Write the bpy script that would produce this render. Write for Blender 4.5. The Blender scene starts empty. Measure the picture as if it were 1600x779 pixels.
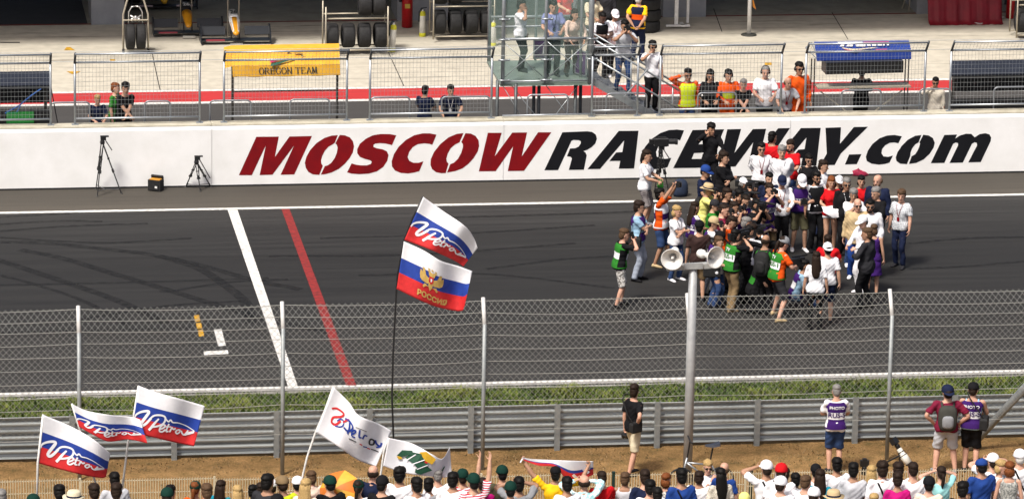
import bpy, bmesh, math, random
import numpy as np
from mathutils import Matrix, Vector, Quaternion, noise as mnoise
random.seed(7); np.random.seed(7)
scene = bpy.context.scene
C = scene.collection
R = math.radians
# ------------------------------------------------------------------ camera
FL, PITCH, YAW, ROLL, CAMH = 7929.48, R(14.9568), R(8.0903), R(0.9972), 29.912
CAM = np.array([-15.0, -117.1, CAMH])
fw = np.array([math.sin(YAW)*math.cos(PITCH), math.cos(YAW)*math.cos(PITCH), -math.sin(PITCH)])
rt0 = np.array([math.cos(YAW), -math.sin(YAW), 0.0]); up0 = np.cross(rt0, fw)
rt = rt0*math.cos(ROLL) + up0*math.sin(ROLL); up = -rt0*math.sin(ROLL) + up0*math.cos(ROLL)
cam_data = bpy.data.cameras.new('camera'); cam = bpy.data.objects.new('camera', cam_data); C.objects.link(cam)
cam_data.sensor_width = 36.0; cam_data.lens = FL/1600.0*36.0; cam_data.clip_start = 1.0; cam_data.clip_end = 2000.0
M = Matrix.Identity(4)
for i in range(3):
    M[i][0] = rt[i]; M[i][1] = up[i]; M[i][2] = -fw[i]; M[i][3] = CAM[i]
cam.matrix_world = M
scene.camera = cam
scene.render.resolution_x = 1024; scene.render.resolution_y = 498
# ------------------------------------------------------------------ sky, sun, exposure
SUN_DIR = Vector((-0.36, -0.40, 0.84)).normalized()      # towards the sun: high, from the left along the track
world = bpy.data.worlds.new('World'); scene.world = world; world.use_nodes = True
nt = world.node_tree; bg = nt.nodes['Background']
sky = nt.nodes.new('ShaderNodeTexSky'); sky.sky_type = 'NISHITA'; sky.sun_disc = False
sky.sun_elevation = math.asin(SUN_DIR.z); sky.sun_rotation = math.atan2(SUN_DIR.x, SUN_DIR.y)
sky.air_density = 0.7; sky.dust_density = 7.0; sky.ozone_density = 1.0
nt.links.new(sky.outputs[0], bg.inputs[0]); bg.inputs[1].default_value = 0.10
sun_d = bpy.data.lights.new('sun', 'SUN'); sun_d.energy = 3.3; sun_d.angle = R(10); sun_d.color = (1.0, 0.955, 0.88)
sun = bpy.data.objects.new('sun', sun_d); C.objects.link(sun)
sun.rotation_euler = SUN_DIR.to_track_quat('Z', 'Y').to_euler(); sun.location = (0, 0, 60)
scene.view_settings.view_transform = 'Standard'; scene.view_settings.look = 'None'
scene.view_settings.exposure = 0.42; scene.view_settings.gamma = 1.0; scene.view_settings.use_curve_mapping = False
# ------------------------------------------------------------------ pixel -> world
def ray(px, py): return fw*FL + rt*(px-800.0) - up*(py-389.5)
def PZ(px, py, z=0.0):
    d = ray(px, py); t = (z-CAM[2])/d[2]; return CAM + d*t
def PY(px, py, y):
    d = ray(px, py); t = (y-CAM[1])/d[1]; return CAM + d*t
# ------------------------------------------------------------------ materials
MATS = {}
def _bsdf(m):
    m.use_nodes = True
    return m.node_tree, m.node_tree.nodes['Principled BSDF']
def mat(name, col, rough=0.7, metal=0.0, var=0.12, scale=6.0, bump=0.0, bscale=60.0, col2=None, spec=0.4, emit=None, alpha=1.0, coords='Object', stretch=None, sub=0.0):
    """principled material with a two-scale noise that varies its colour a little"""
    if name in MATS: return MATS[name]
    m = bpy.data.materials.new(name); nt, b = _bsdf(m)
    b.inputs['Roughness'].default_value = rough; b.inputs['Metallic'].default_value = metal
    b.inputs['Specular IOR Level'].default_value = spec
    c = tuple(col)+(1,)
    c2 = tuple(col2)+(1,) if col2 else tuple(max(0, x*(1-var*2)) for x in col)+(1,)
    tc = nt.nodes.new('ShaderNodeTexCoord'); src = tc.outputs[coords]
    if stretch:
        mp = nt.nodes.new('ShaderNodeMapping'); mp.inputs['Scale'].default_value = stretch
        nt.links.new(src, mp.inputs[0]); src = mp.outputs[0]
    n = nt.nodes.new('ShaderNodeTexNoise'); n.inputs['Scale'].default_value = scale; n.inputs['Detail'].default_value = 5
    n.inputs['Roughness'].default_value = 0.62
    nt.links.new(src, n.inputs['Vector'])
    r = nt.nodes.new('ShaderNodeValToRGB'); r.color_ramp.elements[0].position = 0.32; r.color_ramp.elements[1].position = 0.62
    r.color_ramp.elements[0].color = c2; r.color_ramp.elements[1].color = c
    nt.links.new(n.outputs['Fac'], r.inputs[0]); nt.links.new(r.outputs[0], b.inputs['Base Color'])
    if bump > 0:
        nb = nt.nodes.new('ShaderNodeTexNoise'); nb.inputs['Scale'].default_value = bscale; nb.inputs['Detail'].default_value = 4
        nt.links.new(src, nb.inputs['Vector'])
        bp = nt.nodes.new('ShaderNodeBump'); bp.inputs['Strength'].default_value = bump; bp.inputs['Distance'].default_value = 0.02
        nt.links.new(nb.outputs['Fac'], bp.inputs['Height']); nt.links.new(bp.outputs[0], b.inputs['Normal'])
    if emit: b.inputs['Emission Color'].default_value = tuple(emit)+(1,); b.inputs['Emission Strength'].default_value = 1
    b.inputs['Alpha'].default_value = alpha
    MATS[name] = m; return m
def srgb(r, g, b):
    f = lambda v: (v/255/12.92) if v/255 <= 0.04045 else ((v/255+0.055)/1.055)**2.4
    return (f(r), f(g), f(b))
def paint(r, g, b, k=1.0): return tuple(min(0.85, x*k) for x in srgb(r, g, b))
# ------------------------------------------------------------------ mesh builder
def V(*a): return np.array(a, float)
def norm(v):
    v = np.asarray(v, float); l = np.linalg.norm(v); return v/l if l > 1e-9 else v
def frame_of(d, hint=(0, 0, 1)):
    d = norm(d); h = np.asarray(hint, float)
    if abs(d@h) > 0.97*np.linalg.norm(h): h = V(0, 1, 0)
    a = norm(np.cross(h, d)); return a, np.cross(d, a)
class MB:
    def __init__(s): s.v = []; s.f = []; s.m = []
    def add(s, vs, fs, mi=0):
        o = len(s.v); s.v += [tuple(map(float, p)) for p in vs]
        s.f += [tuple(o+i for i in f) for f in fs]; s.m += [mi]*len(fs); return s
    def box(s, c, size, rot=None, mi=0):
        sx, sy, sz = [q/2 for q in size]
        p = [(x, y, z) for x in (-sx, sx) for y in (-sy, sy) for z in (-sz, sz)]
        if rot is not None: p = [np.array(rot) @ np.array(q) for q in p]
        p = [np.asarray(q)+np.asarray(c) for q in p]
        return s.add(p, [(0,1,3,2),(4,6,7,5),(0,4,5,1),(2,3,7,6),(0,2,6,4),(1,5,7,3)], mi)
    def bar(s, a, b, w, h=None, hint=(0,0,1), mi=0):
        """rectangular bar from a to b"""
        a = np.asarray(a, float); b = np.asarray(b, float); h = h or w
        u, v = frame_of(b-a, hint); p = []
        for q in (a, b):
            for su, sv in ((-1,-1),(1,-1),(1,1),(-1,1)): p.append(q+u*su*w/2+v*sv*h/2)
        return s.add(p, [(3,2,1,0),(4,5,6,7),(0,1,5,4),(1,2,6,5),(2,3,7,6),(3,0,4,7)], mi)
    def loft(s, rings, cap=True, closed=False, mi=0, ring_m=None):
        n = len(rings[0]); k = len(rings); vs = [p for r in rings for p in r]; fs = []; ms = []
        for i in range(k if closed else k-1):
            a = i*n; b = ((i+1) % k)*n
            for j in range(n):
                j2 = (j+1) % n; fs.append((a+j, a+j2, b+j2, b+j)); ms.append(ring_m[i] if ring_m else mi)
        if cap and not closed:
            fs.append(tuple(range(n))[::-1]); ms.append(ring_m[0] if ring_m else mi)
            fs.append(tuple((k-1)*n+j for j in range(n))); ms.append(ring_m[-1] if ring_m else mi)
        o = len(s.v); s.v += [tuple(map(float, p)) for p in vs]; s.f += [tuple(o+i for i in f) for f in fs]; s.m += ms
        return s
    def tube(s, pts, r, n=6, cap=True, mi=0, closed=False, hint=(0,0,1), flat=1.0):
        pts = [np.asarray(p, float) for p in pts]; k = len(pts)
        rr = r if hasattr(r, '__len__') else [r]*k
        rings = []; pu = None
        for i in range(k):
            if closed: d = pts[(i+1) % k]-pts[i-1]
            else: d = pts[min(i+1, k-1)]-pts[max(i-1, 0)]
            d = norm(d)
            if pu is None: u, v = frame_of(d, hint)
            else:
                u = norm(pu-d*(pu@d)); v = np.cross(d, u)
            pu = u
            rings.append([pts[i]+rr[i]*(math.cos(t)*u+math.sin(t)*flat*v) for t in [2*math.pi*j/n for j in range(n)]])
        return s.loft(rings, cap, closed, mi)
    def lathe(s, prof, n=16, origin=(0,0,0), axis=(0,0,1), mi=0, cap=True, hint=(0,1,0)):
        ax = norm(axis); u, v = frame_of(ax, hint); o = np.asarray(origin, float)
        rings = [[o+ax*h+r*(math.cos(t)*u+math.sin(t)*v) for t in [2*math.pi*j/n for j in range(n)]] for r, h in prof]
        return s.loft(rings, cap, False, mi)
    def ell(s, c, r, n=10, k=7, rot=None, mi=0):
        rings = []
        for i in range(1, k):
            a = math.pi*i/k; ring = []
            for j in range(n):
                t = 2*math.pi*j/n; p = V(r[0]*math.sin(a)*math.cos(t), r[1]*math.sin(a)*math.sin(t), -r[2]*math.cos(a))
                if rot is not None: p = np.array(rot) @ p
                ring.append(p+np.asarray(c, float))
            rings.append(ring)
        return s.loft(rings, True, False, mi)
    def poly(s, outline, mi=0): return s.add(outline, [tuple(range(len(outline)))], mi)
    def prism(s, outline, off, mi=0):
        """closed prism of a planar outline, extruded by vector off"""
        n = len(outline); off = np.asarray(off, float); a = [np.asarray(p, float) for p in outline]
        fs = [tuple(range(n))[::-1], tuple(range(n, 2*n))]+[(i, (i+1) % n, n+(i+1) % n, n+i) for i in range(n)]
        return s.add(a+[p+off for p in a], fs, mi)
    def mesh(s, name, mats=(), smooth=False):
        me = bpy.data.meshes.new(name); me.from_pydata(s.v, [], s.f)
        for m in mats: me.materials.append(m)
        if len(mats) > 1: me.polygons.foreach_set('material_index', s.m)
        if smooth: me.polygons.foreach_set('use_smooth', [True]*len(me.polygons))
        me.update(); return me
    def build(s, name, mats, parent=None, smooth=False, fix=False, loc=None):
        if not isinstance(mats, (list, tuple)): mats = [mats]
        me = s.mesh(name, mats, smooth)
        if fix:
            b = bmesh.new(); b.from_mesh(me); bmesh.ops.recalc_face_normals(b, faces=b.faces); b.to_mesh(me); b.free()
        return put(name, me, parent, loc)
def put(name, me, parent=None, loc=None, mats=None, mw=None):
    o = bpy.data.objects.new(name, me); C.objects.link(o)
    if parent is not None: o.parent = parent
    if mw is not None: o.matrix_local = mw
    elif loc is not None: o.location = loc
    if mats:
        for i, m in enumerate(mats):
            if i < len(o.material_slots):
                o.material_slots[i].link = 'OBJECT'; o.material_slots[i].material = m
    return o
def tag(o, label=None, cat=None, group=None, kind=None):
    if label: o['label'] = label
    if cat: o['category'] = cat
    if group: o['group'] = group
    if kind: o['kind'] = kind
    return o
def empty(name, loc=(0,0,0), label=None, cat=None, group=None, rz=0):
    o = bpy.data.objects.new(name, None); C.objects.link(o); o.location = tuple(float(x) for x in loc); o.rotation_euler = (0, 0, rz)
    o.empty_display_size = 0.2
    return tag(o, label, cat, group)
def text_mesh(txt, size=1.0, bold=0.0, shear=0.0, res=3):
    """2-D mesh of a word: list of verts (x, y) centred, faces"""
    cu = bpy.data.curves.new('txt', 'FONT'); cu.body = txt; cu.size = size; cu.align_x = 'CENTER'; cu.align_y = 'CENTER'
    cu.offset = bold; cu.shear = shear; cu.resolution_u = res
    ob = bpy.data.objects.new('txt', cu); C.objects.link(ob)
    dg = bpy.context.evaluated_depsgraph_get(); dg.update()
    me = bpy.data.meshes.new_from_object(ob.evaluated_get(dg))
    vs = [(v.co.x, v.co.y) for v in me.vertices]; fs = [tuple(p.vertices) for p in me.polygons]
    bpy.data.objects.remove(ob); bpy.data.curves.remove(cu); bpy.data.meshes.remove(me)
    return vs, fs
def ribbon(pts, w):
    """2-D stroke as a strip: pts [(x,y)], w width or list -> verts, faces"""
    k = len(pts); ws = w if hasattr(w, '__len__') else [w]*k; vs = []; fs = []
    for i in range(k):
        a = np.array(pts[max(i-1, 0)], float); b = np.array(pts[min(i+1, k-1)], float); d = norm(b-a); n = np.array([-d[1], d[0]])
        p = np.array(pts[i], float); vs += [tuple(p+n*ws[i]/2), tuple(p-n*ws[i]/2)]
    for i in range(k-1): fs.append((2*i, 2*i+1, 2*i+3, 2*i+2))
    return vs, fs
def smooth_pts(pts, n=6):
    """Catmull-Rom through pts"""
    p = [np.array(q, float) for q in pts]; p = [2*p[0]-p[1]]+p+[2*p[-1]-p[-2]]; out = []
    for i in range(1, len(p)-2):
        for j in range(n):
            t = j/n; out.append(0.5*((2*p[i])+(-p[i-1]+p[i+1])*t+(2*p[i-1]-5*p[i]+4*p[i+1]-p[i+2])*t*t+(-p[i-1]+3*p[i]-3*p[i+1]+p[i+2])*t**3))
    out.append(p[-2]); return out
# ================================================================== GROUND, TRACK, PIT LANE
def asphalt(name, ramp, streak=0.5, rough=.8):
    """asphalt whose shade varies across the width (object Y) and in streaks along the driving direction"""
    m = bpy.data.materials.new(name); nt, b = _bsdf(m); L = nt.links.new
    tc = nt.nodes.new('ShaderNodeTexCoord'); sx = nt.nodes.new('ShaderNodeSeparateXYZ'); L(tc.outputs['Object'], sx.inputs[0])
    y0, y1 = ramp[0][0], ramp[-1][0]
    mr = nt.nodes.new('ShaderNodeMapRange'); mr.inputs[1].default_value = y0; mr.inputs[2].default_value = y1; L(sx.outputs['Y'], mr.inputs[0])
    n0 = nt.nodes.new('ShaderNodeTexNoise'); n0.inputs['Scale'].default_value = .35; mp0 = nt.nodes.new('ShaderNodeMapping'); mp0.inputs['Scale'].default_value = (.12, 1.6, 1); L(tc.outputs['Object'], mp0.inputs[0]); L(mp0.outputs[0], n0.inputs['Vector'])
    ad = nt.nodes.new('ShaderNodeMath'); ad.operation = 'MULTIPLY_ADD'; ad.inputs[1].default_value = .34; L(n0.outputs['Fac'], ad.inputs[0]); L(mr.outputs[0], ad.inputs[2])
    sb = nt.nodes.new('ShaderNodeMath'); sb.operation = 'SUBTRACT'; sb.inputs[1].default_value = .17; L(ad.outputs[0], sb.inputs[0])
    cr = nt.nodes.new('ShaderNodeValToRGB'); els = cr.color_ramp.elements
    while len(els) < len(ramp): els.new(.5)
    for e, (y, c) in zip(els, ramp): e.position = (y-y0)/(y1-y0); e.color = tuple(c)+(1,)
    L(sb.outputs[0], cr.inputs[0])
    mp = nt.nodes.new('ShaderNodeMapping'); mp.inputs['Scale'].default_value = (.10, 3.2, 1); L(tc.outputs['Object'], mp.inputs[0])
    n1 = nt.nodes.new('ShaderNodeTexNoise'); n1.inputs['Scale'].default_value = 1.6; n1.inputs['Detail'].default_value = 7; n1.inputs['Roughness'].default_value = .7; L(mp.outputs[0], n1.inputs['Vector'])
    n2 = nt.nodes.new('ShaderNodeTexNoise'); n2.inputs['Scale'].default_value = 55; n2.inputs['Detail'].default_value = 3; L(tc.outputs['Object'], n2.inputs['Vector'])
    r1 = nt.nodes.new('ShaderNodeMapRange'); r1.inputs[1].default_value = .3; r1.inputs[2].default_value = .7; r1.inputs[3].default_value = 1-streak; r1.inputs[4].default_value = 1+streak*.8; L(n1.outputs['Fac'], r1.inputs[0])
    r2 = nt.nodes.new('ShaderNodeMapRange'); r2.inputs[1].default_value = .3; r2.inputs[2].default_value = .7; r2.inputs[3].default_value = .72; r2.inputs[4].default_value = 1.28; L(n2.outputs['Fac'], r2.inputs[0])
    mu = nt.nodes.new('ShaderNodeMath'); mu.operation = 'MULTIPLY'; L(r1.outputs[0], mu.inputs[0]); L(r2.outputs[0], mu.inputs[1])
    vm = nt.nodes.new('ShaderNodeVectorMath'); vm.operation = 'SCALE'; L(cr.outputs[0], vm.inputs[0]); L(mu.outputs[0], vm.inputs['Scale']); L(vm.outputs[0], b.inputs['Base Color'])
    rr = nt.nodes.new('ShaderNodeMapRange'); rr.inputs[3].default_value = rough-.18; rr.inputs[4].default_value = rough+.1; L(n1.outputs['Fac'], rr.inputs[0]); L(rr.outputs[0], b.inputs['Roughness'])
    b.inputs['Specular IOR Level'].default_value = .35
    bp = nt.nodes.new('ShaderNodeBump'); bp.inputs['Strength'].default_value = .25; bp.inputs['Distance'].default_value = .01; L(n2.outputs['Fac'], bp.inputs['Height']); L(bp.outputs[0], b.inputs['Normal'])
    return m
def sheet(name, x0, x1, y0, y1, z, m, kind='structure'):
    mb = MB(); mb.add([(x0,y0,z),(x1,y0,z),(x1,y1,z),(x0,y1,z)], [(0,1,2,3)]); o = mb.build(name, m); return tag(o, kind=kind)
YN, YF = -16.87, -2.11           # near and far edge lines of the track
g_far = mat('far_ground', (.13,.10,.055), .95, var=.3, scale=.4, col2=(.07,.085,.03))
sheet('ground', -900, 900, -400, 1200, -.03, g_far)
k_ = lambda v: (v*.95, v*.92, v*.88)
trackm = asphalt('track_asphalt', [(-17.2, k_(.034)), (-14, k_(.028)), (-10.5, k_(.019)), (-7, k_(.016)), (-4.5, k_(.022)), (-2.1, k_(.036))], .55, .80)
sheet('track', -250, 250, YN-.1, YF, 0, trackm)
vergem = asphalt('verge_asphalt', [(-2.3, (.082,.072,.058)), (-1.0, (.060,.053,.043)), (0.2, (.044,.039,.032))], .25, .9)  # darkens towards the wall: soft shade along its foot painted into the ramp
sheet('track_verge', -250, 250, YF, 0.05, .002, vergem)
whitep = mat('white_road_paint', (.72,.71,.68), .65, var=.10, scale=9, col2=(.40,.385,.36), bump=.1)
redp = mat('red_road_paint', (.27,.020,.018), .7, var=.3, scale=8, col2=(.11,.014,.013))
yellp = mat('yellow_road_paint', (.62,.34,.02), .7, var=.3, scale=9)
def painted(name, pts, m, z=.006):
    mb = MB(); mb.poly([(p[0], p[1], z) for p in pts]); return tag(mb.build(name, m), kind='structure')
painted('edge_line', [(-250,YN-.10),(250,YN-.10),(250,YN+.10),(-250,YN+.10)], whitep)
painted('edge_line', [(-250,YF-.09),(250,YF-.09),(250,YF+.09),(-250,YF+.09)], whitep)
painted('start_line', [PZ(450.1,604),PZ(465.4,604),PZ(371.1,328.2),PZ(355.6,328.2)], whitep, .009)
painted('control_line', [PZ(540.9,602),PZ(556.6,602),PZ(452.4,327),PZ(439.7,327)], redp, .010)
for q in ([(334,515),(346,514),(353,540),(341,541)], [(318,549),(356,547),(357,553),(319,555)]): painted('grid_mark', [PZ(*p) for p in q], whitep, .009)
for q in ([(303,493),(311,492),(313,502),(305,503)], [(306,505),(314,504),(316,513),(308,514)], [(309,516),(317,515),(319,525),(311,526)]): painted('grid_mark', [PZ(*p) for p in q], yellp, .010)
seamk = mat('paving_seam', (.010,.010,.010), .85)
# tyre marks: thin dark rubber laid on the asphalt
rub = bpy.data.materials.new('tyre_rubber_streak'); nt_, b_ = _bsdf(rub); b_.inputs['Base Color'].default_value = (.006,.006,.006,1); b_.inputs['Roughness'].default_value = .7
tc_ = nt_.nodes.new('ShaderNodeTexCoord'); n_1 = nt_.nodes.new('ShaderNodeTexNoise'); n_1.inputs['Scale'].default_value = 5; n_1.inputs['Detail'].default_value = 6; nt_.links.new(tc_.outputs['Object'], n_1.inputs['Vector'])
mr_ = nt_.nodes.new('ShaderNodeMapRange'); mr_.inputs[1].default_value = .25; mr_.inputs[2].default_value = .75; mr_.inputs[3].default_value = .05; mr_.inputs[4].default_value = .80; nt_.links.new(n_1.outputs['Fac'], mr_.inputs[0]); nt_.links.new(mr_.outputs[0], b_.inputs['Alpha'])
marks = [[(-40,379),(0,378),(77,380),(154,388),(231,397),(308,413),(400,438),(470,452)], [(246,399),(308,418),(346,441),(377,465),(387,480),(392,505)], [(31,390),(96,403),(173,426),(250,449),(338,476),(420,500),(520,520)],
 [(-30,400),(0,407),(58,426),(115,445),(185,470),(260,505)], [(0,361),(115,353),(231,349)], [(-20,446),(12,445),(192,441),(420,434)], [(0,430),(58,445),(135,472),(200,508)], [(250,456),(277,453),(358,441),(450,436)], [(-20,340),(60,336),(130,332)],
 [(-20,370),(100,377),(180,379),(300,372)], [(500,372),(700,366),(930,352)], [(420,400),(640,398),(900,380)], [(760,420),(880,405),(960,400)], [(-20,352),(90,345),(160,346)], [(560,430),(760,428),(960,450)], [(120,500),(260,478),(380,470)], [(1420,380),(1520,372),(1640,370)], [(1420,420),(1520,415),(1640,405)], [(700,340),(900,334),(1000,330)], [(-20,520),(120,516),(300,512)]]
for i, ml in enumerate(marks):
    w3 = [PZ(*p) for p in ml]; pts = smooth_pts([(p[0], p[1]) for p in w3], 8); vs, fs = ribbon(pts, .26 if i < 4 else .15)
    mb = MB(); mb.add([(x, y, .0035+i*.0001) for x, y in vs], fs); tag(mb.build('tyre_mark', rub), kind='structure')
for y_ in (-6.4, -11.7): painted('paving_seam', [(-250,y_-.012),(250,y_-.012),(250,y_+.012),(-250,y_+.012)], seamk, .0033)
# drain channel along the near edge
drainm = mat('concrete_channel', (.34,.33,.31), .9, var=.2, scale=5)
mb = MB(); mb.box((0, YN-.19, .005), (500, .15, .05)); tag(mb.build('drain_channel', drainm), kind='structure')
mb = MB(); slotm = mat('drain_slot', (.02,.02,.02), .9)
for i in range(380): mb.box((-16+i*.08, YN-.315, .012), (.05, .085, .02))
tag(mb.build('drain_slots', slotm), kind='stuff')
mb = MB(); mb.box((0, YN-.40, .0), (500, .06, .05)); tag(mb.build('channel_edge', drainm), kind='structure')
# grass strip and dirt
soilg = mat('grass_soil', (.05,.075,.015), .95, var=.3, scale=3, col2=(.035,.05,.012))
sheet('grass_verge', -250, 250, -21.35, YN-.42, .003, soilg)
def dirt_material():
    m = bpy.data.materials.new('dry_dirt'); nt, b = _bsdf(m); L = nt.links.new; b.inputs['Roughness'].default_value = .95; b.inputs['Specular IOR Level'].default_value = .1
    tc = nt.nodes.new('ShaderNodeTexCoord')
    n1 = nt.nodes.new('ShaderNodeTexNoise'); n1.inputs['Scale'].default_value = 2.6; n1.inputs['Detail'].default_value = 8; n1.inputs['Roughness'].default_value = .7; L(tc.outputs['Object'], n1.inputs['Vector'])
    cr = nt.nodes.new('ShaderNodeValToRGB'); e = cr.color_ramp.elements; e[0].position = .30; e[0].color = (.120,.088,.036,1); e[1].position = .70; e[1].color = (.31,.185,.080,1)
    q = e.new(.46); q.color = (.215,.130,.053,1); L(n1.outputs['Fac'], cr.inputs[0])
    n2 = nt.nodes.new('ShaderNodeTexNoise'); n2.inputs['Scale'].default_value = 30; n2.inputs['Detail'].default_value = 4; L(tc.outputs['Object'], n2.inputs['Vector'])
    r2 = nt.nodes.new('ShaderNodeMapRange'); r2.inputs[1].default_value = .3; r2.inputs[2].default_value = .7; r2.inputs[3].default_value = .6; r2.inputs[4].default_value = 1.35; L(n2.outputs['Fac'], r2.inputs[0])
    vm = nt.nodes.new('ShaderNodeVectorMath'); vm.operation = 'SCALE'; L(cr.outputs[0], vm.inputs[0]); L(r2.outputs[0], vm.inputs['Scale']); L(vm.outputs[0], b.inputs['Base Color'])
    bp = nt.nodes.new('ShaderNodeBump'); bp.inputs['Strength'].default_value = .6; bp.inputs['Distance'].default_value = .04; L(n2.outputs['Fac'], bp.inputs['Height']); L(bp.outputs[0], b.inputs['Normal'])
    return m
dirtm = dirt_material()
# gently uneven dirt surface
nx, ny = 170, 60; X_ = np.linspace(-24, 22, nx); Y_ = np.linspace(-34, -21.3, ny); vs = []
for y in Y_:
    for x in X_: vs.append((x, y, .004+.020*mnoise.noise(Vector((x*1.1, y*1.1, 0)))+.010*mnoise.noise(Vector((x*4, y*4, 2))) + (.012 if y > -21.6 else 0)))
fs = [(j*nx+i, j*nx+i+1, (j+1)*nx+i+1, (j+1)*nx+i) for j in range(ny-1) for i in range(nx-1)]
mb = MB(); mb.add(vs, fs); tag(mb.build('dirt_ground', dirtm, smooth=True), kind='structure')
sheet('dirt_ground', -250, 250, -60, -21.3, -.022, dirtm)
def grass(name, n, xr, yr, hr, cols, dens=None, bend=.5, w=.012):
    rs = np.random.RandomState(len(name)); x = rs.uniform(*xr, n); y = rs.uniform(*yr, n); h = rs.uniform(*hr, n)
    clump = np.array([mnoise.noise(Vector((a*1.3, b*1.6, 3))) for a, b in zip(x, y)]); h = h*(1+.75*clump)
    keep = np.ones(n, bool)
    if dens is not None: keep = clump > dens
    x, y, h, clump = x[keep], y[keep], h[keep], clump[keep]; n = len(x); a = rs.uniform(0, 2*math.pi, n); ln = rs.uniform(.2, 1, n)*bend*h
    dx, dy = np.cos(a), np.sin(a); px_, py_ = -dy*w/2, dx*w/2
    v = np.empty((n, 5, 3)); v[:,0] = np.stack([x-px_, y-py_, np.zeros(n)], 1); v[:,1] = np.stack([x+px_, y+py_, np.zeros(n)], 1)
    mx, my = x+dx*ln*.35, y+dy*ln*.35; v[:,2] = np.stack([mx+px_*.8, my+py_*.8, h*.6], 1); v[:,3] = np.stack([mx-px_*.8, my-py_*.8, h*.6], 1); v[:,4] = np.stack([x+dx*ln, y+dy*ln, h], 1)
    base = (np.arange(n)*5)[:,None]
    quads = base+np.array([[0,1,2,3]]); tris = base+np.array([[3,2,4]])
    me = bpy.data.meshes.new(name); nf = 2*n; me.vertices.add(n*5); me.vertices.foreach_set('co', v.ravel())
    loops = np.concatenate([np.hstack([quads, tris])], 1).ravel(); me.loops.add(len(loops)); me.loops.foreach_set('vertex_index', loops.astype(np.int32))
    st = np.empty(nf, np.int32); st[0::2] = np.arange(n)*7; st[1::2] = np.arange(n)*7+4; me.polygons.add(nf); me.polygons.foreach_set('loop_start', st)
    mi = np.clip(((clump*.8+.5+rs.uniform(-.35,.35,n))*len(cols)).astype(int), 0, len(cols)-1); me.polygons.foreach_set('material_index', np.repeat(mi, 2).astype(np.int32))
    for c in cols: me.materials.append(c)
    me.update(calc_edges=True); me.validate(); return tag(put(name, me), kind='stuff')
gc = [mat('grass_%d' % i, c, .7, var=.2, scale=2) for i, c in enumerate([(.034,.066,.008),(.066,.108,.011),(.105,.150,.016),(.165,.190,.030)])]
grass('grass', 95000, (-13.5, 15.5), (-20.6, -17.40), (.05, .13), gc, bend=1.3, w=.028)
dg = [mat('dry_grass_%d' % i, c, .9, var=.2, scale=2) for i, c in enumerate([(.10,.085,.032),(.23,.155,.070),(.32,.205,.095)])]
grass('dry_tufts', 16000, (-15, 13), (-27, -21.5), (.015, .05), dg, dens=-.05, bend=1.6, w=.02)
# ---- pit lane side
pitdark = asphalt('pit_asphalt', [(0, (.040,.039,.038)), (5, (.050,.048,.046)), (9, (.055,.052,.050))], .2, .85)
sheet('pit_apron', -250, 250, .05, 8.62, .001, pitdark)
painted('pit_line', [(-250,8.55),(250,8.55),(250,8.78),(-250,8.78)], whitep, .007)
redlane = mat('red_lane_paint', (.46,.030,.032), .7, var=.14, scale=3, col2=(.36,.030,.032), stretch=(.3,2,1))
painted('pit_red_lane', [(-250,8.78),(250,8.78),(250,9.92),(-250,9.92)], redlane, .004)
painted('pit_line', [(-250,9.92),(250,9.92),(250,10.12),(-250,10.12)], whitep, .007)
def concrete_pit():
    m = bpy.data.materials.new('pit_concrete'); nt, b = _bsdf(m); L = nt.links.new; b.inputs['Roughness'].default_value = .85; b.inputs['Specular IOR Level'].default_value = .2
    tc = nt.nodes.new('ShaderNodeTexCoord'); mp = nt.nodes.new('ShaderNodeMapping'); mp.inputs['Scale'].default_value = (.16, 3.0, 1); L(tc.outputs['Object'], mp.inputs[0])
    n1 = nt.nodes.new('ShaderNodeTexNoise'); n1.inputs['Scale'].default_value = 1.3; n1.inputs['Detail'].default_value = 7; n1.inputs['Roughness'].default_value = .75; L(mp.outputs[0], n1.inputs['Vector'])
    cr = nt.nodes.new('ShaderNodeValToRGB'); e = cr.color_ramp.elements; e[0].position = .31; e[0].color = (.15,.138,.118,1); e[1].position = .45; e[1].color = (.48,.445,.37,1); L(n1.outputs['Fac'], cr.inputs[0])
    n2 = nt.nodes.new('ShaderNodeTexNoise'); n2.inputs['Scale'].default_value = 3; n2.inputs['Detail'].default_value = 8; L(tc.outputs['Object'], n2.inputs['Vector'])
    r2 = nt.nodes.new('ShaderNodeMapRange'); r2.inputs[1].default_value = .3; r2.inputs[2].default_value = .7; r2.inputs[3].default_value = .86; r2.inputs[4].default_value = 1.08; L(n2.outputs['Fac'], r2.inputs[0])
    vm = nt.nodes.new('ShaderNodeVectorMath'); vm.operation = 'SCALE'; L(cr.outputs[0], vm.inputs[0]); L(r2.outputs[0], vm.inputs['Scale']); L(vm.outputs[0], b.inputs['Base Color']); return m
pconc = concrete_pit()
slab = MB(); seam = .012
tag(sheet('pit_lane', -250, 250, 10.1, 18.05, .0, pconc), kind='structure')
seamm = mat('joint_tar', (.03,.028,.026), .9)
for (a, b) in (((238,85),(250,141)), ((605,78),(632,137)), ((1300,20),(1325,62)), ((1115,14),(1128,50)), ((860,60),(872,120))):
    A, B = PZ(*a), PZ(*b); d = norm(B-A); nn = V(-d[1], d[0], 0)*.012; painted('joint', [A-nn, B-nn, B+nn, A+nn], seamm, .005)
for q, m in (([(100,79),(117,79),(110,74),(104,74)], yellp), ([(104,112),(126,112),(118,116),(112,116)], yellp), ([(172,93),(180,93),(180,96),(172,96)], yellp), ([(1195,98),(1206,98),(1206,102),(1195,102)], yellp), ([(0,66),(31,66),(31,67.5),(0,67.5)], seamm)):
    painted('floor_mark', [PZ(*p) for p in q], m, .006)
painted('garage_line', [(-250,18.02),(250,18.02),(250,18.12),(-250,18.12)], redp, .008)
gfloor = mat('garage_floor', (.30,.29,.235), .6, var=.15, scale=2)
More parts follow.
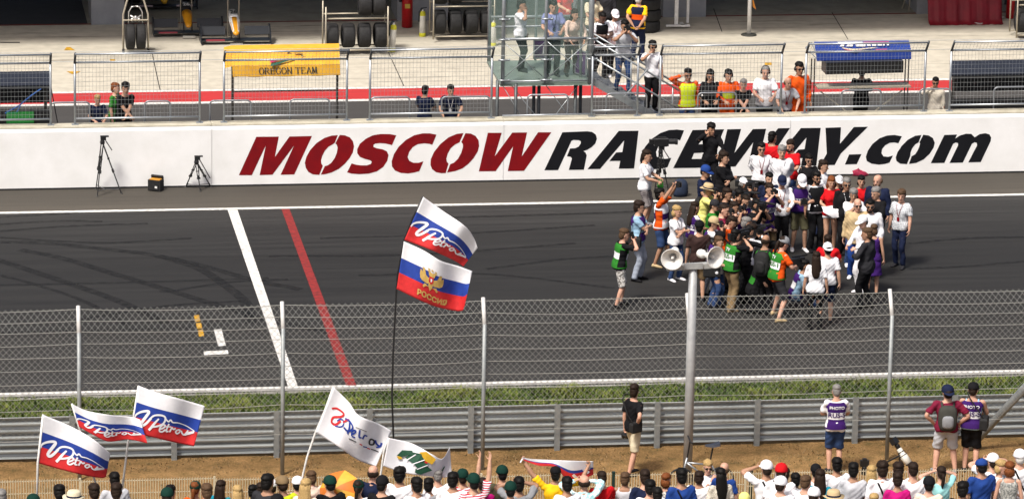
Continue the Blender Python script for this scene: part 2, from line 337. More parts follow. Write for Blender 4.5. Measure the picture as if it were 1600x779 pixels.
sheet('garage_floor', -250, 250, 18.05, 32, .002, gfloor)
gmat = mat('garage_mat', (.035,.037,.042), .7, var=.15, scale=3)
sheet('garage_floor_mat', -15, -7.55, 18.14, 30, .012, gmat)
# ---- pit building: pillars, roof with overhang, rear wall
bld = empty('pit_building', (5, 18, 0), 'long pit building with open garages, grey pillars and an overhanging roof', 'building')
greyw = mat('grey_panel', (.30,.31,.33), .6, var=.1, scale=2); darkw = mat('dark_wall', (.06,.062,.066), .7, var=.15, scale=1)
def part(name, mb, m, parent, **k):
    o = mb.build(name, m, None, **k); o.parent = parent; o.matrix_parent_inverse = Matrix.Translation(-Vector(parent.location)) if parent.rotation_euler.z == 0 else parent.matrix_world.inverted(); return o
for xc, w in ((-15.4,1.3), (-7.0,.9), (1.62,1.4), (8.9,1.2), (16.6,2.3), (24.5,1.3)):
    mb = MB(); mb.box((xc, 18.75, 2.2), (w, 1.5, 4.4)); part('pillar', mb, greyw, bld)
    mb = MB(); mb.box((xc, 24.5, 2.2), (.2, 10, 4.4)); part('partition', mb, darkw, bld)
mb = MB(); mb.box((5, 22.2, 4.62), (90, 16.8, .35)); part('roof_slab', mb, greyw, bld)
mb = MB(); mb.box((5, 30.2, 3.8), (90, .3, 1.4)); part('rear_wall', mb, darkw, bld)  # out of view; lower part left open so light reaches the garage floor
mb = MB(); mb.box((5, 18.4, 5.6), (90, .4, 1.5)); part('parapet', mb, greyw, bld)
# ================================================================== PIT WALL with lettering
wallw = mat('white_wall_paint', (.84,.84,.835), .75, var=.05, scale=1.2, col2=(.76,.76,.745), bump=.08, bscale=25)
copm = mat('coping_concrete', (.50,.47,.38), .9, var=.18, scale=3, col2=(.36,.33,.25), bump=.3, bscale=40)
WH = 1.50
pw = empty('pit_wall', (1.6, .2, 0), 'long white painted concrete pit wall with large red and black lettering', 'wall')
seams = [PY(x, 230, 0)[0] for x in (331, 787, 1234)]; st_ = seams[1]-seams[0]
xs = [seams[0]-3*st_, seams[0]-2*st_, seams[0]-st_]+seams+[seams[2]+st_, seams[2]+2*st_]
for i in range(len(xs)-1):
    a, b = xs[i]+.004, xs[i+1]-.004
    mb = MB(); mb.add([(a,0,.045),(b,0,.045),(b,0,WH-.10),(a,0,WH-.10),(a,.045,WH),(b,.045,WH),(a,.42,WH),(b,.42,WH),(a,.42,0),(b,.42,0),(a,0.0,0.045),(b,0,.045)],
        [(0,1,3-1,3),(3,2,5,4),(8,9,1,0)[::-1],(6,7,9,8)]); part('wall_panel', mb, wallw, pw)
    mb = MB(); nseg = 26; pr = []
    for j in range(nseg+1):
        x = a+(b-a)*j/nseg; e = .006*mnoise.noise(Vector((x*2.1, 4, 0))); pr.append([(x,.030+e,WH-.012),(x,.036+e,WH+.014),(x,.43,WH+.014),(x,.43,WH-.03)])
    mb.loft(pr, True); part('coping', mb, copm, pw)
blackb = mat('black_base', (.02,.021,.024), .9, var=.3, scale=40)
mb = MB(); mb.box((1.6, .03, .022), (st_*7, .05, .044)); part('base_strip', mb, blackb, pw)
for px_ in (660, 1515):
    p = PY(px_, 284 if px_ < 900 else 269.5, 0); mb = MB(); mb.lathe([(.02,0),(.05,0),(.05,.03),(.03,.05)], 10, (p[0], .0, .075), (0,-1,0)); part('drain_outlet', mb, blackb, pw)
letred = mat('red_letter_paint', (.21,.002,.005), .7, var=.15, scale=2.5, col2=(.15,.002,.006), spec=.2); letblk = mat('black_letter_paint', (.006,.0065,.009), .7, var=.1, scale=3, spec=.2)
ZA = (370,195,6.4); ZB = (610,195,6.1538); ZC = (840,190,6.1538); Z7 = (940,180,4.869); ZD = (1080,185,6.1538); Z8 = (1160,180,4.869); ZE = (1300,180,6.1538)
Ac = [(480,456),(780,90),(970,88),(928,450),(780,452),(795,377),(690,379),(755,297),(815,293),(833,180),(600,455)]
LET = [(ZA,0,[(20,503),(195,120),(420,118),(380,322),(527,117),(752,112),(575,495),(438,499),(572,208),(357,498),(228,502),(290,207),(150,503)]),
 (ZA,0,[(1010,103),(950,108),(880,130),(800,180),(735,250),(695,320),(680,380),(690,430),(715,470),(760,495),(825,500),(860,410),(845,385),(842,355),(855,310),(880,260),(915,220),(960,195),(980,180)]),
 (ZA,0,[(1030,101),(1080,105),(1130,125),(1162,165),(1172,215),(1160,275),(1130,330),(1080,390),(1020,440),(950,475),(890,492),(840,498),(880,413),(910,405),(945,380),(980,330),(1000,280),(1008,230),(1000,200),(985,185)]),
 (ZA,0,[(1595,105),(1530,93),(1440,92),(1360,105),(1290,140),(1230,190),(1203,245),(1205,285),(1230,320),(1280,340),(1335,355),(1350,370),(1340,392),(1300,405),(1240,405),(1190,398),(1148,385),(1103,475),(1150,488),(1230,493),(1320,487),(1400,465),(1465,420),(1505,360),(1517,300),(1500,265),(1460,245),(1400,235),(1368,222),(1365,200),(1385,188),(1430,183),(1490,187),(1552,203)]),
 (ZB,0,[(443,95),(380,82),(310,82),(230,100),(150,145),(80,210),(35,280),(12,350),(15,400),(45,440),(100,462),(170,467),(230,458),(278,445),(318,350),(270,365),(220,365),(180,345),(166,310),(180,260),(215,215),(265,185),(330,178),(375,183),(403,192)]),
 (ZB,0,[(702,80),(640,87),(560,120),(480,185),(420,260),(388,330),(385,385),(400,425),(440,455),(490,465),(532,463),(558,374),(542,352),(538,325),(550,280),(580,225),(620,190),(665,168)]),
 (ZB,0,[(722,80),(775,85),(820,108),(848,150),(853,205),(840,255),(800,320),(750,375),(690,420),(620,445),(545,458),(575,378),(610,365),(650,325),(680,270),(697,215),(697,185),(682,165)]),
 (ZB,0,[(937,77),(1070,77),(1003,303),(1172,75),(1314,73),(1262,305),(1420,72),(1548,72),(1285,442),(1128,444),(1180,207),(1012,445),(850,447)]),
 (ZC,1,[(65,467),(238,103),(480,93),(525,100),(560,125),(570,165),(555,210),(520,245),(475,272),(440,283),(462,298),(472,325),(445,462),(300,464),(330,355),(318,338),(282,333),(312,258),(360,256),(395,240),(415,210),(415,188),(395,178),(345,176),(325,185),(197,466)]),
 (ZC,1,Ac),
 (ZC,1,[(1408,85),(1340,76),(1260,82),(1180,110),(1100,165),(1035,240),(995,310),(983,370),(995,420),(1040,448),(1110,458),(1180,452),(1248,438),(1285,348),(1230,358),(1180,355),(1145,335),(1138,290),(1160,240),(1200,195),(1260,168),(1320,166),(1370,180)]),
 (Z7,1,[(545,402),(692,113),(932,107),(905,170),(768,178),(737,222),(880,215),(850,280),(703,288),(684,333),(855,330),(820,398)]),
 (ZD,1,[(347,105),(480,102),(415,333),(592,103),(720,100),(668,328),(835,95),(950,93),(705,456),(545,460),(597,228),(425,462),(262,466)]),
 (ZD,1,[(x+275, y+3) for x, y in Ac]),
 (Z8,1,[(632,96),(750,92),(742,218),(848,90),(955,88),(748,292),(702,378),(592,380),(642,292)]),
 (ZE,1,[(165,377),(283,374),(238,470),(124,473)]),
 (ZE,1,[(672,203),(600,190),(530,195),(460,220),(390,275),(345,340),(325,400),(335,440),(380,465),(450,475),(510,468),(553,455),(585,388),(540,400),(495,395),(475,365),(482,325),(510,290),(555,265),(600,262),(638,270)]),
 (ZE,1,[(860,190),(800,198),(730,235),(670,295),(630,355),(613,405),(620,440),(655,465),(720,470),(752,392),(755,360),(770,320),(800,280),(832,262)]),
 (ZE,1,[(878,188),(930,195),(970,220),(988,265),(978,310),(940,370),(880,425),(810,458),(740,468),(765,395),(800,375),(825,335),(840,300),(847,270),(840,262)]),
 (ZE,1,[(950,460),(1080,190),(1202,186),(1185,225),(1230,195),(1290,178),(1340,180),(1372,212),(1420,182),(1475,173),(1515,185),(1530,215),(1525,250),(1430,450),(1310,453),(1395,290),(1392,265),(1370,260),(1345,275),(1258,455),(1130,458),(1212,290),(1212,268),(1190,262),(1165,275),(1080,458)])]
for (x0, y0, sc), col, pts in LET:
    out = []
    for a, b in pts:
        p = PY(x0+a/sc, y0+b/sc, -.004); out.append((p[0], -.004, p[2]))
    mb = MB(); mb.poly(out[::-1]); part('letter', mb, letblk if col else letred, pw)
# raised deck behind the wall that the pit crew stand on
deckm = mat('deck_metal', (.22,.22,.23), .6, metal=.4, var=.15, scale=5)
dk = MB(); dk.box((2, 1.35, .3), (46, 1.75, .6)); tag(dk.build('pit_deck', deckm), kind='structure')
# ================================================================== PEOPLE: one body mesh per pose, clothes as children
def rotx(a): c, s = math.cos(a), math.sin(a); return np.array([[1,0,0],[0,c,-s],[0,s,c]])
def rotz(a): c, s = math.cos(a), math.sin(a); return np.array([[c,-s,0],[s,c,0],[0,0,1]])
def roty(a): c, s = math.cos(a), math.sin(a); return np.array([[c,0,s],[0,1,0],[-s,0,c]])
# person faces -Y; +X is the person's own left
POSES = {
 # L/R: wrist target (rest frame), elbow hint, finger curl; legs: ankle positions; lean (deg forward), twist, head (yaw, pitch)
 'stand':   dict(L=((.27,-.04,.86),(.3,1,0),.35), R=((-.27,-.04,.86),(-.3,1,0),.35), legs=((.11,.0),(-.11,.0))),
 'stand2':  dict(L=((.26,-.10,.88),(.4,1,0),.4), R=((-.28,.02,.87),(-.3,1,0),.3), legs=((.13,-.06),(-.10,.06)), head=(14,6)),
 'wide':    dict(L=((.27,-.06,.88),(.5,1,0),.3), R=((-.27,-.06,.88),(-.5,1,0),.3), legs=((.2,.0),(-.2,.02))),
 'behind':  dict(L=((.10,.17,.98),(1,.6,0),.4), R=((-.08,.19,.96),(-1,.6,0),.4), legs=((.12,.0),(-.12,.0))),
 'crossed': dict(L=((-.12,-.23,1.15),(1,-.1,-.5),.5), R=((.12,-.22,1.20),(-1,-.1,-.5),.5), legs=((.11,-.03),(-.12,.03)), head=(10,5)),
 'camera':  dict(L=((.07,-.27,1.52),(.9,-.2,-1),.9), R=((-.09,-.22,1.56),(-1,-.1,-.8),.9), legs=((.14,-.08),(-.13,.1)), lean=8, head=(0,6)),
 'camlow':  dict(L=((.08,-.34,1.22),(.8,.3,-.6),.9), R=((-.10,-.30,1.24),(-.8,.3,-.6),.9), legs=((.13,-.05),(-.13,.05)), lean=10, head=(0,24)),
 'camup':   dict(L=((.09,-.30,1.86),(1,-.5,-.2),.9), R=((-.10,-.28,1.88),(-1,-.5,-.2),.9), legs=((.13,-.1),(-.12,.08)), head=(0,-16)),
 'armsup':  dict(L=((.42,-.10,1.86),(1,.1,-.3),.8), R=((-.46,-.10,1.88),(-1,.1,-.3),.8), legs=((.13,0),(-.13,0)), head=(0,-4)),
 'flaghold':dict(L=((.55,-.12,1.86),(.6,.3,-1),.9), R=((-.57,-.12,1.72),(-.6,.3,-1),.9), legs=((.13,0),(-.13,0)), head=(0,-4)),
 'raise':   dict(L=((.25,-.05,.88),(.3,1,0),.3), R=((-.32,-.10,1.97),(-1,0,-.2),.2), legs=((.12,0),(-.12,0)), head=(0,-4)),
 'phone':   dict(L=((.15,-.30,1.08),(.8,.5,-.3),.7), R=((-.15,-.13,1.56),(-1,-.4,-.6),.8), legs=((.12,-.02),(-.1,.04)), head=(10,10)),
 'phone2':  dict(L=((.26,-.05,.88),(.4,1,0),.4), R=((-.10,-.17,1.50),(-1,-.4,-.7),.8), legs=((.10,.04),(-.12,-.08)), head=(6,6)),
 'hips':    dict(L=((.21,-.02,1.00),(1,.5,0),.6), R=((-.21,-.02,1.00),(-1,.5,0),.6), legs=((.17,0),(-.17,0)), head=(8,0)),
 'hold':    dict(L=((.14,-.33,1.10),(.7,.7,-.3),.7), R=((-.14,-.33,1.10),(-.7,.7,-.3),.7), legs=((.10,-.02),(-.10,.02)), head=(0,10)),
 'lean':    dict(L=((.20,-.40,1.00),(1,.4,.2),.5), R=((-.18,-.42,1.00),(-1,.4,.2),.5), legs=((.14,.05),(-.13,.0)), lean=22, head=(12,-2)),
 'leanx':   dict(L=((-.06,-.36,1.02),(1,0,-.2),.5), R=((.07,-.38,1.05),(-1,0,-.2),.5), legs=((.14,.05),(-.13,.0)), lean=18, head=(-10,-2)),
 'walk':    dict(L=((.26,.12,.90),(.3,1,0),.4), R=((-.26,-.16,.92),(-.4,1,0),.5), legs=((.10,-.24),(-.10,.26)), pz=-.03, head=(0,3)),
 'stride':  dict(L=((.10,-.36,1.22),(.8,.3,-.6),.9), R=((-.12,-.34,1.20),(-.8,.3,-.6),.9), legs=((.27,-.10),(-.27,.12)), pz=-.05, lean=10, head=(0,18)),
 'lookback':dict(L=((.25,.02,.87),(.3,1,0),.7), R=((-.22,.10,1.05),(-1,.7,0),.5), legs=((.10,-.08),(-.10,.18)), head=(35,4)),
 'crouch':  dict(L=((.14,-.36,1.18),(.8,.2,-.6),.9), R=((-.12,-.34,1.22),(-.8,.2,-.6),.9), legs=((.18,-.18),(-.14,.22)), pz=-.48, lean=20, head=(0,-8)),
 'kneel':   dict(L=((.13,-.32,1.38),(.9,.0,-.8),.9), R=((-.12,-.30,1.42),(-.9,.0,-.8),.9), legs=((.15,-.26),(-.15,.30)), pz=-.52, lean=10, head=(0,-6)),
 'sit':     dict(L=((.18,-.34,.98),(.8,.5,0),.5), R=((-.18,-.36,.98),(-.8,.5,0),.5), legs=((.16,-.42),(-.18,-.38)), pz=-.70, lean=18, head=(0,0)),
 'chin':    dict(L=((.18,-.28,1.03),(1,.3,-.2),.6), R=((.02,-.20,1.45),(-.7,-.2,-1),.8), legs=((.11,0),(-.11,0)), head=(-12,6)),
 'lapel':   dict(L=((.16,-.24,1.16),(1,.5,-.3),.6), R=((-.24,-.10,.92),(-.4,1,0),.4), legs=((.12,-.05),(-.12,.05)), head=(20,6)),
 'binoc':   dict(L=((.10,-.18,1.63),(1,-.05,-.35),.9), R=((-.10,-.18,1.63),(-1,-.05,-.35),.9), legs=((.12,0),(-.12,0)), head=(0,0)),
 'behindhead':dict(L=((.24,-.10,.92),(.3,1,0),.4), R=((-.17,-.05,1.62),(-1,-.2,-.2),.6), legs=((.12,0),(-.12,0)), head=(0,4)),
}
def ik(a, b, l1, l2, hint):
    d = b-a; L = np.linalg.norm(d); u = d/L
    if L > (l1+l2)*0.995: L = (l1+l2)*0.995; b = a+u*L
    if L < abs(l1-l2)+.02: L = abs(l1-l2)+.02; b = a+u*L
    x = (l1*l1-l2*l2+L*L)/(2*L); h = math.sqrt(max(l1*l1-x*x, 0))
    hp = np.asarray(hint, float); hp = norm(hp-u*(hp@u)); return a+u*x+hp*h, b
class Rig: pass
RIGS = {}
def rig(pose, fem=False):
    k = (pose, fem)
    if k in RIGS: return RIGS[k]
    p = POSES[pose]; r = Rig(); pz = p.get('pz', 0.0); lean = R(p.get('lean', 0)); piv = V(0, 0, .98); hy, hp = [R(a) for a in p.get('head', (0, 3))]
    py = p.get('py', math.sin(lean)*.10)
    def T(q):
        q = np.asarray(q, float); t = min(1, max(0, (q[2]-.93)/.25)); a = lean*t
        return rotx(a) @ (q-piv)+piv+V(0, py, pz)
    def Rm(z): t = min(1, max(0, (z-.93)/.25)); return rotx(lean*t)
    r.T = T; r.Rm = Rm; sw = .172 if fem else .19
    r.neck = T((0, .012, 1.505))
    HR = rotx(lean*.35) @ rotz(hy) @ rotx(hp); r.HR = HR
    r.head = T((0, .004, 1.535)) + HR @ V(0, -.012, .110)
    r.arms = {}
    for sd, s in (('L', 1), ('R', -1)):
        w, hint, curl = p[sd]; sh = T((s*sw, .01, 1.425)); wr = T(w) if w[2] > .93 else T((w[0], w[1], .98))+V(0, 0, w[2]-.98)
        el, wr = ik(sh, wr, .285, .255, hint); r.arms[sd] = (sh, el, wr, curl, s)
    r.legs = []
    for s, (ax, ay) in zip((1, -1), p['legs']):
        hip = V(s*.088, py, .91+pz); kneel = pose == 'kneel' and s < 0
        an = V(ax, ay, .085)
        kn, an = ik(hip, an, .43, .42, V(ax*.5*(1 if pz < -.3 else .2), -1, 0))
        r.legs.append((hip, kn, an, s))
    r.mh = Matrix.Translation(Vector(r.head)) @ Matrix(HR.tolist()).to_4x4()
    RIGS[k] = r; return r
TORSO_M = [(.86,.150,.108,.0),(.93,.170,.120,.004),(1.00,.162,.112,.002),(1.08,.150,.104,-.004),(1.18,.156,.108,-.006),(1.28,.170,.117,-.004),(1.36,.176,.112,.004),(1.42,.150,.092,.010),(1.465,.090,.068,.012),(1.50,.058,.058,.010),(1.545,.055,.058,.004)]
TORSO_F = [(.86,.158,.112,.0),(.93,.178,.122,.004),(1.00,.160,.110,.002),(1.08,.132,.094,-.002),(1.18,.138,.102,-.012),(1.27,.152,.122,-.016),(1.36,.156,.102,.002),(1.42,.136,.084,.010),(1.465,.080,.060,.012),(1.50,.050,.052,.010),(1.545,.048,.052,.004)]
def torso_rings(r, fem, infl, z0, z1, n=20, extra=None, step=.03):
    tab = TORSO_F if fem else TORSO_M; zs = [t[0] for t in tab]; out = []; zz = z0; zl = []
    k = max(2, int((z1-z0)/step)+1)
    for z in np.linspace(z0, z1, k):
        rx = np.interp(z, zs, [t[1] for t in tab]); ry = np.interp(z, zs, [t[2] for t in tab]); yo = np.interp(z, zs, [t[3] for t in tab])
        e = infl(z) if callable(infl) else infl
        Rr = r.Rm(z); c = r.T((0, yo, z)); ring = []
        for j in range(n):
            t = 2*math.pi*j/n; cx = math.copysign(abs(math.cos(t))**.85, math.cos(t)); sy = math.copysign(abs(math.sin(t))**.85, math.sin(t))
            ring.append(c + Rr @ V((rx+e)*cx, (ry+e)*sy, 0))
        out.append(ring)
    return out
def torso_pt(r, fem, e, x, z, back=True):
    """point on the torso surface inflated by e at side offset x, height z"""
    tab = TORSO_F if fem else TORSO_M; zs = [t[0] for t in tab]
    rx = np.interp(z, zs, [t[1] for t in tab])+e; ry = np.interp(z, zs, [t[2] for t in tab])+e; yo = np.interp(z, zs, [t[3] for t in tab])
    q = min(.99, abs(x)/rx); ct = q**(1/.85); y = ry*(math.sqrt(max(0, 1-ct*ct))**.85)
    return r.T((0, yo, z)) + r.Rm(z) @ V(x, y if back else -y, 0)
def limb(mb, pts, rad, n=12, sub=4):
    P = smooth_pts(pts, sub); k = len(pts); rr = np.interp(np.linspace(0, k-1, len(P)), range(k), rad); mb.tube(P, list(rr), n)
def hand(mb, el, wr, curl, s, palm_hint):
    d = norm(wr-el); side = norm(np.cross(d, palm_hint)); pn = np.cross(side, d)      # pn: palm side
    # palm
    base = wr-d*.01; rings = []
    for t, w, th in ((0,.026,.020),(.03,.034,.018),(.075,.042,.016),(.098,.040,.013)):
        c = base+d*t; rings.append([c+side*w*math.cos(a)+pn*th*math.sin(a) for a in [2*math.pi*j/10 for j in range(10)]])
    mb.loft(rings)
    for i, (off, ln) in enumerate(((-.031,.070),(-.010,.082),(.011,.077),(.031,.060))):
        p = base+d*.088+side*off; pts = [p-d*.02]; a = 0; q = p; dd = d
        pts.append(q)
        for sgl in (.42, .33, .25):
            a += curl*R(62); dd = norm(d*math.cos(a)+pn*math.sin(a)); q = q+dd*ln*sgl*1.05; pts.append(q)
        mb.tube(pts, [.0100,.0102,.0096,.0090,.0072], 7)
    th0 = base+d*.025-side*.030; q1 = th0+norm(d*.6-side*.8+pn*.4)*.036; q2 = q1+norm(d*.9-side*.3+pn*(.4+.6*curl))*.034; q3 = q2+norm(d*.8+side*.1+pn*(.4+.8*curl))*.024
    mb.tube([th0+side*.008, q1, q2, q3], [.013,.0125,.011,.0085], 7)
def head_into(mb, c, HR, fem=False):
    k = 1.05 if fem else 1.10
    prof = [(-.118,.030,.030,-.052),(-.112,.040,.044,-.046),(-.095,.052,.062,-.030),(-.07,.060,.078,-.014),(-.04,.067,.090,-.004),(-.01,.0715,.095,.002),(.02,.0745,.098,.004),(.05,.0745,.097,.006),(.08,.068,.088,.006),(.10,.054,.070,.006),(.113,.032,.042,.006),(.119,.010,.014,.006)]
    rings = []
    for z, rx, ry, yo in prof:
        rings.append([c+HR @ (k*V(rx*math.cos(t), yo+ry*math.sin(t), z)) for t in [2*math.pi*j/18 for j in range(18)]])
    mb.loft(rings)
    W = lambda x, y, z: c+HR @ (k*V(x, y, z))
    mb.tube([W(0,-.088,.018), W(0,-.100,-.005), W(0,-.116,-.030), W(0,-.100,-.042)], [.010,.012,.016,.011], 8)   # nose
    mb.ell(W(0,-.084,.030), (.052,.014,.010), rot=HR)                                                              # brow
    mb.ell(W(0,-.082,-.072), (.024,.014,.014), rot=HR)                                                             # lips
    mb.ell(W(0,-.080,-.105), (.022,.016,.015), rot=HR)                                                             # chin
    for s in (-1, 1): mb.ell(W(s*.076,.012,-.012), (.010,.020,.032), rot=HR)                                       # ears
    for s in (-1, 1): mb.ell(W(s*.034,-.062,-.035), (.026,.026,.022), rot=HR)                                      # cheeks
def finish(mb, name, voxel, smooth_it=2, fold=0.0, fscale=9.0, seed=0):
    me = mb.mesh(name+'_raw'); ob = bpy.data.objects.new('tmp', me); C.objects.link(ob)
    m = ob.modifiers.new('r', 'REMESH'); m.mode = 'VOXEL'; m.voxel_size = voxel; m.use_smooth_shade = True
    if smooth_it:
        s = ob.modifiers.new('s', 'SMOOTH'); s.factor = .5; s.iterations = smooth_it
    dg = bpy.context.evaluated_depsgraph_get(); dg.update()
    out = bpy.data.meshes.new_from_object(ob.evaluated_get(dg)); out.name = name
    bpy.data.objects.remove(ob); bpy.data.meshes.remove(me)
    if fold > 0:
        nv = len(out.vertices); co = np.empty(nv*3); no = np.empty(nv*3); out.vertices.foreach_get('co', co); out.vertices.foreach_get('normal', no)
        co = co.reshape(-1, 3); no = no.reshape(-1, 3); x, y, z = co.T*fscale
        d = np.sin(z*2.3+1.7*np.sin(x*1.9+seed)+1.1*np.sin(y*2.2))*.6+np.sin(x*2.9-z*1.6+2*np.sin(y*1.3+seed))*.4+.35*np.sin(z*6.1+x*5.0+3*np.sin(x*1.1+z*.7))
        co = co+no*(d*fold)[:, None]; out.vertices.foreach_set('co', co.ravel())
    out.polygons.foreach_set('use_smooth', [True]*len(out.polygons)); out.update(); return out
GARM = {}
def garment(pose, fem, kind):
    key = (pose, fem, kind)
    if key in GARM: return GARM[key]
    r = rig(pose, fem); mb = MB(); sd = hash(pose) % 7 if False else len(pose)
    if kind == 'body':
        mb.loft(torso_rings(r, fem, lambda z: -.014 if z < 1.44 else 0, .86, 1.545, 18))
        head_into(mb, r.head, r.HR, fem)
        mb.tube([r.T((0,.01,1.48)), r.head+r.HR @ V(0,.012,-.08)], [.056,.054] if not fem else [.048,.047], 12)
        k = .86 if fem else 1.0
        for sdn, (sh, el, wr, curl, s) in r.arms.items():
            limb(mb, [sh+V(-s*.05,0,-.01), sh, (sh+el)/2, el, el*.6+wr*.4, wr], [.040*k,.046*k,.046*k,.041*k,.043*k,.028*k])
            hand(mb, el, wr, curl, s, V(-s*.9, -.3, -.2) if wr[2] < 1.0 else V(-s*.5, 0, 1.0) if wr[2] > 1.45 else V(-s*.3, .8, -.4))
        for hip, kn, an, s in r.legs:
            limb(mb, [hip, (hip+kn)/2, kn, kn*.65+an*.35, an], [.092,.078,.056,.056,.037])
            f = V(s*.18, -1, 0); f = norm(f); mb.tube([an+f*-.04+V(0,0,-.03), an+f*.06+V(0,0,-.05), an+f*.15+V(0,0,-.06)], [.036,.034,.022], 8)
        me = finish(mb, 'body', .0125, 1)
    elif kind in ('tee', 'long', 'tank', 'jacket', 'dress'):
        lo = {'tee': .865, 'long': .87, 'tank': .88, 'jacket': .80, 'dress': .70}[kind]
        e = {'tee': .020, 'long': .020, 'tank': .013, 'jacket': .034, 'dress': .016}[kind]
        infl = lambda z: e+(.014 if z < 1.05 else 0)*(1 if kind != 'dress' else 2.5)+(.02 if kind == 'dress' and z < .9 else 0)-(.010 if z > 1.40 else 0)
        top = 1.47 if kind != 'tank' else 1.42
        mb.loft(torso_rings(r, fem, infl, lo, top, 22))
        k = .88 if fem else 1.0
        if kind != 'tank':
            for sdn, (sh, el, wr, curl, s) in r.arms.items():
                inn = sh+V(-s*.06, 0, -.005)
                if kind in ('tee', 'dress'): limb(mb, [inn, sh+V(-s*.008,0,-.006), sh*.5+el*.5, sh*.22+el*.78], [.056*k,.066*k,.066*k,.068*k])
                else:
                    x = .008 if kind == 'jacket' else 0
                    limb(mb, [inn, sh, (sh+el)/2, el, (el+wr)/2, el*.03+wr*.97], [.056*k+x,.066*k+x,.061*k+x,.055*k+x,.049*k+x,.040*k+x])
        else:
            for s in (-1, 1): mb.tube([r.T((s*.10,-.09,1.36)), r.T((s*.11,.01,1.475)), r.T((s*.10,.10,1.36))], .022, 8)
        if kind in ('long', 'jacket'): mb.tube([r.T((.065*math.cos(a), .01+.065*math.sin(a), 1.478+.012*math.sin(a))) for a in [2*math.pi*j/14 for j in range(14)]], .016, 6, closed=True)
        me = finish(mb, 'shirt', .019, 2, .0105 if kind != 'tank' else .004, 9, sd)
    elif kind in ('trousers', 'shorts', 'jeans', 'skirt', 'hotpants'):
        if kind == 'skirt':
            rings = []
            for z, rx, ry in ((1.03,.165,.118),(.95,.190,.140),(.80,.205,.165),(.62,.225,.185),(.52,.235,.2)):
                rings.append([V(0, r.legs[0][0][1], z-.98)+V(0,0,.98+POSES[pose].get('pz',0))+V(rx*math.cos(t), ry*math.sin(t), 0) for t in [2*math.pi*j/20 for j in range(20)]])
            mb.loft(rings)
        else:
            tab = TORSO_F if fem else TORSO_M
            mb.loft(torso_rings(r, fem, .012, .84, 1.04, 20))
            for hip, kn, an, s in r.legs:
                inn = hip+V(-s*.02, 0, .05)
                if kind == 'shorts': limb(mb, [inn, hip, (hip+kn)/2, kn+norm(hip-kn)*-.0], [.10,.108,.098,.092])
                elif kind == 'hotpants': limb(mb, [inn, hip, hip*.72+kn*.28], [.10,.104,.10])
                else:
                    w = -.006 if kind == 'jeans' else .004
                    limb(mb, [inn, hip, (hip+kn)/2, kn, (kn+an)/2, an+norm(kn-an)*.0+V(0,0,-.02)], [.10,.105+w,.090+w,.074+w,.070+w,.066+w])
        me = finish(mb, 'trousers', .019, 2, .0085, 8, sd+2)
    GARM[key] = me; return me
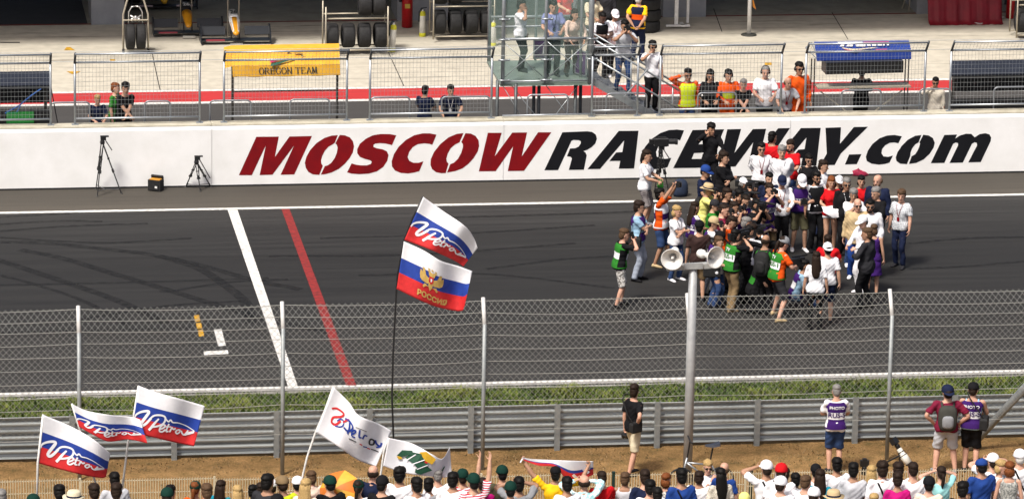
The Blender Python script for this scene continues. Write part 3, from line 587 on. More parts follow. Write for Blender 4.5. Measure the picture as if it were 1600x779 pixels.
# ---- shared small meshes in head space (origin: head centre, face towards -Y)
HEADM = {}
def hairmesh(kind):
    if kind in HEADM: return HEADM[kind]
    mb = MB()
    def shell(c, rad, cut=None, n=22, k=16, amp=.006, freq=60):
        rings = []
        for i in range(1, k):
            a = math.pi*i/k; ring = []
            for j in range(n):
                t = 2*math.pi*j/n; p = V(rad[0]*math.sin(a)*math.cos(t), rad[1]*math.sin(a)*math.sin(t), -rad[2]*math.cos(a))
                nz = mnoise.noise(Vector(p*freq))*amp+mnoise.noise(Vector(p*freq*.4+V(3,1,2)))*amp
                ring.append(p*(1+nz/.09)+V(*c))
            rings.append(ring)
        mb.loft(rings)
    if kind == 'short': shell((0,.016,.073), (.082,.105,.070), amp=.010, freq=50); shell((0,.035,.01), (.081,.080,.085), amp=.006, freq=50); shell((0,.050,-.028), (.070,.066,.076), amp=.008, freq=50)
    elif kind == 'underhat': shell((0,.050,-.026), (.068,.062,.070), amp=.006, freq=50); shell((0,.02,.02), (.078,.095,.075), amp=.003)
    elif kind == 'buzz': shell((0,.017,.066), (.078,.099,.068), amp=.002); shell((0,.03,.01), (.0775,.080,.08), amp=.001); shell((0,.048,-.02), (.064,.060,.065), amp=.001)
    elif kind == 'messy': shell((0,.015,.073), (.087,.109,.076), amp=.014, freq=45); shell((0,.034,.005), (.086,.084,.088), amp=.010, freq=45); shell((0,.050,-.03), (.072,.068,.080), amp=.012, freq=45)
    elif kind == 'bob':
        shell((0,.016,.071), (.087,.107,.074), amp=.010); shell((.0,.045,-.045), (.094,.074,.092), amp=.012)
    elif kind == 'long':
        shell((0,.016,.071), (.086,.106,.074), amp=.008)
        rings = []
        for z, rx, ry, yo in ((.05,.082,.085,.03),(-.03,.088,.070,.050),(-.11,.094,.056,.066),(-.20,.100,.048,.082),(-.30,.098,.042,.092),(-.38,.080,.034,.096),(-.43,.045,.022,.094)):
            rings.append([V(rx*math.cos(t)*(1+.10*math.sin(t*7+z*9)), yo+ry*math.sin(t)*(1+.14*math.sin(t*9+z*20)), z) for t in [2*math.pi*j/26 for j in range(26)]])
        mb.loft(rings)
    elif kind == 'pony':
        shell((0,.016,.070), (.082,.104,.070), amp=.004); shell((0,.035,.01), (.080,.080,.085), amp=.003); shell((0,.05,-.02), (.068,.062,.070), amp=.003)
        mb.tube(smooth_pts([(0,.10,.02),(0,.135,-.01),(0,.135,-.08),(.01,.125,-.17),(.01,.12,-.24)], 5), list(np.interp(np.linspace(0,1,21), [0,.2,.5,.8,1], [.018,.030,.034,.026,.006])), 10)
    elif kind == 'fringe':   # ring of hair round a bald crown
        for a in np.linspace(-.15, math.pi+.15, 13):
            x = .0745*math.cos(a); y = .012+.092*math.sin(a); mb.ell((x, y, -.008+.004*math.sin(5*a)), (.017,.021,.038+.012*math.sin(a)), 8, 5)
    elif kind == 'beard':
        mb.ell((0,-.066,-.092), (.042,.040,.034), 12, 8); mb.ell((0,-.094,-.055), (.024,.012,.008), 8, 5)
        for s in (-1, 1): mb.ell((s*.050,-.045,-.07), (.018,.034,.034), 8, 6)
    elif kind == 'cap':
        prof = [(.092,.012),(.094,.03),(.090,.06),(.078,.09),(.058,.112),(.030,.125),(.008,.129)]
        rings = [[V(rr*.97*math.cos(t), .006+rr*1.10*math.sin(t), z+.004) for t in [2*math.pi*j/24 for j in range(24)]] for rr, z in prof]; mb.loft(rings)
        out = []
        for i, (a) in enumerate(np.linspace(math.pi+.35, 2*math.pi-.35, 9)): out.append(V(.088*math.cos(a), .006+.100*math.sin(a), .024))
        tip = [V(p[0]*.92, -.10-.082*math.sin((i)/(8)*math.pi), .016-.012*math.sin(i/8*math.pi)) for i, p in enumerate(out)]
        top = [out, tip]; vs = [p for rw in top for p in rw]+[p+V(0,0,-.006) for rw in top for p in rw]
        n = 9; fs = [(i, i+1, n+i+1, n+i) for i in range(n-1)]+[(2*n+i+1, 2*n+i, 3*n+i, 3*n+i+1) for i in range(n-1)]+[(n+i, n+i+1, 3*n+i+1, 3*n+i) for i in range(n-1)]
        mb.add(vs, fs); mb.ell((0,.006,.134), (.009,.009,.006), 8, 4)
    elif kind == 'hat':
        prof = [(.150,.020),(.152,.026),(.098,.034),(.094,.07),(.090,.10),(.074,.122),(.03,.126),(.006,.124)]
        rings = [[V(rr*math.cos(t), .006+rr*1.08*math.sin(t), z+(.018*math.cos(2*t) if rr > .14 else 0)) for t in [2*math.pi*j/26 for j in range(26)]] for rr, z in prof]; mb.loft(rings)
    elif kind == 'hatband':
        rings = [[V(rr*math.cos(t), .006+rr*1.08*math.sin(t), z) for t in [2*math.pi*j/26 for j in range(26)]] for rr, z in ((.1005,.036),(.0985,.060))]; mb.loft(rings, cap=False)
    elif kind == 'kerchief':
        prof = [(.087,.030),(.088,.05),(.082,.08),(.066,.102),(.036,.120),(.01,.125)]
        rings = [[V(rr*.94*math.cos(t), .008+rr*1.10*math.sin(t), z+.01*math.sin(t)) for t in [2*math.pi*j/22 for j in range(22)]] for rr, z in prof]; mb.loft(rings)
    elif kind == 'sunglasses':
        for s in (-1, 1):
            mb.ell((s*.034,-.098,.004), (.029,.009,.020), 12, 8); mb.tube([(s*.060,-.088,.010),(s*.080,-.03,.010),(s*.080,.02,.002)], .004, 6)
        mb.tube([(-.012,-.104,.010),(.012,-.104,.010)], .004, 6)
    elif kind == 'eyes':
        mb.ell((.032,-.0895,.006), (.014,.006,.0065), 8, 6)
    elif kind == 'brow': mb.tube([(.012,-.0985,.028),(.034,-.0985,.033),(.054,-.084,.028)], .003, 5)
    elif kind == 'mouth': mb.tube([(-.025,-.092,-.068),(0,-.0985,-.066),(.025,-.092,-.068)], [.003,.0052,.003], 6)
    elif kind == 'headset':
        mb.tube([V(.088*math.sin(a), .005, .02+.118*math.cos(a)) for a in np.linspace(-1.5, 1.5, 13)], .009, 6)
        for s in (-1, 1): mb.lathe([(.010,0),(.036,0),(.038,.012),(.034,.030),(.012,.034)], 12, (s*.070,.008,-.008), (s,0,0))
        mb.tube([(.095,-.01,-.02),(.08,-.08,-.06),(.03,-.115,-.07)], .005, 5)
    HEADM[kind] = mb.mesh(kind, [MATS['placeholder']], True); return HEADM[kind]
def shoe_mesh(kind):
    k = 'shoe_'+kind
    if k in HEADM: return HEADM[k]
    mb = MB(); rings = []
    for y, w, h, zo in ((.075,.022,.020,.030),(.06,.036,.040,.036),(.02,.040,.050,.046),(-.05,.042,.038,.036),(-.11,.046,.030,.029),(-.16,.042,.024,.024),(-.19,.026,.014,.017)):
        rings.append([V(w*math.cos(t), y, zo+h*math.sin(t)*(1 if math.sin(t) > 0 else zo/h*.98)) for t in [2*math.pi*j/12 for j in range(12)]])
    mb.loft(rings)
    HEADM[k] = mb.mesh('shoe', [MATS['placeholder']], True); return HEADM[k]
mat('placeholder', (.5,.5,.5))
SKINS = [mat('skin_light', (.50,.285,.19), .55, var=.06, scale=20), mat('skin_tan', (.37,.20,.125), .55, var=.06, scale=20), mat('skin_dark', (.09,.05,.035), .5, var=.06, scale=20), mat('skin_pink', (.55,.31,.22), .55, var=.06, scale=20)]
def hairmat(n): return {'black': mat('hair_black', (.007,.006,.0055), .6, spec=.15, var=.3, scale=60), 'brown': mat('hair_brown', (.026,.015,.010), .65, spec=.15, var=.35, scale=60), 'lightbrown': mat('hair_light_brown', (.10,.058,.032), .65, spec=.15, var=.3, scale=60),
    'blond': mat('hair_blond', (.46,.31,.13), .65, spec=.15, var=.25, scale=60), 'ginger': mat('hair_ginger', (.20,.062,.018), .65, spec=.15, var=.3, scale=60), 'grey': mat('hair_grey', (.22,.21,.20), .6, var=.25, scale=60), 'white': mat('hair_white', (.55,.53,.50), .6, var=.15, scale=60)}[n]
def cloth(name, r, g, b, **k):
    k.setdefault('rough', .85); k.setdefault('var', .05); k.setdefault('scale', 9); k.setdefault('spec', .15)
    return mat('cloth_'+name, srgb(r, g, b), **k)
CL = {}
for n_, c_ in dict(white=(228,228,232), offwhite=(216,208,192), cream=(205,196,170), black=(20,20,23), charcoal=(44,44,48), navy=(24,32,58), blue=(32,62,128), sky=(150,185,210), denim=(46,66,104), paledenim=(150,158,172), red=(190,20,28), darkred=(120,14,26), maroon=(112,26,52), orange=(216,82,20), yellow=(238,184,28), lime=(196,214,40), paleyellow=(226,222,130), green=(44,118,40), darkgreen=(14,48,40), olive=(72,70,52), khaki=(124,104,76), beige=(188,166,128), grey=(134,136,140), lightgrey=(182,184,190), purple=(58,28,98), magenta=(178,22,110), teal=(20,128,150), aqua=(150,206,206), peach=(226,200,184), brown=(54,38,36), lilac=(120,128,172)).items():
    CL[n_] = cloth(n_, *c_)
def pattern(name, base, second, kind, scale):
    """woven or printed pattern: check, stripe or blotch"""
    if 'pat_'+name in MATS: return MATS['pat_'+name]
    m = bpy.data.materials.new('cloth_'+name); nt, b = _bsdf(m); b.inputs['Roughness'].default_value = .85; b.inputs['Specular IOR Level'].default_value = .15
    tc = nt.nodes.new('ShaderNodeTexCoord'); mix = nt.nodes.new('ShaderNodeMix'); mix.data_type = 'RGBA'
    mix.inputs[6].default_value = srgb(*base)+(1,); mix.inputs[7].default_value = srgb(*second)+(1,)
    if kind == 'check':
        ws = []
        for ax in ('X', 'Z'):
            w = nt.nodes.new('ShaderNodeTexWave'); w.bands_direction = ax; w.inputs['Scale'].default_value = scale; w.inputs['Distortion'].default_value = .4; nt.links.new(tc.outputs['Object'], w.inputs[0]); ws.append(w)
        mm = nt.nodes.new('ShaderNodeMath'); mm.operation = 'MULTIPLY'; nt.links.new(ws[0].outputs['Fac'], mm.inputs[0]); nt.links.new(ws[1].outputs['Fac'], mm.inputs[1]); f = mm.outputs[0]
    elif kind == 'stripe':
        w = nt.nodes.new('ShaderNodeTexWave'); w.bands_direction = 'Z'; w.inputs['Scale'].default_value = scale; nt.links.new(tc.outputs['Object'], w.inputs[0])
        rp = nt.nodes.new('ShaderNodeValToRGB'); rp.color_ramp.elements[0].position = .45; rp.color_ramp.elements[1].position = .55; nt.links.new(w.outputs['Fac'], rp.inputs[0]); f = rp.outputs[0]
    else:
        n = nt.nodes.new('ShaderNodeTexNoise'); n.inputs['Scale'].default_value = scale; n.inputs['Detail'].default_value = 2; nt.links.new(tc.outputs['Object'], n.inputs['Vector'])
        rp = nt.nodes.new('ShaderNodeValToRGB'); rp.color_ramp.elements[0].position = .44; rp.color_ramp.elements[1].position = .56; nt.links.new(n.outputs['Fac'], rp.inputs[0]); f = rp.outputs[0]
    nt.links.new(f, mix.inputs[0]); nt.links.new(mix.outputs[2], b.inputs['Base Color']); MATS['pat_'+name] = m; return m
CL['plaid'] = pattern('plaid', (205,208,212), (82,92,106), 'check', 9); CL['darkplaid'] = pattern('dark_plaid', (128,122,122), (54,48,52), 'check', 7)
CL['camo'] = pattern('camo', (206,204,200), (120,116,112), 'blotch', 22); CL['stripes'] = pattern('stripes', (190,30,50), (222,224,232), 'stripe', 9)
CL['floral'] = pattern('floral', (220,232,232), (150,204,210), 'blotch', 26); CL['lace'] = pattern('lace', (206,200,186), (170,162,148), 'blotch', 55); CL['mottled'] = pattern('mottled', (172,172,166), (120,122,120), 'blotch', 30); CL['bwcheck'] = pattern('bw_check', (196,192,184), (46,44,46), 'blotch', 18)
VESTM = {}
def vest_mesh(pose, fem, text, e):
    k = (pose, fem, text, e)
    if k in VESTM: return VESTM[k]
    r = rig(pose, fem); mb = MB(); z0, z1 = .92, 1.45
    infl = lambda z: e+.012+(.012 if z < 1.05 else 0)
    rings = torso_rings(r, fem, infl, z0, z1, 22, step=.027); n = len(rings)
    rm = [1 if .38 < (i+.5)/(n-1) < .63 else 0 for i in range(n-1)]
    mb.loft(rings, cap=False, ring_m=rm); rmm = MB()
    vest = MB(); nseg = 22      # a bib: open at the sides below the arms
    zs_ = np.linspace(z0, z1, n); vest.v = mb.v
    for f, m_ in zip(mb.f, mb.m):
        ring_i, j = f[0]//nseg, f[0] % nseg; t = 2*math.pi*(j+.5)/nseg
        if abs(math.cos(t)) > .80 and .94 < zs_[ring_i] < 1.33: continue
        vest.f.append(f); vest.m.append(m_)
    tb = MB()
    if text:
        for txt, zc, sz, mi in text:
            vs, fs = text_mesh(txt, sz, bold=sz*.02)
            for back in (True, False):
                pts = [torso_pt(r, fem, e+.012+.010+(.010 if zc < 1.05 else 0), (-x if back else x), zc+y, back) for x, y in vs]
                tb.add(pts, [f if True else f for f in fs], mi)
    VESTM[k] = (vest.mesh('vest', [MATS['placeholder'], MATS['placeholder']], True), tb.mesh('lettering', [MATS['placeholder'], MATS['placeholder']]) if text else None); return VESTM[k]
COUNT = [0]
def person(label, pos, face, pose='stand', h=1.76, top=('tee','white'), legs=('trousers','navy'), shoes='black', hair=('short','brown'), hat=None, skin=0, fem=False, fat=1.0, shades=False, facep=True, headset=False, beard=None, vest=None, lanyard=None, belt=None, group=None, sockless=False):
    """pos: point on the ground; face: degrees, 0 looks at -Y, 90 looks at +X"""
    s = h/1.755; rg = rig(pose, fem); sk = SKINS[skin] if not hasattr(skin, 'name') else skin
    root = put('person', garment(pose, fem, 'body'), None)
    if not root.data.materials: root.data.materials.append(MATS['placeholder'])
    root.material_slots[0].link = 'OBJECT'; root.material_slots[0].material = sk
    root.location = tuple(float(q) for q in pos); root.rotation_euler = (0, 0, R(face)); root.scale = (s*fat, s*fat, s)
    tag(root, label, 'person', group)
    def g(kind, name, mt):
        me = garment(pose, fem, kind)
        if not me.materials: me.materials.append(MATS['placeholder'])
        return put(name, me, root, mats=[CL[mt] if isinstance(mt, str) else mt])
    if top: g(top[0], {'tee':'t_shirt','long':'shirt','tank':'tank_top','jacket':'jacket','dress':'dress'}[top[0]], top[1])
    if legs: g(legs[0], {'trousers':'trousers','jeans':'jeans','shorts':'shorts','skirt':'skirt','hotpants':'shorts'}[legs[0]], legs[1])
    if shoes:
        for hip, kn, an, sd in rg.legs:
            mw = Matrix.Translation((an[0], an[1], max(0, an[2]-.085))) @ Matrix.Rotation(sd*.18, 4, 'Z')
            put('shoe', shoe_mesh('a'), root, mw=mw, mats=[CL[shoes]])
    hm = rg.mh
    k = 1.05 if fem else 1.10; hs = hm @ Matrix.Scale(k, 4)
    if hair: put('hair', hairmesh('underhat' if hat and hair[0] in ('short','messy','buzz') else hair[0]), root, mw=hs, mats=[hairmat(hair[1])])
    if beard: put('beard', hairmesh('beard'), root, mw=hs, mats=[hairmat(beard)])
    if hat:
        put({'cap':'cap','hat':'hat','kerchief':'kerchief','backcap':'cap'}[hat[0]], hairmesh('cap' if hat[0] == 'backcap' else hat[0]), root, mw=(hs @ Matrix.Scale(1.07, 4) @ Matrix.Rotation(math.pi, 4, 'Z')) if hat[0] == 'backcap' else hs @ Matrix.Scale(1.07, 4), mats=[CL[hat[1]]])
        if hat[0] == 'hat': put('hat_band', hairmesh('hatband'), root, mw=hs @ Matrix.Scale(1.07, 4), mats=[CL['navy']])
    if facep:
        for sg in (1, -1):
            fl = hs @ Matrix.Scale(sg, 4, (1, 0, 0))
            put('eye', hairmesh('eyes'), root, mw=fl, mats=[mat('eye_dark', (.02,.015,.012), .3)]); put('eyebrow', hairmesh('brow'), root, mw=fl, mats=[hairmat(hair[1] if hair else 'brown')])
        put('mouth', hairmesh('mouth'), root, mw=hs, mats=[mat('lips', (.30,.11,.09), .5)])
    if shades: put('sunglasses', hairmesh('sunglasses'), root, mw=hs, mats=[mat('dark_lens', (.008,.008,.010), .12)])
    if headset: put('headset', hairmesh('headset'), root, mw=hs, mats=[mat('black_plastic', (.014,.014,.015), .4)])
    if vest:
        ca, cb, txt = vest; vm, tm = vest_mesh(pose, fem, txt, .024 if top[0] != 'jacket' else .04)
        vo = put('vest', vm, root, mats=[CL[ca], CL[cb]])
        if tm: tag(put('lettering', tm, vo, mats=[CL[ca], CL[cb]]), kind='stuff')
    if lanyard:
        mb = MB(); P_ = lambda x, z: torso_pt(rg, fem, .036, x, z, False)
        mb.tube([P_(-.07,1.455), P_(-.05,1.38), P_(-.015,1.22), P_(0,1.17)], .006, 5); mb.tube([P_(.07,1.455), P_(.05,1.38), P_(.015,1.22), P_(0,1.17)], .006, 5)
        c = P_(0, 1.13); mb.box(c, (.06,.006,.09))
        mb.build('lanyard', CL[lanyard], root)
    COUNT[0] += 1
    root['_pose'] = pose
    return root
# ================================================================== GALVANISED THINGS ALONG THE SPECTATOR SIDE
galv = mat('galvanised', (.31,.33,.33), .55, metal=.3, var=.12, scale=7, col2=(.23,.25,.26)); galvw = mat('galvanised_wire', (.36,.36,.33), .55, metal=.3, var=.1, scale=9)
galvp = mat('galvanised_pale', (.40,.41,.41), .55, metal=.2, var=.1, scale=5, col2=(.31,.32,.33)); whitepost = mat('white_post_paint', (.60,.60,.585), .5, var=.08, scale=8)
YP = -22.81
cf = empty('catch_fence', (0, YP, 0), 'tall chain-link catch fence with grey posts and wires leaning in at the top', 'fence')
postx = [-14.0, -10.0, -6.05, -2.11, 1.93, 5.99, 9.95, 13.9]
LEAN = .30
for x in postx:
    mb = MB(); mb.tube([(x, YP, -.1), (x, YP, 2.98)], .040, 10); part('post', mb, galv, cf, smooth=True)
    mb = MB(); mb.tube([(x, YP, 2.96), (x+.006, YP+LEAN+.02, 3.42)], .041, 10); part('post_top', mb, whitepost, cf, smooth=True)
def fpt(x, z):      # point of the fence surface
    t = max(0, (z-2.98)/.40); w = .02*mnoise.noise(Vector((x*.8, z*1.1, 0)))
    return (x, YP+.062+t*LEAN+w, z)
mb = MB(); DX, DZ = .122, .128; z0, z1 = .80, 3.36; x0, x1 = -14.2, 14.2
for sgn in (1, -1):
    n0 = int((x1-x0+(z1-z0)*DX/DZ)/DX)+1
    for i in range(n0):
        xs = x0-(z1-z0)*DX/DZ+i*DX if sgn > 0 else x0+i*DX
        pts = []
        for z in list(np.arange(z0, 2.98, .43))+[2.98, 3.2, z1]:
            x = xs+sgn*(z-z0)*DX/DZ
            if x0 <= x <= x1: q = fpt(x, z); pts.append((q[0], q[1]+sgn*.004, q[2]))
        if len(pts) > 1: mb.tube(pts, .0038, 3, cap=False)
tag(part('chain_link_mesh', mb, galvw, cf), kind='stuff')
for z in (3.355, 3.16, 2.98, 2.74, 2.47, 2.21, 1.95, 1.69, 1.42, .82):
    mb = MB(); pts = []
    for i in range(len(postx)-1):
        sag = random.uniform(.012, .05); rise = random.uniform(-.015, .015)
        for j in range(8):
            t = j/8; x = postx[i]+(postx[i+1]-postx[i])*t; q = fpt(x, z+rise*t*(1-t)*4-sag*4*t*(1-t)); pts.append((q[0], q[1]-.014, q[2]))
    mb.tube(pts, .0068, 5); part('tension_wire', mb, galvw, cf)
# stay leaning against the fence on the right
A = PZ(1512, 702, 0); B = V(9.95, YP-.06, PY(1698, 496, YP)[2]); mb = MB(); mb.tube([A, B], .082, 12); part('stay', mb, galv, cf, smooth=True)
# ---- triple guard rail
YR = -21.65
gr = empty('guard_rail', (0, YR, 0), 'triple galvanised guard rail in front of the grass verge', 'guard rail')
rp_px = [113, 272, 432, 577, 735, 870, 1026, 1182, 1335, 1490]; rx = [PY(x, 712-(x-432)*.02, YR)[0] for x in rp_px]; rx = [rx[0]-4, rx[0]-2]+rx+[rx[-1]+2, rx[-1]+4, rx[-1]+6]
galvd = mat('galvanised_rail', (.41,.44,.445), .34, metal=.35, var=.12, scale=1.5, col2=(.31,.34,.345), stretch=(.4,1,2))
for x in rx:
    mb = MB(); w = .055
    mb.box((x, YR-.035, .44), (.105, .010, 1.06)); mb.box((x-w+.005, YR+.005, .44), (.010, .07, 1.06)); mb.box((x+w-.005, YR+.005, .44), (.010, .07, 1.06)); part('post', mb, galv, gr)
prof = [(-.150,.012),(-.140,.0),(-.126,.004),(-.105,.070),(-.060,.088),(-.030,.026),(-.012,.004),(.012,.004),(.030,.026),(.060,.088),(.105,.070),(.126,.004),(.140,.0),(.150,.012)]
for zc in (.785, .505, .225):
    for i in range(0, len(rx)-2, 2):
        mb = MB(); a, b = rx[i]-.10, rx[i+2]+.10; dy = .004*((i//2) % 2); rings = []
        dz = random.uniform(-.006, .006)
        for x in (a, b):
            fr = [(x, YR+.050+dy+d, zc+dz+z) for z, d in prof]; rings.append(fr+[(x, y+.006, z) for _, y, z in fr[::-1]])
        mb.loft(rings); part('rail_beam', mb, galvd, gr)
# ---- loudspeaker pole
YL = -23.9
pb = PY(1073.5, 752, YL); lp = empty('loudspeaker_pole', (pb[0], YL, 0), 'tall grey pole carrying two white horn loudspeakers on a crossbar', 'loudspeaker pole')
ptop = PY(1083, 412, YL); mb = MB(); mb.tube([(pb[0], YL, -.05), (pb[0]+.01, YL, 2.2), (ptop[0], YL, ptop[2])], [.092,.088,.084], 16); part('pole', mb, galvp, lp, smooth=True)
mb = MB(); a = PY(1042, 418, YL); b = PY(1124, 413, YL); mb.bar(a, b, .14, .10); part('crossbar', mb, galvp, lp)
mb = MB(); a = PY(1068, 416, YL-.1); b = PY(1098, 415, YL-.1); mb.bar(a, b, .02, .12); part('clamp_plate', mb, galvp, lp)
hornm = mat('horn_white', (.74,.73,.70), .45, var=.05, scale=8)
for (px_, py_), ax, rr in (((1050, 405), (-.30,-1,-.10), .215), ((1118, 402), (.55,-1,.06), .215)):
    c = PY(px_, py_, YL-.20); ax = norm(ax)
    outer = [(.03,-.36),(.045,-.30),(.065,-.22),(.10,-.12),(.15,-.05),(rr-.012,-.006),(rr,.0),(rr,.012),(rr-.010,.012),(.145,-.045),(.095,-.11),(.055,-.20),(.03,-.25)]
    mb = MB(); mb.lathe(outer, 28, c, ax, cap=True); h = part('horn', mb, hornm, lp, smooth=True)
    mb = MB(); mb.lathe([(.012,-.22),(.030,-.16),(.034,-.10),(.024,-.055),(.006,-.045)], 14, c, ax); o = mb.build('throat_plug', hornm, h, smooth=True)
    mb = MB(); mb.lathe([(.02,-.50),(.075,-.50),(.085,-.47),(.085,-.38),(.06,-.35),(.02,-.34)], 16, c, ax); mb.build('driver', hornm, h, smooth=True)
    mb = MB(); q = c-ax*.16; mb.bar(q, V(q[0], YL, PY(1083,413,YL)[2]), .03, .03); mb.build('bracket', galvp, h)
# ---- low cream fence of thin bars between the dirt and the crowd
creamf = mat('cream_fence', (.56,.50,.36), .6, var=.1, scale=6); greenpost = mat('green_post', (.010,.035,.030), .5)
YC = -26.42; pw_ = 2.52; n0 = -15.2
pan = None
for i in range(12):
    xc = n0+i*pw_+pw_/2
    if pan is None:
        e = empty('low_fence_panel', (xc, YC, 0), 'low cream fence panel of thin upright bars behind the spectators', 'fence', 'low cream fence panels')
        mb = MB()
        for j in range(50): x = xc-pw_/2+.03+j*.0495; mb.tube([(x, YC, .04), (x, YC, 1.04)], .0072, 4, cap=False)
        tag(part('bars', mb, creamf, e), kind='stuff')
        for z in (.08, .42, .76, 1.0): mb = MB(); mb.bar((xc-pw_/2+.01, YC+.010, z), (xc+pw_/2-.01, YC+.010, z), .010, .014); part('cross_wire', mb, creamf, e)
        mb = MB(); mb.box((xc+pw_/2, YC+.03, .52), (.04, .04, 1.02)); part('post', mb, greenpost if False else creamf, e)
        pan = e; pan_parts = list(C.objects)[-6:]; e.location.y = YC-.045*(xc+1)
    else:
        c = pan.copy(); C.objects.link(c); c.location.x = xc; c.location.y = YC-.045*(xc+1)
        for ch in pan_parts: d = ch.copy(); C.objects.link(d); d.parent = c; d.matrix_parent_inverse = ch.matrix_parent_inverse.copy()
for px_ in (958, 1171):
    p = PY(px_, 752, YC+.03); yq = YC-.045*(p[0]+1)+.045; mb = MB(); mb.box((p[0], yq, .50), (.055, .05, 1.06)); mb.box((p[0], yq, 1.04), (.065, .06, .02)); tag(mb.build('fence_post', greenpost), 'dark green post standing at the low cream fence', 'post', 'dark green posts of the low fence')
# ================================================================== PIT WALL FENCE PANELS, HOOPS, CANOPIES, TOWER
pgal = mat('pit_fence_steel', (.40,.43,.46), .4, metal=.6, var=.08, scale=9); pwire = mat('pit_fence_wire', (.42,.44,.44), .5, metal=.3)
YFN = .26
def pit_panel(px0, px1, ytop0, ytop1, label):
    xa = PY(px0, 150, YFN)[0]; xb = PY(px1, 150, YFN)[0]; zt = 3.02; e = empty('pit_fence_panel', ((xa+xb)/2, YFN, WH), label, 'fence', 'mesh panels on the pit wall')
    kd, kh = -.30, .29
    for x in (xa, xb):
        mb = MB(); mb.tube([(x, YFN, WH+.01), (x, YFN, zt)], .028, 8); part('post', mb, pgal, e, smooth=True)
        mb = MB(); mb.tube([(x, YFN, zt-.01), (x, YFN+kd, zt+kh)], .029, 8); part('post_top', mb, mat('pit_post_dark', (.10,.11,.12), .5, metal=.4), e, smooth=True)
        mb = MB(); mb.box((x, YFN, WH+.022), (.16, .13, .016)); part('foot_plate', mb, pgal, e)
    for z, y in ((zt, YFN), (zt+kh-.02, YFN+kd), (WH+.16, YFN)):
        mb = MB(); mb.tube([(xa, y, z), (xb, y, z)], .024, 8); part('rail', mb, pgal, e, smooth=True)
    mb = MB(); n = int(round((xb-xa)/.085))
    for i in range(1, n):
        x = xa+(xb-xa)*i/n; mb.tube([(x, YFN, WH+.16), (x, YFN, zt), (x, YFN+kd, zt+kh)], .0034, 3, cap=False)
    for z in np.arange(WH+.27, zt, .112): mb.tube([(xa, YFN+.004, z), (xb, YFN+.004, z)], .0034, 3, cap=False)
    for t in (.33, .66): mb.tube([(xa, YFN+kd*t, zt+kh*t), (xb, YFN+kd*t, zt+kh*t)], .0034, 3, cap=False)
    tag(part('wire_mesh', mb, pwire, e), kind='stuff'); return e
for p0, p1, lb in ((-112,79,'mesh fence panel before the dark pit stand with the green board'), (117,312,'mesh fence panel before the group with the red-haired boy'), (350,542,'mesh fence panel before the yellow canopy'), (578,768,'mesh fence panel before the two men in navy polo shirts'),
                   (925,996,'narrow mesh fence panel at the foot of the glass tower stairs'), (1031,1220,'mesh fence panel before the marshals in bright vests'), (1258,1444,'mesh fence panel before the blue canopy'), (1484,1676,'mesh fence panel before the wide dark pit stand')):
    pit_panel(p0, p1, 0, 0, lb)
mb = MB(); a = PY(785, 181, YFN+.02); b = PY(930, 178, YFN+.02); mb.tube([a, b], .024, 8); tag(mb.build('handrail', pgal, smooth=True), 'single steel handrail bar below the glass tower', 'handrail')
# cables strung between the panels
mb = MB()
for z in (3.28, 3.05): mb.tube([(-12, YFN-.02, z), (16, YFN-.02, z)], .006, 4)
tag(mb.build('fence_cable', pwire), 'pair of thin steel cables strung along the pit fence', 'cable', kind='stuff')
# hoop barriers standing on the deck behind the wall
YH = .66
def hoop(px0, px1, ptop, label='steel hoop barrier on the deck behind the pit wall'):
    xa = PY(px0, 172, YH)[0]; xb = PY(px1, 172, YH)[0]; zt = PY((px0+px1)/2, ptop, YH)[2]; r = .10
    e = empty('hoop_barrier', ((xa+xb)/2, YH, .6), label, 'barrier', 'hoop barriers behind the pit wall')
    pts = [(xa, YH, .6), (xa, YH, zt-r)]+[(xa+r-r*math.cos(a), YH, zt-r+r*math.sin(a)) for a in np.linspace(.3, math.pi/2, 5)]+[(xb-r+r*math.sin(a), YH, zt-r+r*math.cos(a)) for a in np.linspace(0, math.pi/2-.3, 5)]+[(xb, YH, zt-r), (xb, YH, .6)]
    mb = MB(); mb.tube(pts, .022, 8, hint=(0,1,0)); part('frame', mb, pgal, e, smooth=True)
    mb = MB(); mb.tube([(xa, YH, 1.12), (xb, YH, 1.12)], .018, 6); part('crossbar', mb, pgal, e)
for a, b, t, w_ in ((79,140,160,'between the green board stand and the blond child'), (226,266,158,'beside the man in black polo with the children'), (328,392,157,'at the first post of the yellow canopy'), (453,515,155,'under the lettering of the yellow canopy'), (579,640,152,'beside the man in navy turned from the track'), (690,765,151,'beside the man in navy with a badge'), (824,887,148,'between the legs of the glass tower'), (947,1010,146,'under the tower stairs'), (1090,1150,145,'in front of the woman in black'), (1314,1376,141,'under the blue canopy'), (1436,1484,139,'beside the man in the white jacket'), (1552,1615,136,'before the wide black pit stand')): hoop(a, b, t, 'steel hoop barrier '+w_)
a_ = PY(914, 181, .75); e = empty('hoop_barrier', (a_[0], .75, .6), 'low steel hoop barrier peeping over the wall below the stairs', 'barrier', None)
xa = PY(922, 181, .75)[0]; xb = PY(980, 181, .75)[0]; zt = PY(950, 180, .75)[2]
mb = MB(); mb.tube([(xa,.75,.6),(xa,.75,zt-.08),(xa+.03,.75,zt-.02),(xa+.08,.75,zt),(xb-.08,.75,zt),(xb-.03,.75,zt-.02),(xb,.75,zt-.08),(xb,.75,.6)], .022, 8, hint=(0,1,0)); part('frame', mb, pgal, e, smooth=True)
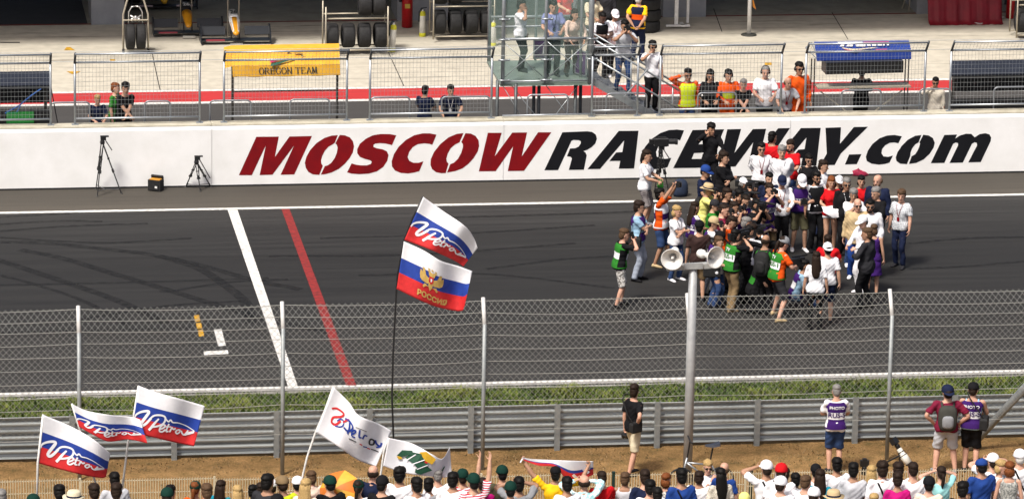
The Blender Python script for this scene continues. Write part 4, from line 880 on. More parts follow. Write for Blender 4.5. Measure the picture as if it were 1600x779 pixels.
# ---- yellow canopy with printed name
yel = mat('yellow_canvas', (.66,.36,.030), .75, var=.10, scale=3, col2=(.56,.28,.018), bump=.35, bscale=6); dkpost = mat('dark_post', (.035,.032,.028), .5)
def flatletters(txt, w, h, serif=True, th=.16):
    """serif capitals as strokes in a unit box; returns list of (verts, faces) laid out to width w and height h"""
    S = {'O': [[(.5+.46*math.cos(t), .5+.5*math.sin(t)) for t in np.linspace(0, 2*math.pi, 21)]], 'R': [[(.14,0),(.14,1)], [(.14,.97),(.55,.97),(.78,.86),(.78,.64),(.55,.52),(.14,.5)], [(.45,.5),(.92,.03)]], 'E': [[(.16,0),(.16,1)], [(.16,.96),(.85,.96)], [(.16,.52),(.7,.52)], [(.16,.04),(.88,.04)]],
         'G': [[(.92,.8),(.75,.96),(.5,1),(.2,.88),(.05,.5),(.2,.12),(.5,0),(.8,.08),(.9,.2),(.9,.45)], [(.65,.45),(1,.45)]], 'N': [[(.14,0),(.14,1)], [(.10,1),(.86,0)], [(.86,0),(.86,1)]], 'T': [[(.5,0),(.5,1)], [(.05,.96),(.95,.96)]], 'A': [[(.06,0),(.5,1)], [(.5,1),(.94,0)], [(.24,.33),(.76,.33)]], 'M': [[(.10,0),(.16,1)], [(.16,1),(.5,.08)], [(.5,.08),(.84,1)], [(.84,1),(.92,0)]]}
    SER = {'R': [(.14,0),(.14,1),(.92,.03)], 'E': [(.85,.9),(.88,.1)], 'N': [(.14,0),(.14,1),(.86,1)], 'T': [(.5,0),(.05,.92),(.95,.92)], 'A': [(.06,0),(.94,0)], 'M': [(.10,0),(.16,1),(.84,1),(.92,0)]}
    n = sum(.55 if c == ' ' else 1.15 for c in txt); cw = w/n; x = 0; out = []
    for c in txt:
        if c == ' ': x += .55*cw; continue
        vs, fs = [], []
        for st in S[c]:
            ws = []
            for k in range(len(st)):
                a = st[max(k-1,0)]; b = st[min(k+1,len(st)-1)]; vert = abs(b[1]-a[1])/(abs(b[1]-a[1])+abs(b[0]-a[0])+1e-6); ws.append(th*cw*(.42+.75*vert))
            v, f = ribbon([(p[0]*cw, p[1]*h) for p in st], ws); o = len(vs); vs += v; fs += [tuple(o+i for i in q) for q in f]
        for sx_, sy_ in SER.get(c, []):
            v, f = ribbon([((sx_-.16)*cw, sy_*h), ((sx_+.16)*cw, sy_*h)], .05*h+.02*cw); o = len(vs); vs += v; fs += [tuple(o+i for i in q) for q in f]
        out.append(([(x+p[0], p[1]) for p in vs], fs)); x += 1.15*cw
    return out
ca = empty('team_canopy', (-3.7, 1.1, .6), 'yellow canvas canopy lettered with a team name on two dark posts', 'canopy')
TL, TR = PY(362,71,1.9), PY(530,68,1.9); ML, MR = PY(363,104,.85), PY(531,101.5,.85); BL, BR = PY(364,120,.82), PY(532,117,.82)
mb = MB(); n = 24
def rowpt(a, b, t, bul=0): p = a+(b-a)*t; return p+V(0, 0, bul*math.sin(t*math.pi*7)*.4)
rows = [(TL,TR,0), (TL*.6+ML*.4+V(0,0,.05), TR*.6+MR*.4+V(0,0,.05), .02), (ML+V(0,0,.012),MR+V(0,0,.012),.012), (ML,MR,0), (BL,BR,.02)]
front = [[rowpt(a, b, i/n, bl) for i in range(n+1)] for a, b, bl in rows]
rings = [r+[q+V(0,.012,-.014) for q in r[::-1]] for r in front]; mb.loft(rings); cv = part('canvas', mb, yel, ca)
lt, rtp = BL+(ML-BL)*.20, BR+(MR-BR)*.20; hh = np.linalg.norm(ML-BL)*.62
letdark = mat('letter_brown', (.03,.024,.018), .7)
for vs, fs in flatletters('OREGON TEAM', (BR-BL)[0]*.545, hh, th=.20):
    o0 = lt+(rtp-lt)*.245; ux = norm(BR-BL); uz = norm(ML-BL); mb = MB(); mb.add([o0+ux*x+uz*y+V(0,-.016,0) for x, y in vs], fs); q = mb.build('letter', letdark, None); q.parent = cv
def onslope(px_, py_, A, B, C2, D, off):      # pixel laid on the plane through A, B, C2
    nrm = norm(np.cross(B-A, C2-A)); d = ray(px_, py_); t = ((A-CAM)@nrm)/(d@nrm); return CAM+d*t+off
for poly, col in (([(422.3,97),(451,93.5),(422,101)], (.45,.02,.10)), ([(422.5,106.5),(423,102.5),(460,93.8),(459,95.6)], (.015,.10,.06)), ([(470,89.5),(478,87.5),(471,91)], (.02,.10,.06)), ([(446,84.5),(449,80),(455,84)], (.42,.22,.02)), ([(458,85),(470,84),(473,87),(462,87)], (.42,.22,.02))):
    mb = MB(); A2 = front[1][0]; mb.poly([onslope(p[0], p[1], A2, front[1][-1], ML, None, V(0,-.035,.05)) for p in poly]); q = mb.build('logo', mat('logo_%d' % int(col[0]*900+col[1]*77), col, .6), None); q.parent = cv; q['kind'] = 'stuff'
mb = MB(); mb.loft([[p+V(0,0,0) for p in (TL, ML+V(0,0,0), ML+V(.012,.02,0), TL+V(.012,0,0))], [p+V(-.16,.35,-.12) for p in (TL, ML, ML+V(.012,.02,0), TL+V(.012,0,0))]]); part('side_flap', mb, yel, ca)
for a, yy in ((PY(363.5,118,.95), .95), (PY(527,116,.95), .95)):
    mb = MB(); mb.bar((a[0], yy, .6), (a[0], yy, a[2]+.25), .055, .05); part('post', mb, dkpost, ca)
mb = MB(); mb.bar(PY(364,143,.97), PY(528,141,.97), .03, .03); part('desk_edge', mb, dkpost, ca)
# ---- blue canopy with logo
blu = mat('blue_canvas', (.012,.040,.24), .55, var=.08, scale=3, bump=.15, bscale=5)
cb = empty('team_canopy', (10.3, 1.1, .6), 'blue canopy with a white swoosh logo over a hanging dark screen box', 'canopy')
TL, TR = PY(1272,65,1.5), PY(1420,62.5,1.5); ML, MR = PY(1275,82,.95), PY(1424,79.5,.95); BL, BR = PY(1276,95,.92), PY(1424,92,.92)
rows = [TL, ML, BL]; rws = [[(a+(b-a)*i/12) for i in range(13)] for a, b in ((TL,TR),(ML,MR),(BL,BR))]
mb = MB(); mb.loft([r+[q+V(0,.012,-.014) for q in r[::-1]] for r in rws]); cv = part('canvas', mb, blu, cb)
logow = mat('logo_white', (.75,.75,.76), .5); logop = mat('logo_pink', (.55,.03,.12), .5); logoy = mat('logo_cream', (.70,.62,.42), .5)
def lp8(x, y): return onslope(1250+x/8, 50+y/8, TL, TR, ML, None, V(0,-.010,.030))
LOGO = [(logow, [(462,140),(780,138),(784,196),(700,196),(690,160),(665,160),(655,196),(575,196),(600,160),(560,160),(545,196),(495,196),(520,162),(495,158)]), (logow, [(785,160),(820,160),(815,196),(785,196)]), (logow, [(830,165),(880,158),(885,192),(835,192)]), (logow, [(895,160),(955,158),(950,192),(900,192)]), (logow, [(965,158),(1025,156),(1018,190),(970,190)]), (logow, [(1035,150),(1115,145),(1108,186),(1085,188),(1080,160),(1060,162),(1055,190),(1032,190)]),
 (logop, [(790,142),(1110,136),(1108,142),(790,150)]), (logoy, [(515,212),(560,232),(650,246),(780,236),(980,212),(900,212),(700,228),(600,222)]), (logop, [(520,225),(600,250),(690,258),(790,240),(690,250),(600,240)]), (logop, [(945,235),(1085,228),(1083,236),(945,244)]), (logoy, [(610,150),(650,150),(640,160),(608,160)])]
for i, (m, poly) in enumerate(LOGO):
    mb = MB(); mb.poly([lp8(x, y)+V(0,-.001*i,.001*i) for x, y in poly]); q = mb.build('logo', m, None); q.parent = cv; q['kind'] = 'stuff'
mb = MB(); a, b = PY(1287,103,1.0), PY(1408,100,1.0); hz = .29; mb.bar(a-V(0,0,.01), b-V(0,0,.01), .55, hz); part('screen_box', mb, mat('screen_black', (.018,.018,.018), .4, var=.2, scale=4), cb)
for x_, y_ in ((1268,98), (1273,98), (1415,94), (1420,94)):
    p = PY(x_, y_, 1.05); mb = MB(); mb.bar((p[0], 1.05, .6), (p[0], 1.05, p[2]+.1), .03, .03); part('post', mb, dkpost, cb)
mb = MB(); P0, P1, P2 = PY(1259,75,1.2), PY(1268,66,1.5), PY(1279,95,.95); mb.tube([P0, P1, P2, P0], .016, 6); part('side_frame', mb, pgal, cb)
mb = MB(); mb.bar(PY(1275,135,1.0), PY(1420,132,1.0), .5, .03); part('desk', mb, mat('desk_beige', (.40,.36,.28), .6), cb)
for a, b in (((1282,143),(1325,176)), ((1410,141),(1364,176))): mb = MB(); mb.bar(PY(*a, .92), PY(*b, .92), .03, .03); part('brace', mb, mat('brace_beige', (.45,.42,.34), .6), cb)
# ---- dark pit stands at both ends
navyc = mat('navy_canvas', (.016,.020,.032), .6, var=.12, scale=4); blackc = mat('black_canvas', (.009,.009,.010), .6, var=.2, scale=5)
def stand(pxa, pxb, yt, label, green):
    e = empty('pit_stand', (PY((pxa+pxb)/2, 150, 1.1)[0], 1.1, .6), label, 'pit stand'); s_ = -.0165
    def q(px_, py_, Y): return PY(px_, py_+s_*(px_-pxa), Y)
    mb = MB(); mb.loft([[q(pxa, yt, 1.7), q(pxa, yt+22, .80), q(pxa, yt+25, .82), q(pxa, yt+3, 1.72)], [q(pxb, yt, 1.7), q(pxb, yt+22, .80), q(pxb, yt+25, .82), q(pxb, yt+3, 1.72)]]); part('awning', mb, navyc, e)
    mb = MB(); a, b = q(pxa+8, yt+38, 1.5), q(pxb, yt+38, 1.5); mb.bar(a, b, .06, .34); part('screen', mb, blackc, e)
    mb = MB(); a, b = q(pxa+4, yt+26, .95), q(pxb, yt+26, .95); mb.bar(a, b, .03, .03); part('front_bar', mb, mat('bar_grey', (.30,.30,.30), .4, metal=.5), e)
    mb = MB(); a, b = q(pxa+2, yt+76, .8), q(pxb, yt+76, .8); mb.bar(a, b, .30, .46); part('counter', mb, blackc, e)
    for x_ in (pxa+6, pxb-6): mb = MB(); p = q(x_, yt+25, 1.0); mb.bar((p[0], 1.0, .6), (p[0], 1.0, p[2]), .07, .05); part('post', mb, dkpost, e)
    return e, q
eR, qR = stand(1484, 1690, 95, 'wide black pit stand with a navy awning at the garage end', False)
eL, qL = stand(-110, 77, 114, 'black pit stand with navy awning, blue strap and green board', True)
mb = MB(); a, b = PY(3,186,.60), PY(53,185,.60); mb.bar(PY(10,184,.6), PY(53,183,.6), .03, .27); part('green_board', mb, mat('board_green', (.02,.22,.04), .5, var=.2, scale=30), eL)
mb = MB(); mb.tube([PY(8,177,.62), PY(30,165,.7), PY(48,150,.75), PY(64,139,.8)], .018, 6); mb.tube([PY(8,177,.60), PY(26,176,.6), PY(32,165,.62)], .016, 6); part('blue_strap', mb, mat('strap_blue', (.02,.10,.35), .5), eL)
mb = MB(); mb.tube([PY(78,128,.9), PY(84,160,.8), PY(90,192,.7)], .014, 6); part('cable', mb, blackc, eL)
# ---- glass scaffold tower with stairs
steel = mat('scaffold_steel', (.38,.41,.43), .35, metal=.6, var=.1, scale=8)
gl = bpy.data.materials.new('tinted_glass'); nt_, b_ = _bsdf(gl); b_.inputs['Base Color'].default_value = (.45,.62,.56,1); b_.inputs['Roughness'].default_value = .03; b_.inputs['Alpha'].default_value = .075; b_.inputs['Specular IOR Level'].default_value = .25
gf = mat('glass_floor', (.17,.22,.185), .35, var=.1, scale=3)
tw = empty('glass_tower', (2.6, 1.7, 0), 'steel scaffold viewing tower with tinted glass sides beside the stairs', 'tower')
X0, X1, Y0, Y1, ZF = PY(784,130,.9)[0], PY(921,127,.9)[0], .9, 3.4, 2.20
mb = MB(); mb.box(((X0+X1)/2, (Y0+Y1)/2, ZF-.03), (X1-X0+.06, Y1-Y0, .06)); part('floor', mb, gf, tw)
for x, yy, r in ((X0+.02, Y0, .045), (PY(853,60,Y0)[0], Y0, .04), (PY(908,60,1.5)[0], 1.5, .035), (X1+.02, Y0, .07), (X0+.02, Y1, .045), (PY(838,10,Y1)[0], Y1, .035), (X1, Y1, .05)):
    mb = MB(); mb.tube([(x, yy, ZF), (x, yy, 5.6)], r, 10); part('upright', mb, steel, tw, smooth=True)
for px_, yy in ((806,Y0), (834,2.6), (842,1.4), (899,1.1), (907,2.2), (777,1.3)):
    x = PY(px_, 150, yy)[0]; mb = MB(); mb.tube([(x, yy, 0), (x, yy, ZF)], .042, 8); part('leg', mb, mat('leg_dark', (.10,.11,.115), .5, metal=.4), tw, smooth=True)
def rail_(a, b, r=.03, m=None, n_='rail'): mb = MB(); mb.tube([a, b], r, 8); return part(n_, mb, m or steel, tw, smooth=True)
rail_((X0, Y0, 3.30), (X1, Y0, 3.30), .034); rail_((X0, 2.2, 3.32), (X1, 2.2, 3.32), .026); rail_((X0, Y0, ZF+.06), (X1, Y0, ZF+.06), .02); rail_((X0, Y1, 3.3), (X1, Y1, 3.3), .03)
for a, b in (((X0,Y0,ZF+.1),(X1*.5+X0*.5,Y0,3.25)), ((X0,Y0,3.25),(X1*.5+X0*.5,Y0,ZF+.1)), ((X1*.5+X0*.5,Y0,3.25),(X1,Y0,ZF+.1)), ((X1*.5+X0*.5,Y0,ZF+.1),(X1,Y0,3.25)), ((X0,.95,ZF),(X0+.9,.95,.7)), ((X0+1.4,1,.7),(X0+.2,1,ZF)), ((X1-.2,1,ZF),(X1-1.3,1,.7)), ((X1-1.1,1.1,ZF),(X1,1.1,.7))): rail_(a, b, .010, n_='brace')
for x, yy, z in ((X0+.02,Y0,3.8),(X0+.02,Y0,3.3),(X0+.02,Y0,2.8),(X0+.02,Y0,2.3),(PY(853,60,Y0)[0],Y0,3.8),(PY(853,60,Y0)[0],Y0,2.8),(PY(853,60,Y0)[0],Y0,2.3),(X1+.02,Y0,3.3),(X1+.02,Y0,2.8)):
    mb = MB(); mb.tube([(x-.12, yy-.05, z), (x+.14, yy-.05, z-.01)], .022, 6); mb.ell((x+.14, yy-.05, z), (.035,.035,.03), 8, 5); part('coupler', mb, steel, tw, smooth=True)
for a, b, yy in ((X0+.05, PY(851,60,Y0)[0], Y0+.05), (PY(856,60,Y0)[0], X1-.05, Y0+.05), (X0+.05, X1-.05, Y1-.05)):
    mb = MB(); mb.box(((a+b)/2, yy, 3.9), (b-a, .012, 3.3)); part('glass_pane', mb, gl, tw)
for xx in (X0, X1-.02):
    mb = MB(); mb.box((xx, (Y0+Y1)/2, 3.9), (.012, Y1-Y0-.12, 3.3)); part('glass_pane', mb, gl, tw)
# purple signs with a white flash
purp = mat('sign_purple', (.060,.012,.095), .45); signw = mat('sign_white', (.65,.65,.66), .5)
def sign(cx, cy, Y, w, h, rz, label):
    c = PY(cx, cy, Y); e = empty('purple_sign', (c[0], c[1], c[2]-h/2), label, 'sign', rz=rz)
    mb = MB(); mb.box((0,0,h/2), (w,.03,h)); mb.build('panel', purp, e)
    mb = MB(); [mb.box(q[0], q[1]) for q in (((0,-.004,h), (w+.03,.036,.03)), ((0,-.004,0), (w+.03,.036,.03)), ((-w/2,-.004,h/2), (.03,.036,h)), ((w/2,-.004,h/2), (.03,.036,h)))]; mb.build('frame', steel, e)
    mb = MB(); mb.poly([(-.12*w,-.02,h*.25),(.10*w,-.02,h*.25),(.12*w,-.02,h*.55),(.22*w,-.02,h*.62),(.10*w,-.02,h*.85),(-.05*w,-.02,h*.72),(-.10*w,-.02,h*.6)]); mb.build('emblem', signw, e)
sign(852, 77, 2.9, .56, .46, R(-4), 'purple framed sign leaning behind the man in the lilac shirt'); sign(908, 98, 1.55, .40, .58, R(-58), 'purple framed sign hung at the stair side of the glass tower')
# stairs down from the tower
stz = [(X1+.05, 2.28), (PY(1015,182,1.2)[0]+.3, 1.20)]
dxs = stz[1][0]-stz[0][0]; slope = (stz[1][1]-stz[0][1])/dxs; xend = stz[0][0]+(.6-stz[0][1])/slope
sr = empty('tower_stairs', (xend, 1.3, .6), 'steel stairs with open treads leading down from the glass tower', 'stairs')
for yy in (.98, 2.0):
    mb = MB(); mb.bar((stz[0][0], yy, stz[0][1]-.04), (xend, yy, .6), .05, .16); part('stringer', mb, steel, sr)
for i in range(9):
    t = (i+.5)/9; x = stz[0][0]+(xend-stz[0][0])*t; z = stz[0][1]+(.6-stz[0][1])*t; mb = MB(); mb.box((x, 1.49, z+.02), (.28, .96, .03)); part('tread', mb, mat('tread_steel', (.24,.25,.26), .5, metal=.5, var=.2, scale=12), sr)
for yy, dz in ((.98, 1.0), (.98, .55), (2.0, 1.0)):
    mb = MB(); mb.tube([(stz[0][0], yy, stz[0][1]+dz), (xend-.05, yy, .6+dz)], .024, 8); part('handrail', mb, steel, sr, smooth=True)
for t in (.35, .72): x = stz[0][0]+(xend-stz[0][0])*t; z = stz[0][1]+(.6-stz[0][1])*t; mb = MB(); mb.tube([(x, .98, z), (x, .98, z+1.0)], .02, 8); part('baluster', mb, steel, sr, smooth=True)
mb = MB(); mb.tube([PY(975,152,.8), PY(1012,108,.8)], .022, 6); part('diagonal_brace', mb, steel, sr)
# ================================================================== GARAGE EQUIPMENT
rubber = mat('tyre_rubber', (.016,.016,.017), .75, var=.25, scale=14, bump=.2, bscale=30); rimm = mat('rim_metal', (.10,.10,.11), .35, metal=.7)
frame_b = mat('rack_steel', (.42,.38,.30), .45, metal=.4, var=.1, scale=6)
TY = [None]
def tyre(c, ax, label, r=.33, w=.30, group='racing tyres in the pit lane'):
    """slick tyre with a rim; c centre, ax axle direction"""
    if TY[0] is None:
        mb = MB(); pr = [(.20,-.14),(.235,-.150),(.285,-.148),(.318,-.128),(.329,-.09),(.330,0),(.329,.09),(.318,.128),(.285,.148),(.235,.150),(.20,.14)]
        mb.lathe(pr, 26, axis=(1,0,0), cap=False); t = mb.mesh('tyre', [rubber], True)
        mb = MB(); mb.lathe([(.03,-.05),(.06,-.05),(.08,-.03),(.17,-.06),(.198,-.13),(.206,-.13),(.206,.13),(.198,.13),(.17,.06),(.08,.03),(.03,.03)], 20, axis=(1,0,0)); TY[0] = (t, mb.mesh('rim', [rimm], True))
    e = empty('race_tyre', c, label, 'tyre', group); a = Vector(ax).normalized(); e.rotation_euler = Vector((1,0,0)).rotation_difference(a).to_euler(); e.scale = (w/.30, r/.33, r/.33)
    put('tread', TY[0][0], e); put('rim', TY[0][1], e); return e
def rack(px0, px1, Y, label, rows, h, depth=.8):
    xa = PY(px0, 60, Y)[0]; xb = PY(px1, 60, Y)[0]; e = empty('tyre_rack', ((xa+xb)/2, Y, 0), label, 'tyre rack')
    for x in (xa, xb):
        for y in (Y, Y+depth): mb = MB(); mb.tube([(x, y, .10), (x, y, h)], .022, 8); part('upright', mb, frame_b, e, smooth=True); mb = MB(); mb.lathe([(.02,-.02),(.06,-.02),(.06,.02),(.02,.02)], 12, (x, y, .06), (0,1,0)); part('castor', mb, rubber, e)
    for z in rows:
        for y in (Y+.06, Y+depth-.12): mb = MB(); mb.tube([(xa, y, z), (xb, y, z)], .020, 8); part('shelf_bar', mb, frame_b, e, smooth=True)
    return xa, xb
Yr = 13.7
xa, xb = rack(509, 606, Yr, 'tyre rack with four tyres below and two above', (.16, 1.02), 1.35)
for i in range(4): tyre((xa+.20+(xb-xa-.36)*i/3, Yr+.36, .50), (1,.04*(i%2),0), 'slick tyre on the lower shelf beside the leaning gas bottle, '+('at the bare upright end','second from the bare upright','second from the gas bottle','next to the gas bottle')[i], .33, .33, 'tyres on the near rack')
for i in range(2): tyre((xb-.58+.37*i, Yr+.36, 1.36), (1,0,0), 'dark slick tyre on the upper shelf of the rack by the leaning gas bottle', .33, .35, 'tyres on the near rack upper shelf')
Yq = 15.2
xa, xb = rack(677, 772, Yq, 'tyre rack beside the glass tower with a plain shelf above', (.16, .98), 1.3)
for i in range(4): tyre((xa+.20+(xb-xa-.36)*i/3, Yq+.36, .50), (1,.03*(i%3),0), 'slick tyre on the lower rack shelf beside the glass tower, '+('next to the grey pillar','second from the grey pillar','second from the tower','next to the tower')[i], .33, .33, 'tyres on the rack by the tower')
for i in range(2): tyre((xa+.22+.40*i, Yq+.36, 1.32), (1,0,0), 'dark slick tyre on the upper shelf of the rack beside the glass tower', .33, .34, 'tyres on the tower rack upper shelf')
# tyre trolley with two upright tyres and a forked frame
tp = PZ(212, 83); tt = empty('tyre_trolley', (tp[0], tp[1], 0), 'steel tyre trolley with two upright tyres and a forked handle', 'trolley'); tt0 = tp
def bx_(p): return V(tp[0]+p[0], tp[1]+p[1], p[2])
for s in (-1, 1):
    mb = MB(); mb.tube([bx_((s*.33,-.05,.06)), bx_((s*.33,.0,1.05)), bx_((s*.22,.05,1.42)), bx_((s*.05,.08,1.62))], .026, 8); part('side_tube', mb, frame_b, tt, smooth=True)
    mb = MB(); mb.tube([bx_((s*.18,.05,.55)), bx_((s*.18,.05,1.1)), bx_((s*.10,.05,1.24)), bx_((0,.05,1.26))], .018, 8); part('inner_tube', mb, mat('bright_steel', (.6,.6,.58), .3, metal=.7), tt, smooth=True)
    mb = MB(); mb.lathe([(.02,-.03),(.07,-.03),(.07,.03),(.02,.03)], 12, bx_((s*.33,-.05,.06)), (1,0,0)); part('wheel', mb, rubber, tt)
for z in (.10, .90): mb = MB(); mb.tube([bx_((-.33,-.04,z)), bx_((.33,-.04,z))], .022, 8); part('crossbar', mb, frame_b, tt)
mb = MB(); mb.ell(bx_((0,.0,.93)), (.05,.05,.09), 10, 7); mb.ell(bx_((-.09,0,.90)), (.05,.05,.06), 8, 6); mb.ell(bx_((.09,0,.90)), (.05,.05,.06), 8, 6); mb.tube([bx_((-.14,0,1.02)), bx_((0,0,.92)), bx_((.14,0,1.02))], .025, 8); part('valve_block', mb, mat('bright_steel', (.6,.6,.58), .3, metal=.7), tt, smooth=True)
for s in (-1, 1): tyre((tp[0]+s*.14, tp[1]+.02, .45), (1,0,0), 'upright dark tyre strapped on the forked steel trolley', .34, .24, 'tyres on the trolley')
# gas bottles and extinguishers
def bottle(px_, py_, h, r, col, neck, label, cat='gas bottle', tilt=0.0, name='gas_bottle', base=None):
    p = PZ(px_, py_); e = empty(name, (p[0], p[1], 0), label, cat); e.rotation_euler = (0, tilt, 0)
    mb = MB(); mb.lathe([(r*.6,0),(r,.02),(r,h*.78),(r*.92,h*.86),(r*.5,h*.93),(r*.25,h*.96),(r*.22,h)], 16); mb.build('body', col, e, smooth=True)
    mb = MB(); mb.lathe([(r*.95,h*.76),(r*1.02,h*.77),(r*.96,h*.86),(r*.55,h*.935)], 16, cap=False); mb.build('shoulder_band', neck, e, smooth=True)
    mb = MB(); mb.tube([(0,0,h*.97),(0,0,h*1.06)], r*.2, 8); mb.tube([(-r*.5,0,h*1.04),(r*1.3,0,h*1.06)], r*.16, 8); mb.tube([(-r*.4,-.02,h*1.04),(-r*1.1,-.02,h*.9),(-r*1.25,-.02,h*.55)], r*.3, 8); mb.build('valve', mat('valve_dark', (.05,.06,.07), .4, metal=.5), e, smooth=True)
    if base: mb = MB(); mb.lathe([(r*1.02,.0),(r*1.08,.01),(r*1.08,h*.13),(r*1.0,h*.14)], 16, cap=False); mb.build('base_ring', base, e, smooth=True)
    return e
gw = mat('bottle_white', (.70,.69,.64), .4); gy = mat('bottle_yellow', (.60,.58,.03), .5); redx = mat('extinguisher_red', (.42,.008,.012), .3, var=.08); rlab = mat('extinguisher_label', (.55,.36,.06), .5)
bottle(612, 81, .80, .09, gw, gy, 'white gas bottle with a yellow foot beside the tyre rack', tilt=.06, base=gy); bottle(660, 57, .75, .085, gw, gy, 'white gas bottle with yellow bands in front of the grey pillar', base=gy); bottle(770, 72, .70, .085, gw, gy, 'white gas bottle at the edge of the glass tower', base=gy)
e = bottle(636, 43, 1.30, .15, redx, redx, 'large red fire extinguisher standing against the grey pillar', 'extinguisher', name='fire_extinguisher')
mb = MB(); mb.box((-.01,-.146,.62), (.14,.02,.12)); mb.build('label', rlab, e)
bottle(1578, 29, .72, .12, redx, redx, 'red fire extinguisher on a stand beside the red drape', 'extinguisher', name='fire_extinguisher')
# stanchion, white stand, tyre stack
p = PZ(1170, 55); e = empty('stanchion', (p[0], p[1], 0), 'white stanchion post on a round dark foot with a small pennant', 'post')
mb = MB(); mb.lathe([(.05,.05),(.20,.03),(.22,.0)], 20); mb.build('foot', mat('foot_dark', (.04,.04,.035), .6), e, smooth=True)
mb = MB(); mb.tube([(0,0,.03), (0,0,2.2)], .055, 12); mb.build('post', mat('stanchion_white', (.75,.74,.72), .4), e, smooth=True)
mb = MB(); mb.prism([(.06,0,1.10),(.16,0,.78),(.18,0,.70),(.09,0,.78)], (0,.012,0)); mb.build('pennant', mat('pennant_orange', (.55,.20,.02), .6), e)
p = PZ(1060, 45); e = empty('white_stand', (p[0], p[1], 0), 'white wheeled upright stand with a long foot beside the tyre stack', 'stand'); ws = mat('stand_white', (.74,.74,.72), .4)
mb = MB(); mb.box((-.02,0,.09), (.66,.10,.05)); mb.box((.12,.12,.09), (.10,.42,.05)); mb.build('foot', ws, e); mb = MB(); mb.box((-.06,.05,1.15), (.10,.07,2.1)); mb.build('mast', ws, e); mb = MB(); mb.box((.30,.30,1.2), (.07,.07,2.2)); mb.build('rear_mast', ws, e)
for sx_ in (-.30, .26): mb = MB(); mb.lathe([(.01,-.02),(.05,-.02),(.05,.02),(.01,.02)], 10, (sx_,0,.05), (0,1,0)); mb.build('castor', rubber, e)
p = PZ(1018, 52)
for i in range(5): tyre((p[0]-.1+.02*(i % 2), p[1]+.30, .16+.31*i), (0,0,1), ('bottom','second lowest','middle','second highest','topmost')[i]+' dark tyre in the tall stack behind the crew man with yellow sleeves', .38, .30, 'stacked tyres by the white stand')
# two noses with front wings standing on the apron, and one car nose inside the garage
wingm = mat('wing_dark', (.012,.016,.022), .35, var=.1); ornge = mat('nose_orange', (.62,.27,.012), .35, var=.05); nblack = mat('nose_black', (.012,.012,.014), .35); nwhite = mat('nose_white', (.72,.72,.70), .35)
def nose(px_, py_, label, white, Yoff=0, num='26', wl=.92):
    p = PZ(px_, py_); e = empty('nose_cone_stand', (p[0], p[1], 0), label, 'nose cone', 'nose cones with front wings on stands')
    def ring(y, z, w, h): return [V(w*math.cos(t), y, z+h*math.sin(t)) for t in [2*math.pi*j/14 for j in range(14)]]
    mb = MB(); mb.loft([ring(.80,.62,.13,.12), ring(.52,.59,.14,.12), ring(.25,.53,.142,.11)]); mb.build('cowl', nblack if not white else nwhite, e, smooth=True)
    mb = MB(); mb.loft([ring(.25,.53,.145,.112), ring(0,.46,.124,.092), ring(-.25,.38,.102,.072), ring(-.40,.33,.08,.055), ring(-.45,.31,.04,.03)]); nb = mb.build('nose', ornge, e, smooth=True)
    if white:
        for s in (-1, 1): mb = MB(); mb.loft([[V(s*x, y, z) for x, y, z in ((.07,.24,.630),(.125,.24,.590),(.150,.24,.55),(.075,.24,.655))], [V(s*x, y, z) for x, y, z in ((.045,-.38,.385),(.07,-.38,.370),(.088,-.38,.345),(.05,-.38,.41))]]); mb.build('side_stripe', nwhite, nb)
    vs, fs = text_mesh(num, .20, .006); mb = MB(); mb.add([V(x, .30-y*.62*.0, .70+y*.9)+V(0, -.0+.30*0, 0) for x, y in vs], fs); mb = MB(); mb.add([V(x*.95, .50+y*1.7, .722+y*.20) for x, y in vs], fs); tag(mb.build('number', nwhite if not white else nblack, e), kind='stuff')
    mb = MB(); mb.bar((-wl,-.20,.12), (wl,-.20,.12), .30, .028); mb.build('main_plane', wingm, e)
    for s in (-1, 1):
        mb = MB(); mb.loft([[V(s*x, y, z) for y, z in ((-.02,.20),(.10,.40),(.09,.42),(-.035,.215))] for x in (.26, wl)]); mb.build('flap', wingm, e)
        mb = MB(); mb.prism([(s*wl,-.42,.05),(s*wl,.24,.05),(s*wl,.30,.44),(s*wl,-.02,.50),(s*wl,-.36,.30)], (s*.025,0,0)); mb.build('end_plate', wingm, e)
        mb = MB(); mb.box((s*.11,-.1,.24), (.03,.14,.24)); mb.build('wing_pylon', nblack, e)
    mb = MB(); mb.box((-.55,-.36,.135), (.50,.006,.05)); mb.build('sponsor_strip', mat('strip_red', (.30,.04,.06), .5), e)
    mb = MB()
    for s in (-1, 1): mb.tube([(s*.15,.5,.0), (s*.15,.5,1.7)], .014, 6)
    mb.tube([(-.15,.5,1.7),(.15,.5,1.7)], .014, 6); mb.tube([(-.15,.5,.03),(.15,.5,.03)], .014, 6); mb.build('stand', frame_b, e)
    mb = MB(); mb.box((0,-.52,.05), (.34,.10,.06)); mb.build('stand_foot', mat('bright_steel', (.6,.6,.58), .3, metal=.7), e)
nose(293, 54, 'orange and black nose cone numbered 26 with dark front wing', False); nose(367, 66, 'orange and white striped nose cone with dark green-black front wing', True)
p = PZ(257, 17); e = empty('race_car', (p[0], p[1]+.4, 0), 'dark racing car with a yellow nose parked inside the garage', 'car')
def ring(y, z, w, h): return [V(w*math.cos(t), y, z+h*math.sin(t)) for t in [2*math.pi*j/16 for j in range(16)]]
mb = MB(); mb.loft([ring(-.45,.25,.07,.05), ring(-.25,.32,.12,.10), ring(.2,.42,.17,.15), ring(.7,.50,.20,.18)]); mb.build('nose', mat('nose_yellow', (.62,.34,.02), .35), e, smooth=True)
mb = MB(); mb.loft([ring(.7,.50,.20,.18), ring(1.4,.55,.32,.24), ring(2.2,.55,.55,.28), ring(3.2,.5,.45,.3), ring(3.9,.45,.2,.25)]); mb.build('bodywork', nblack, e, smooth=True)
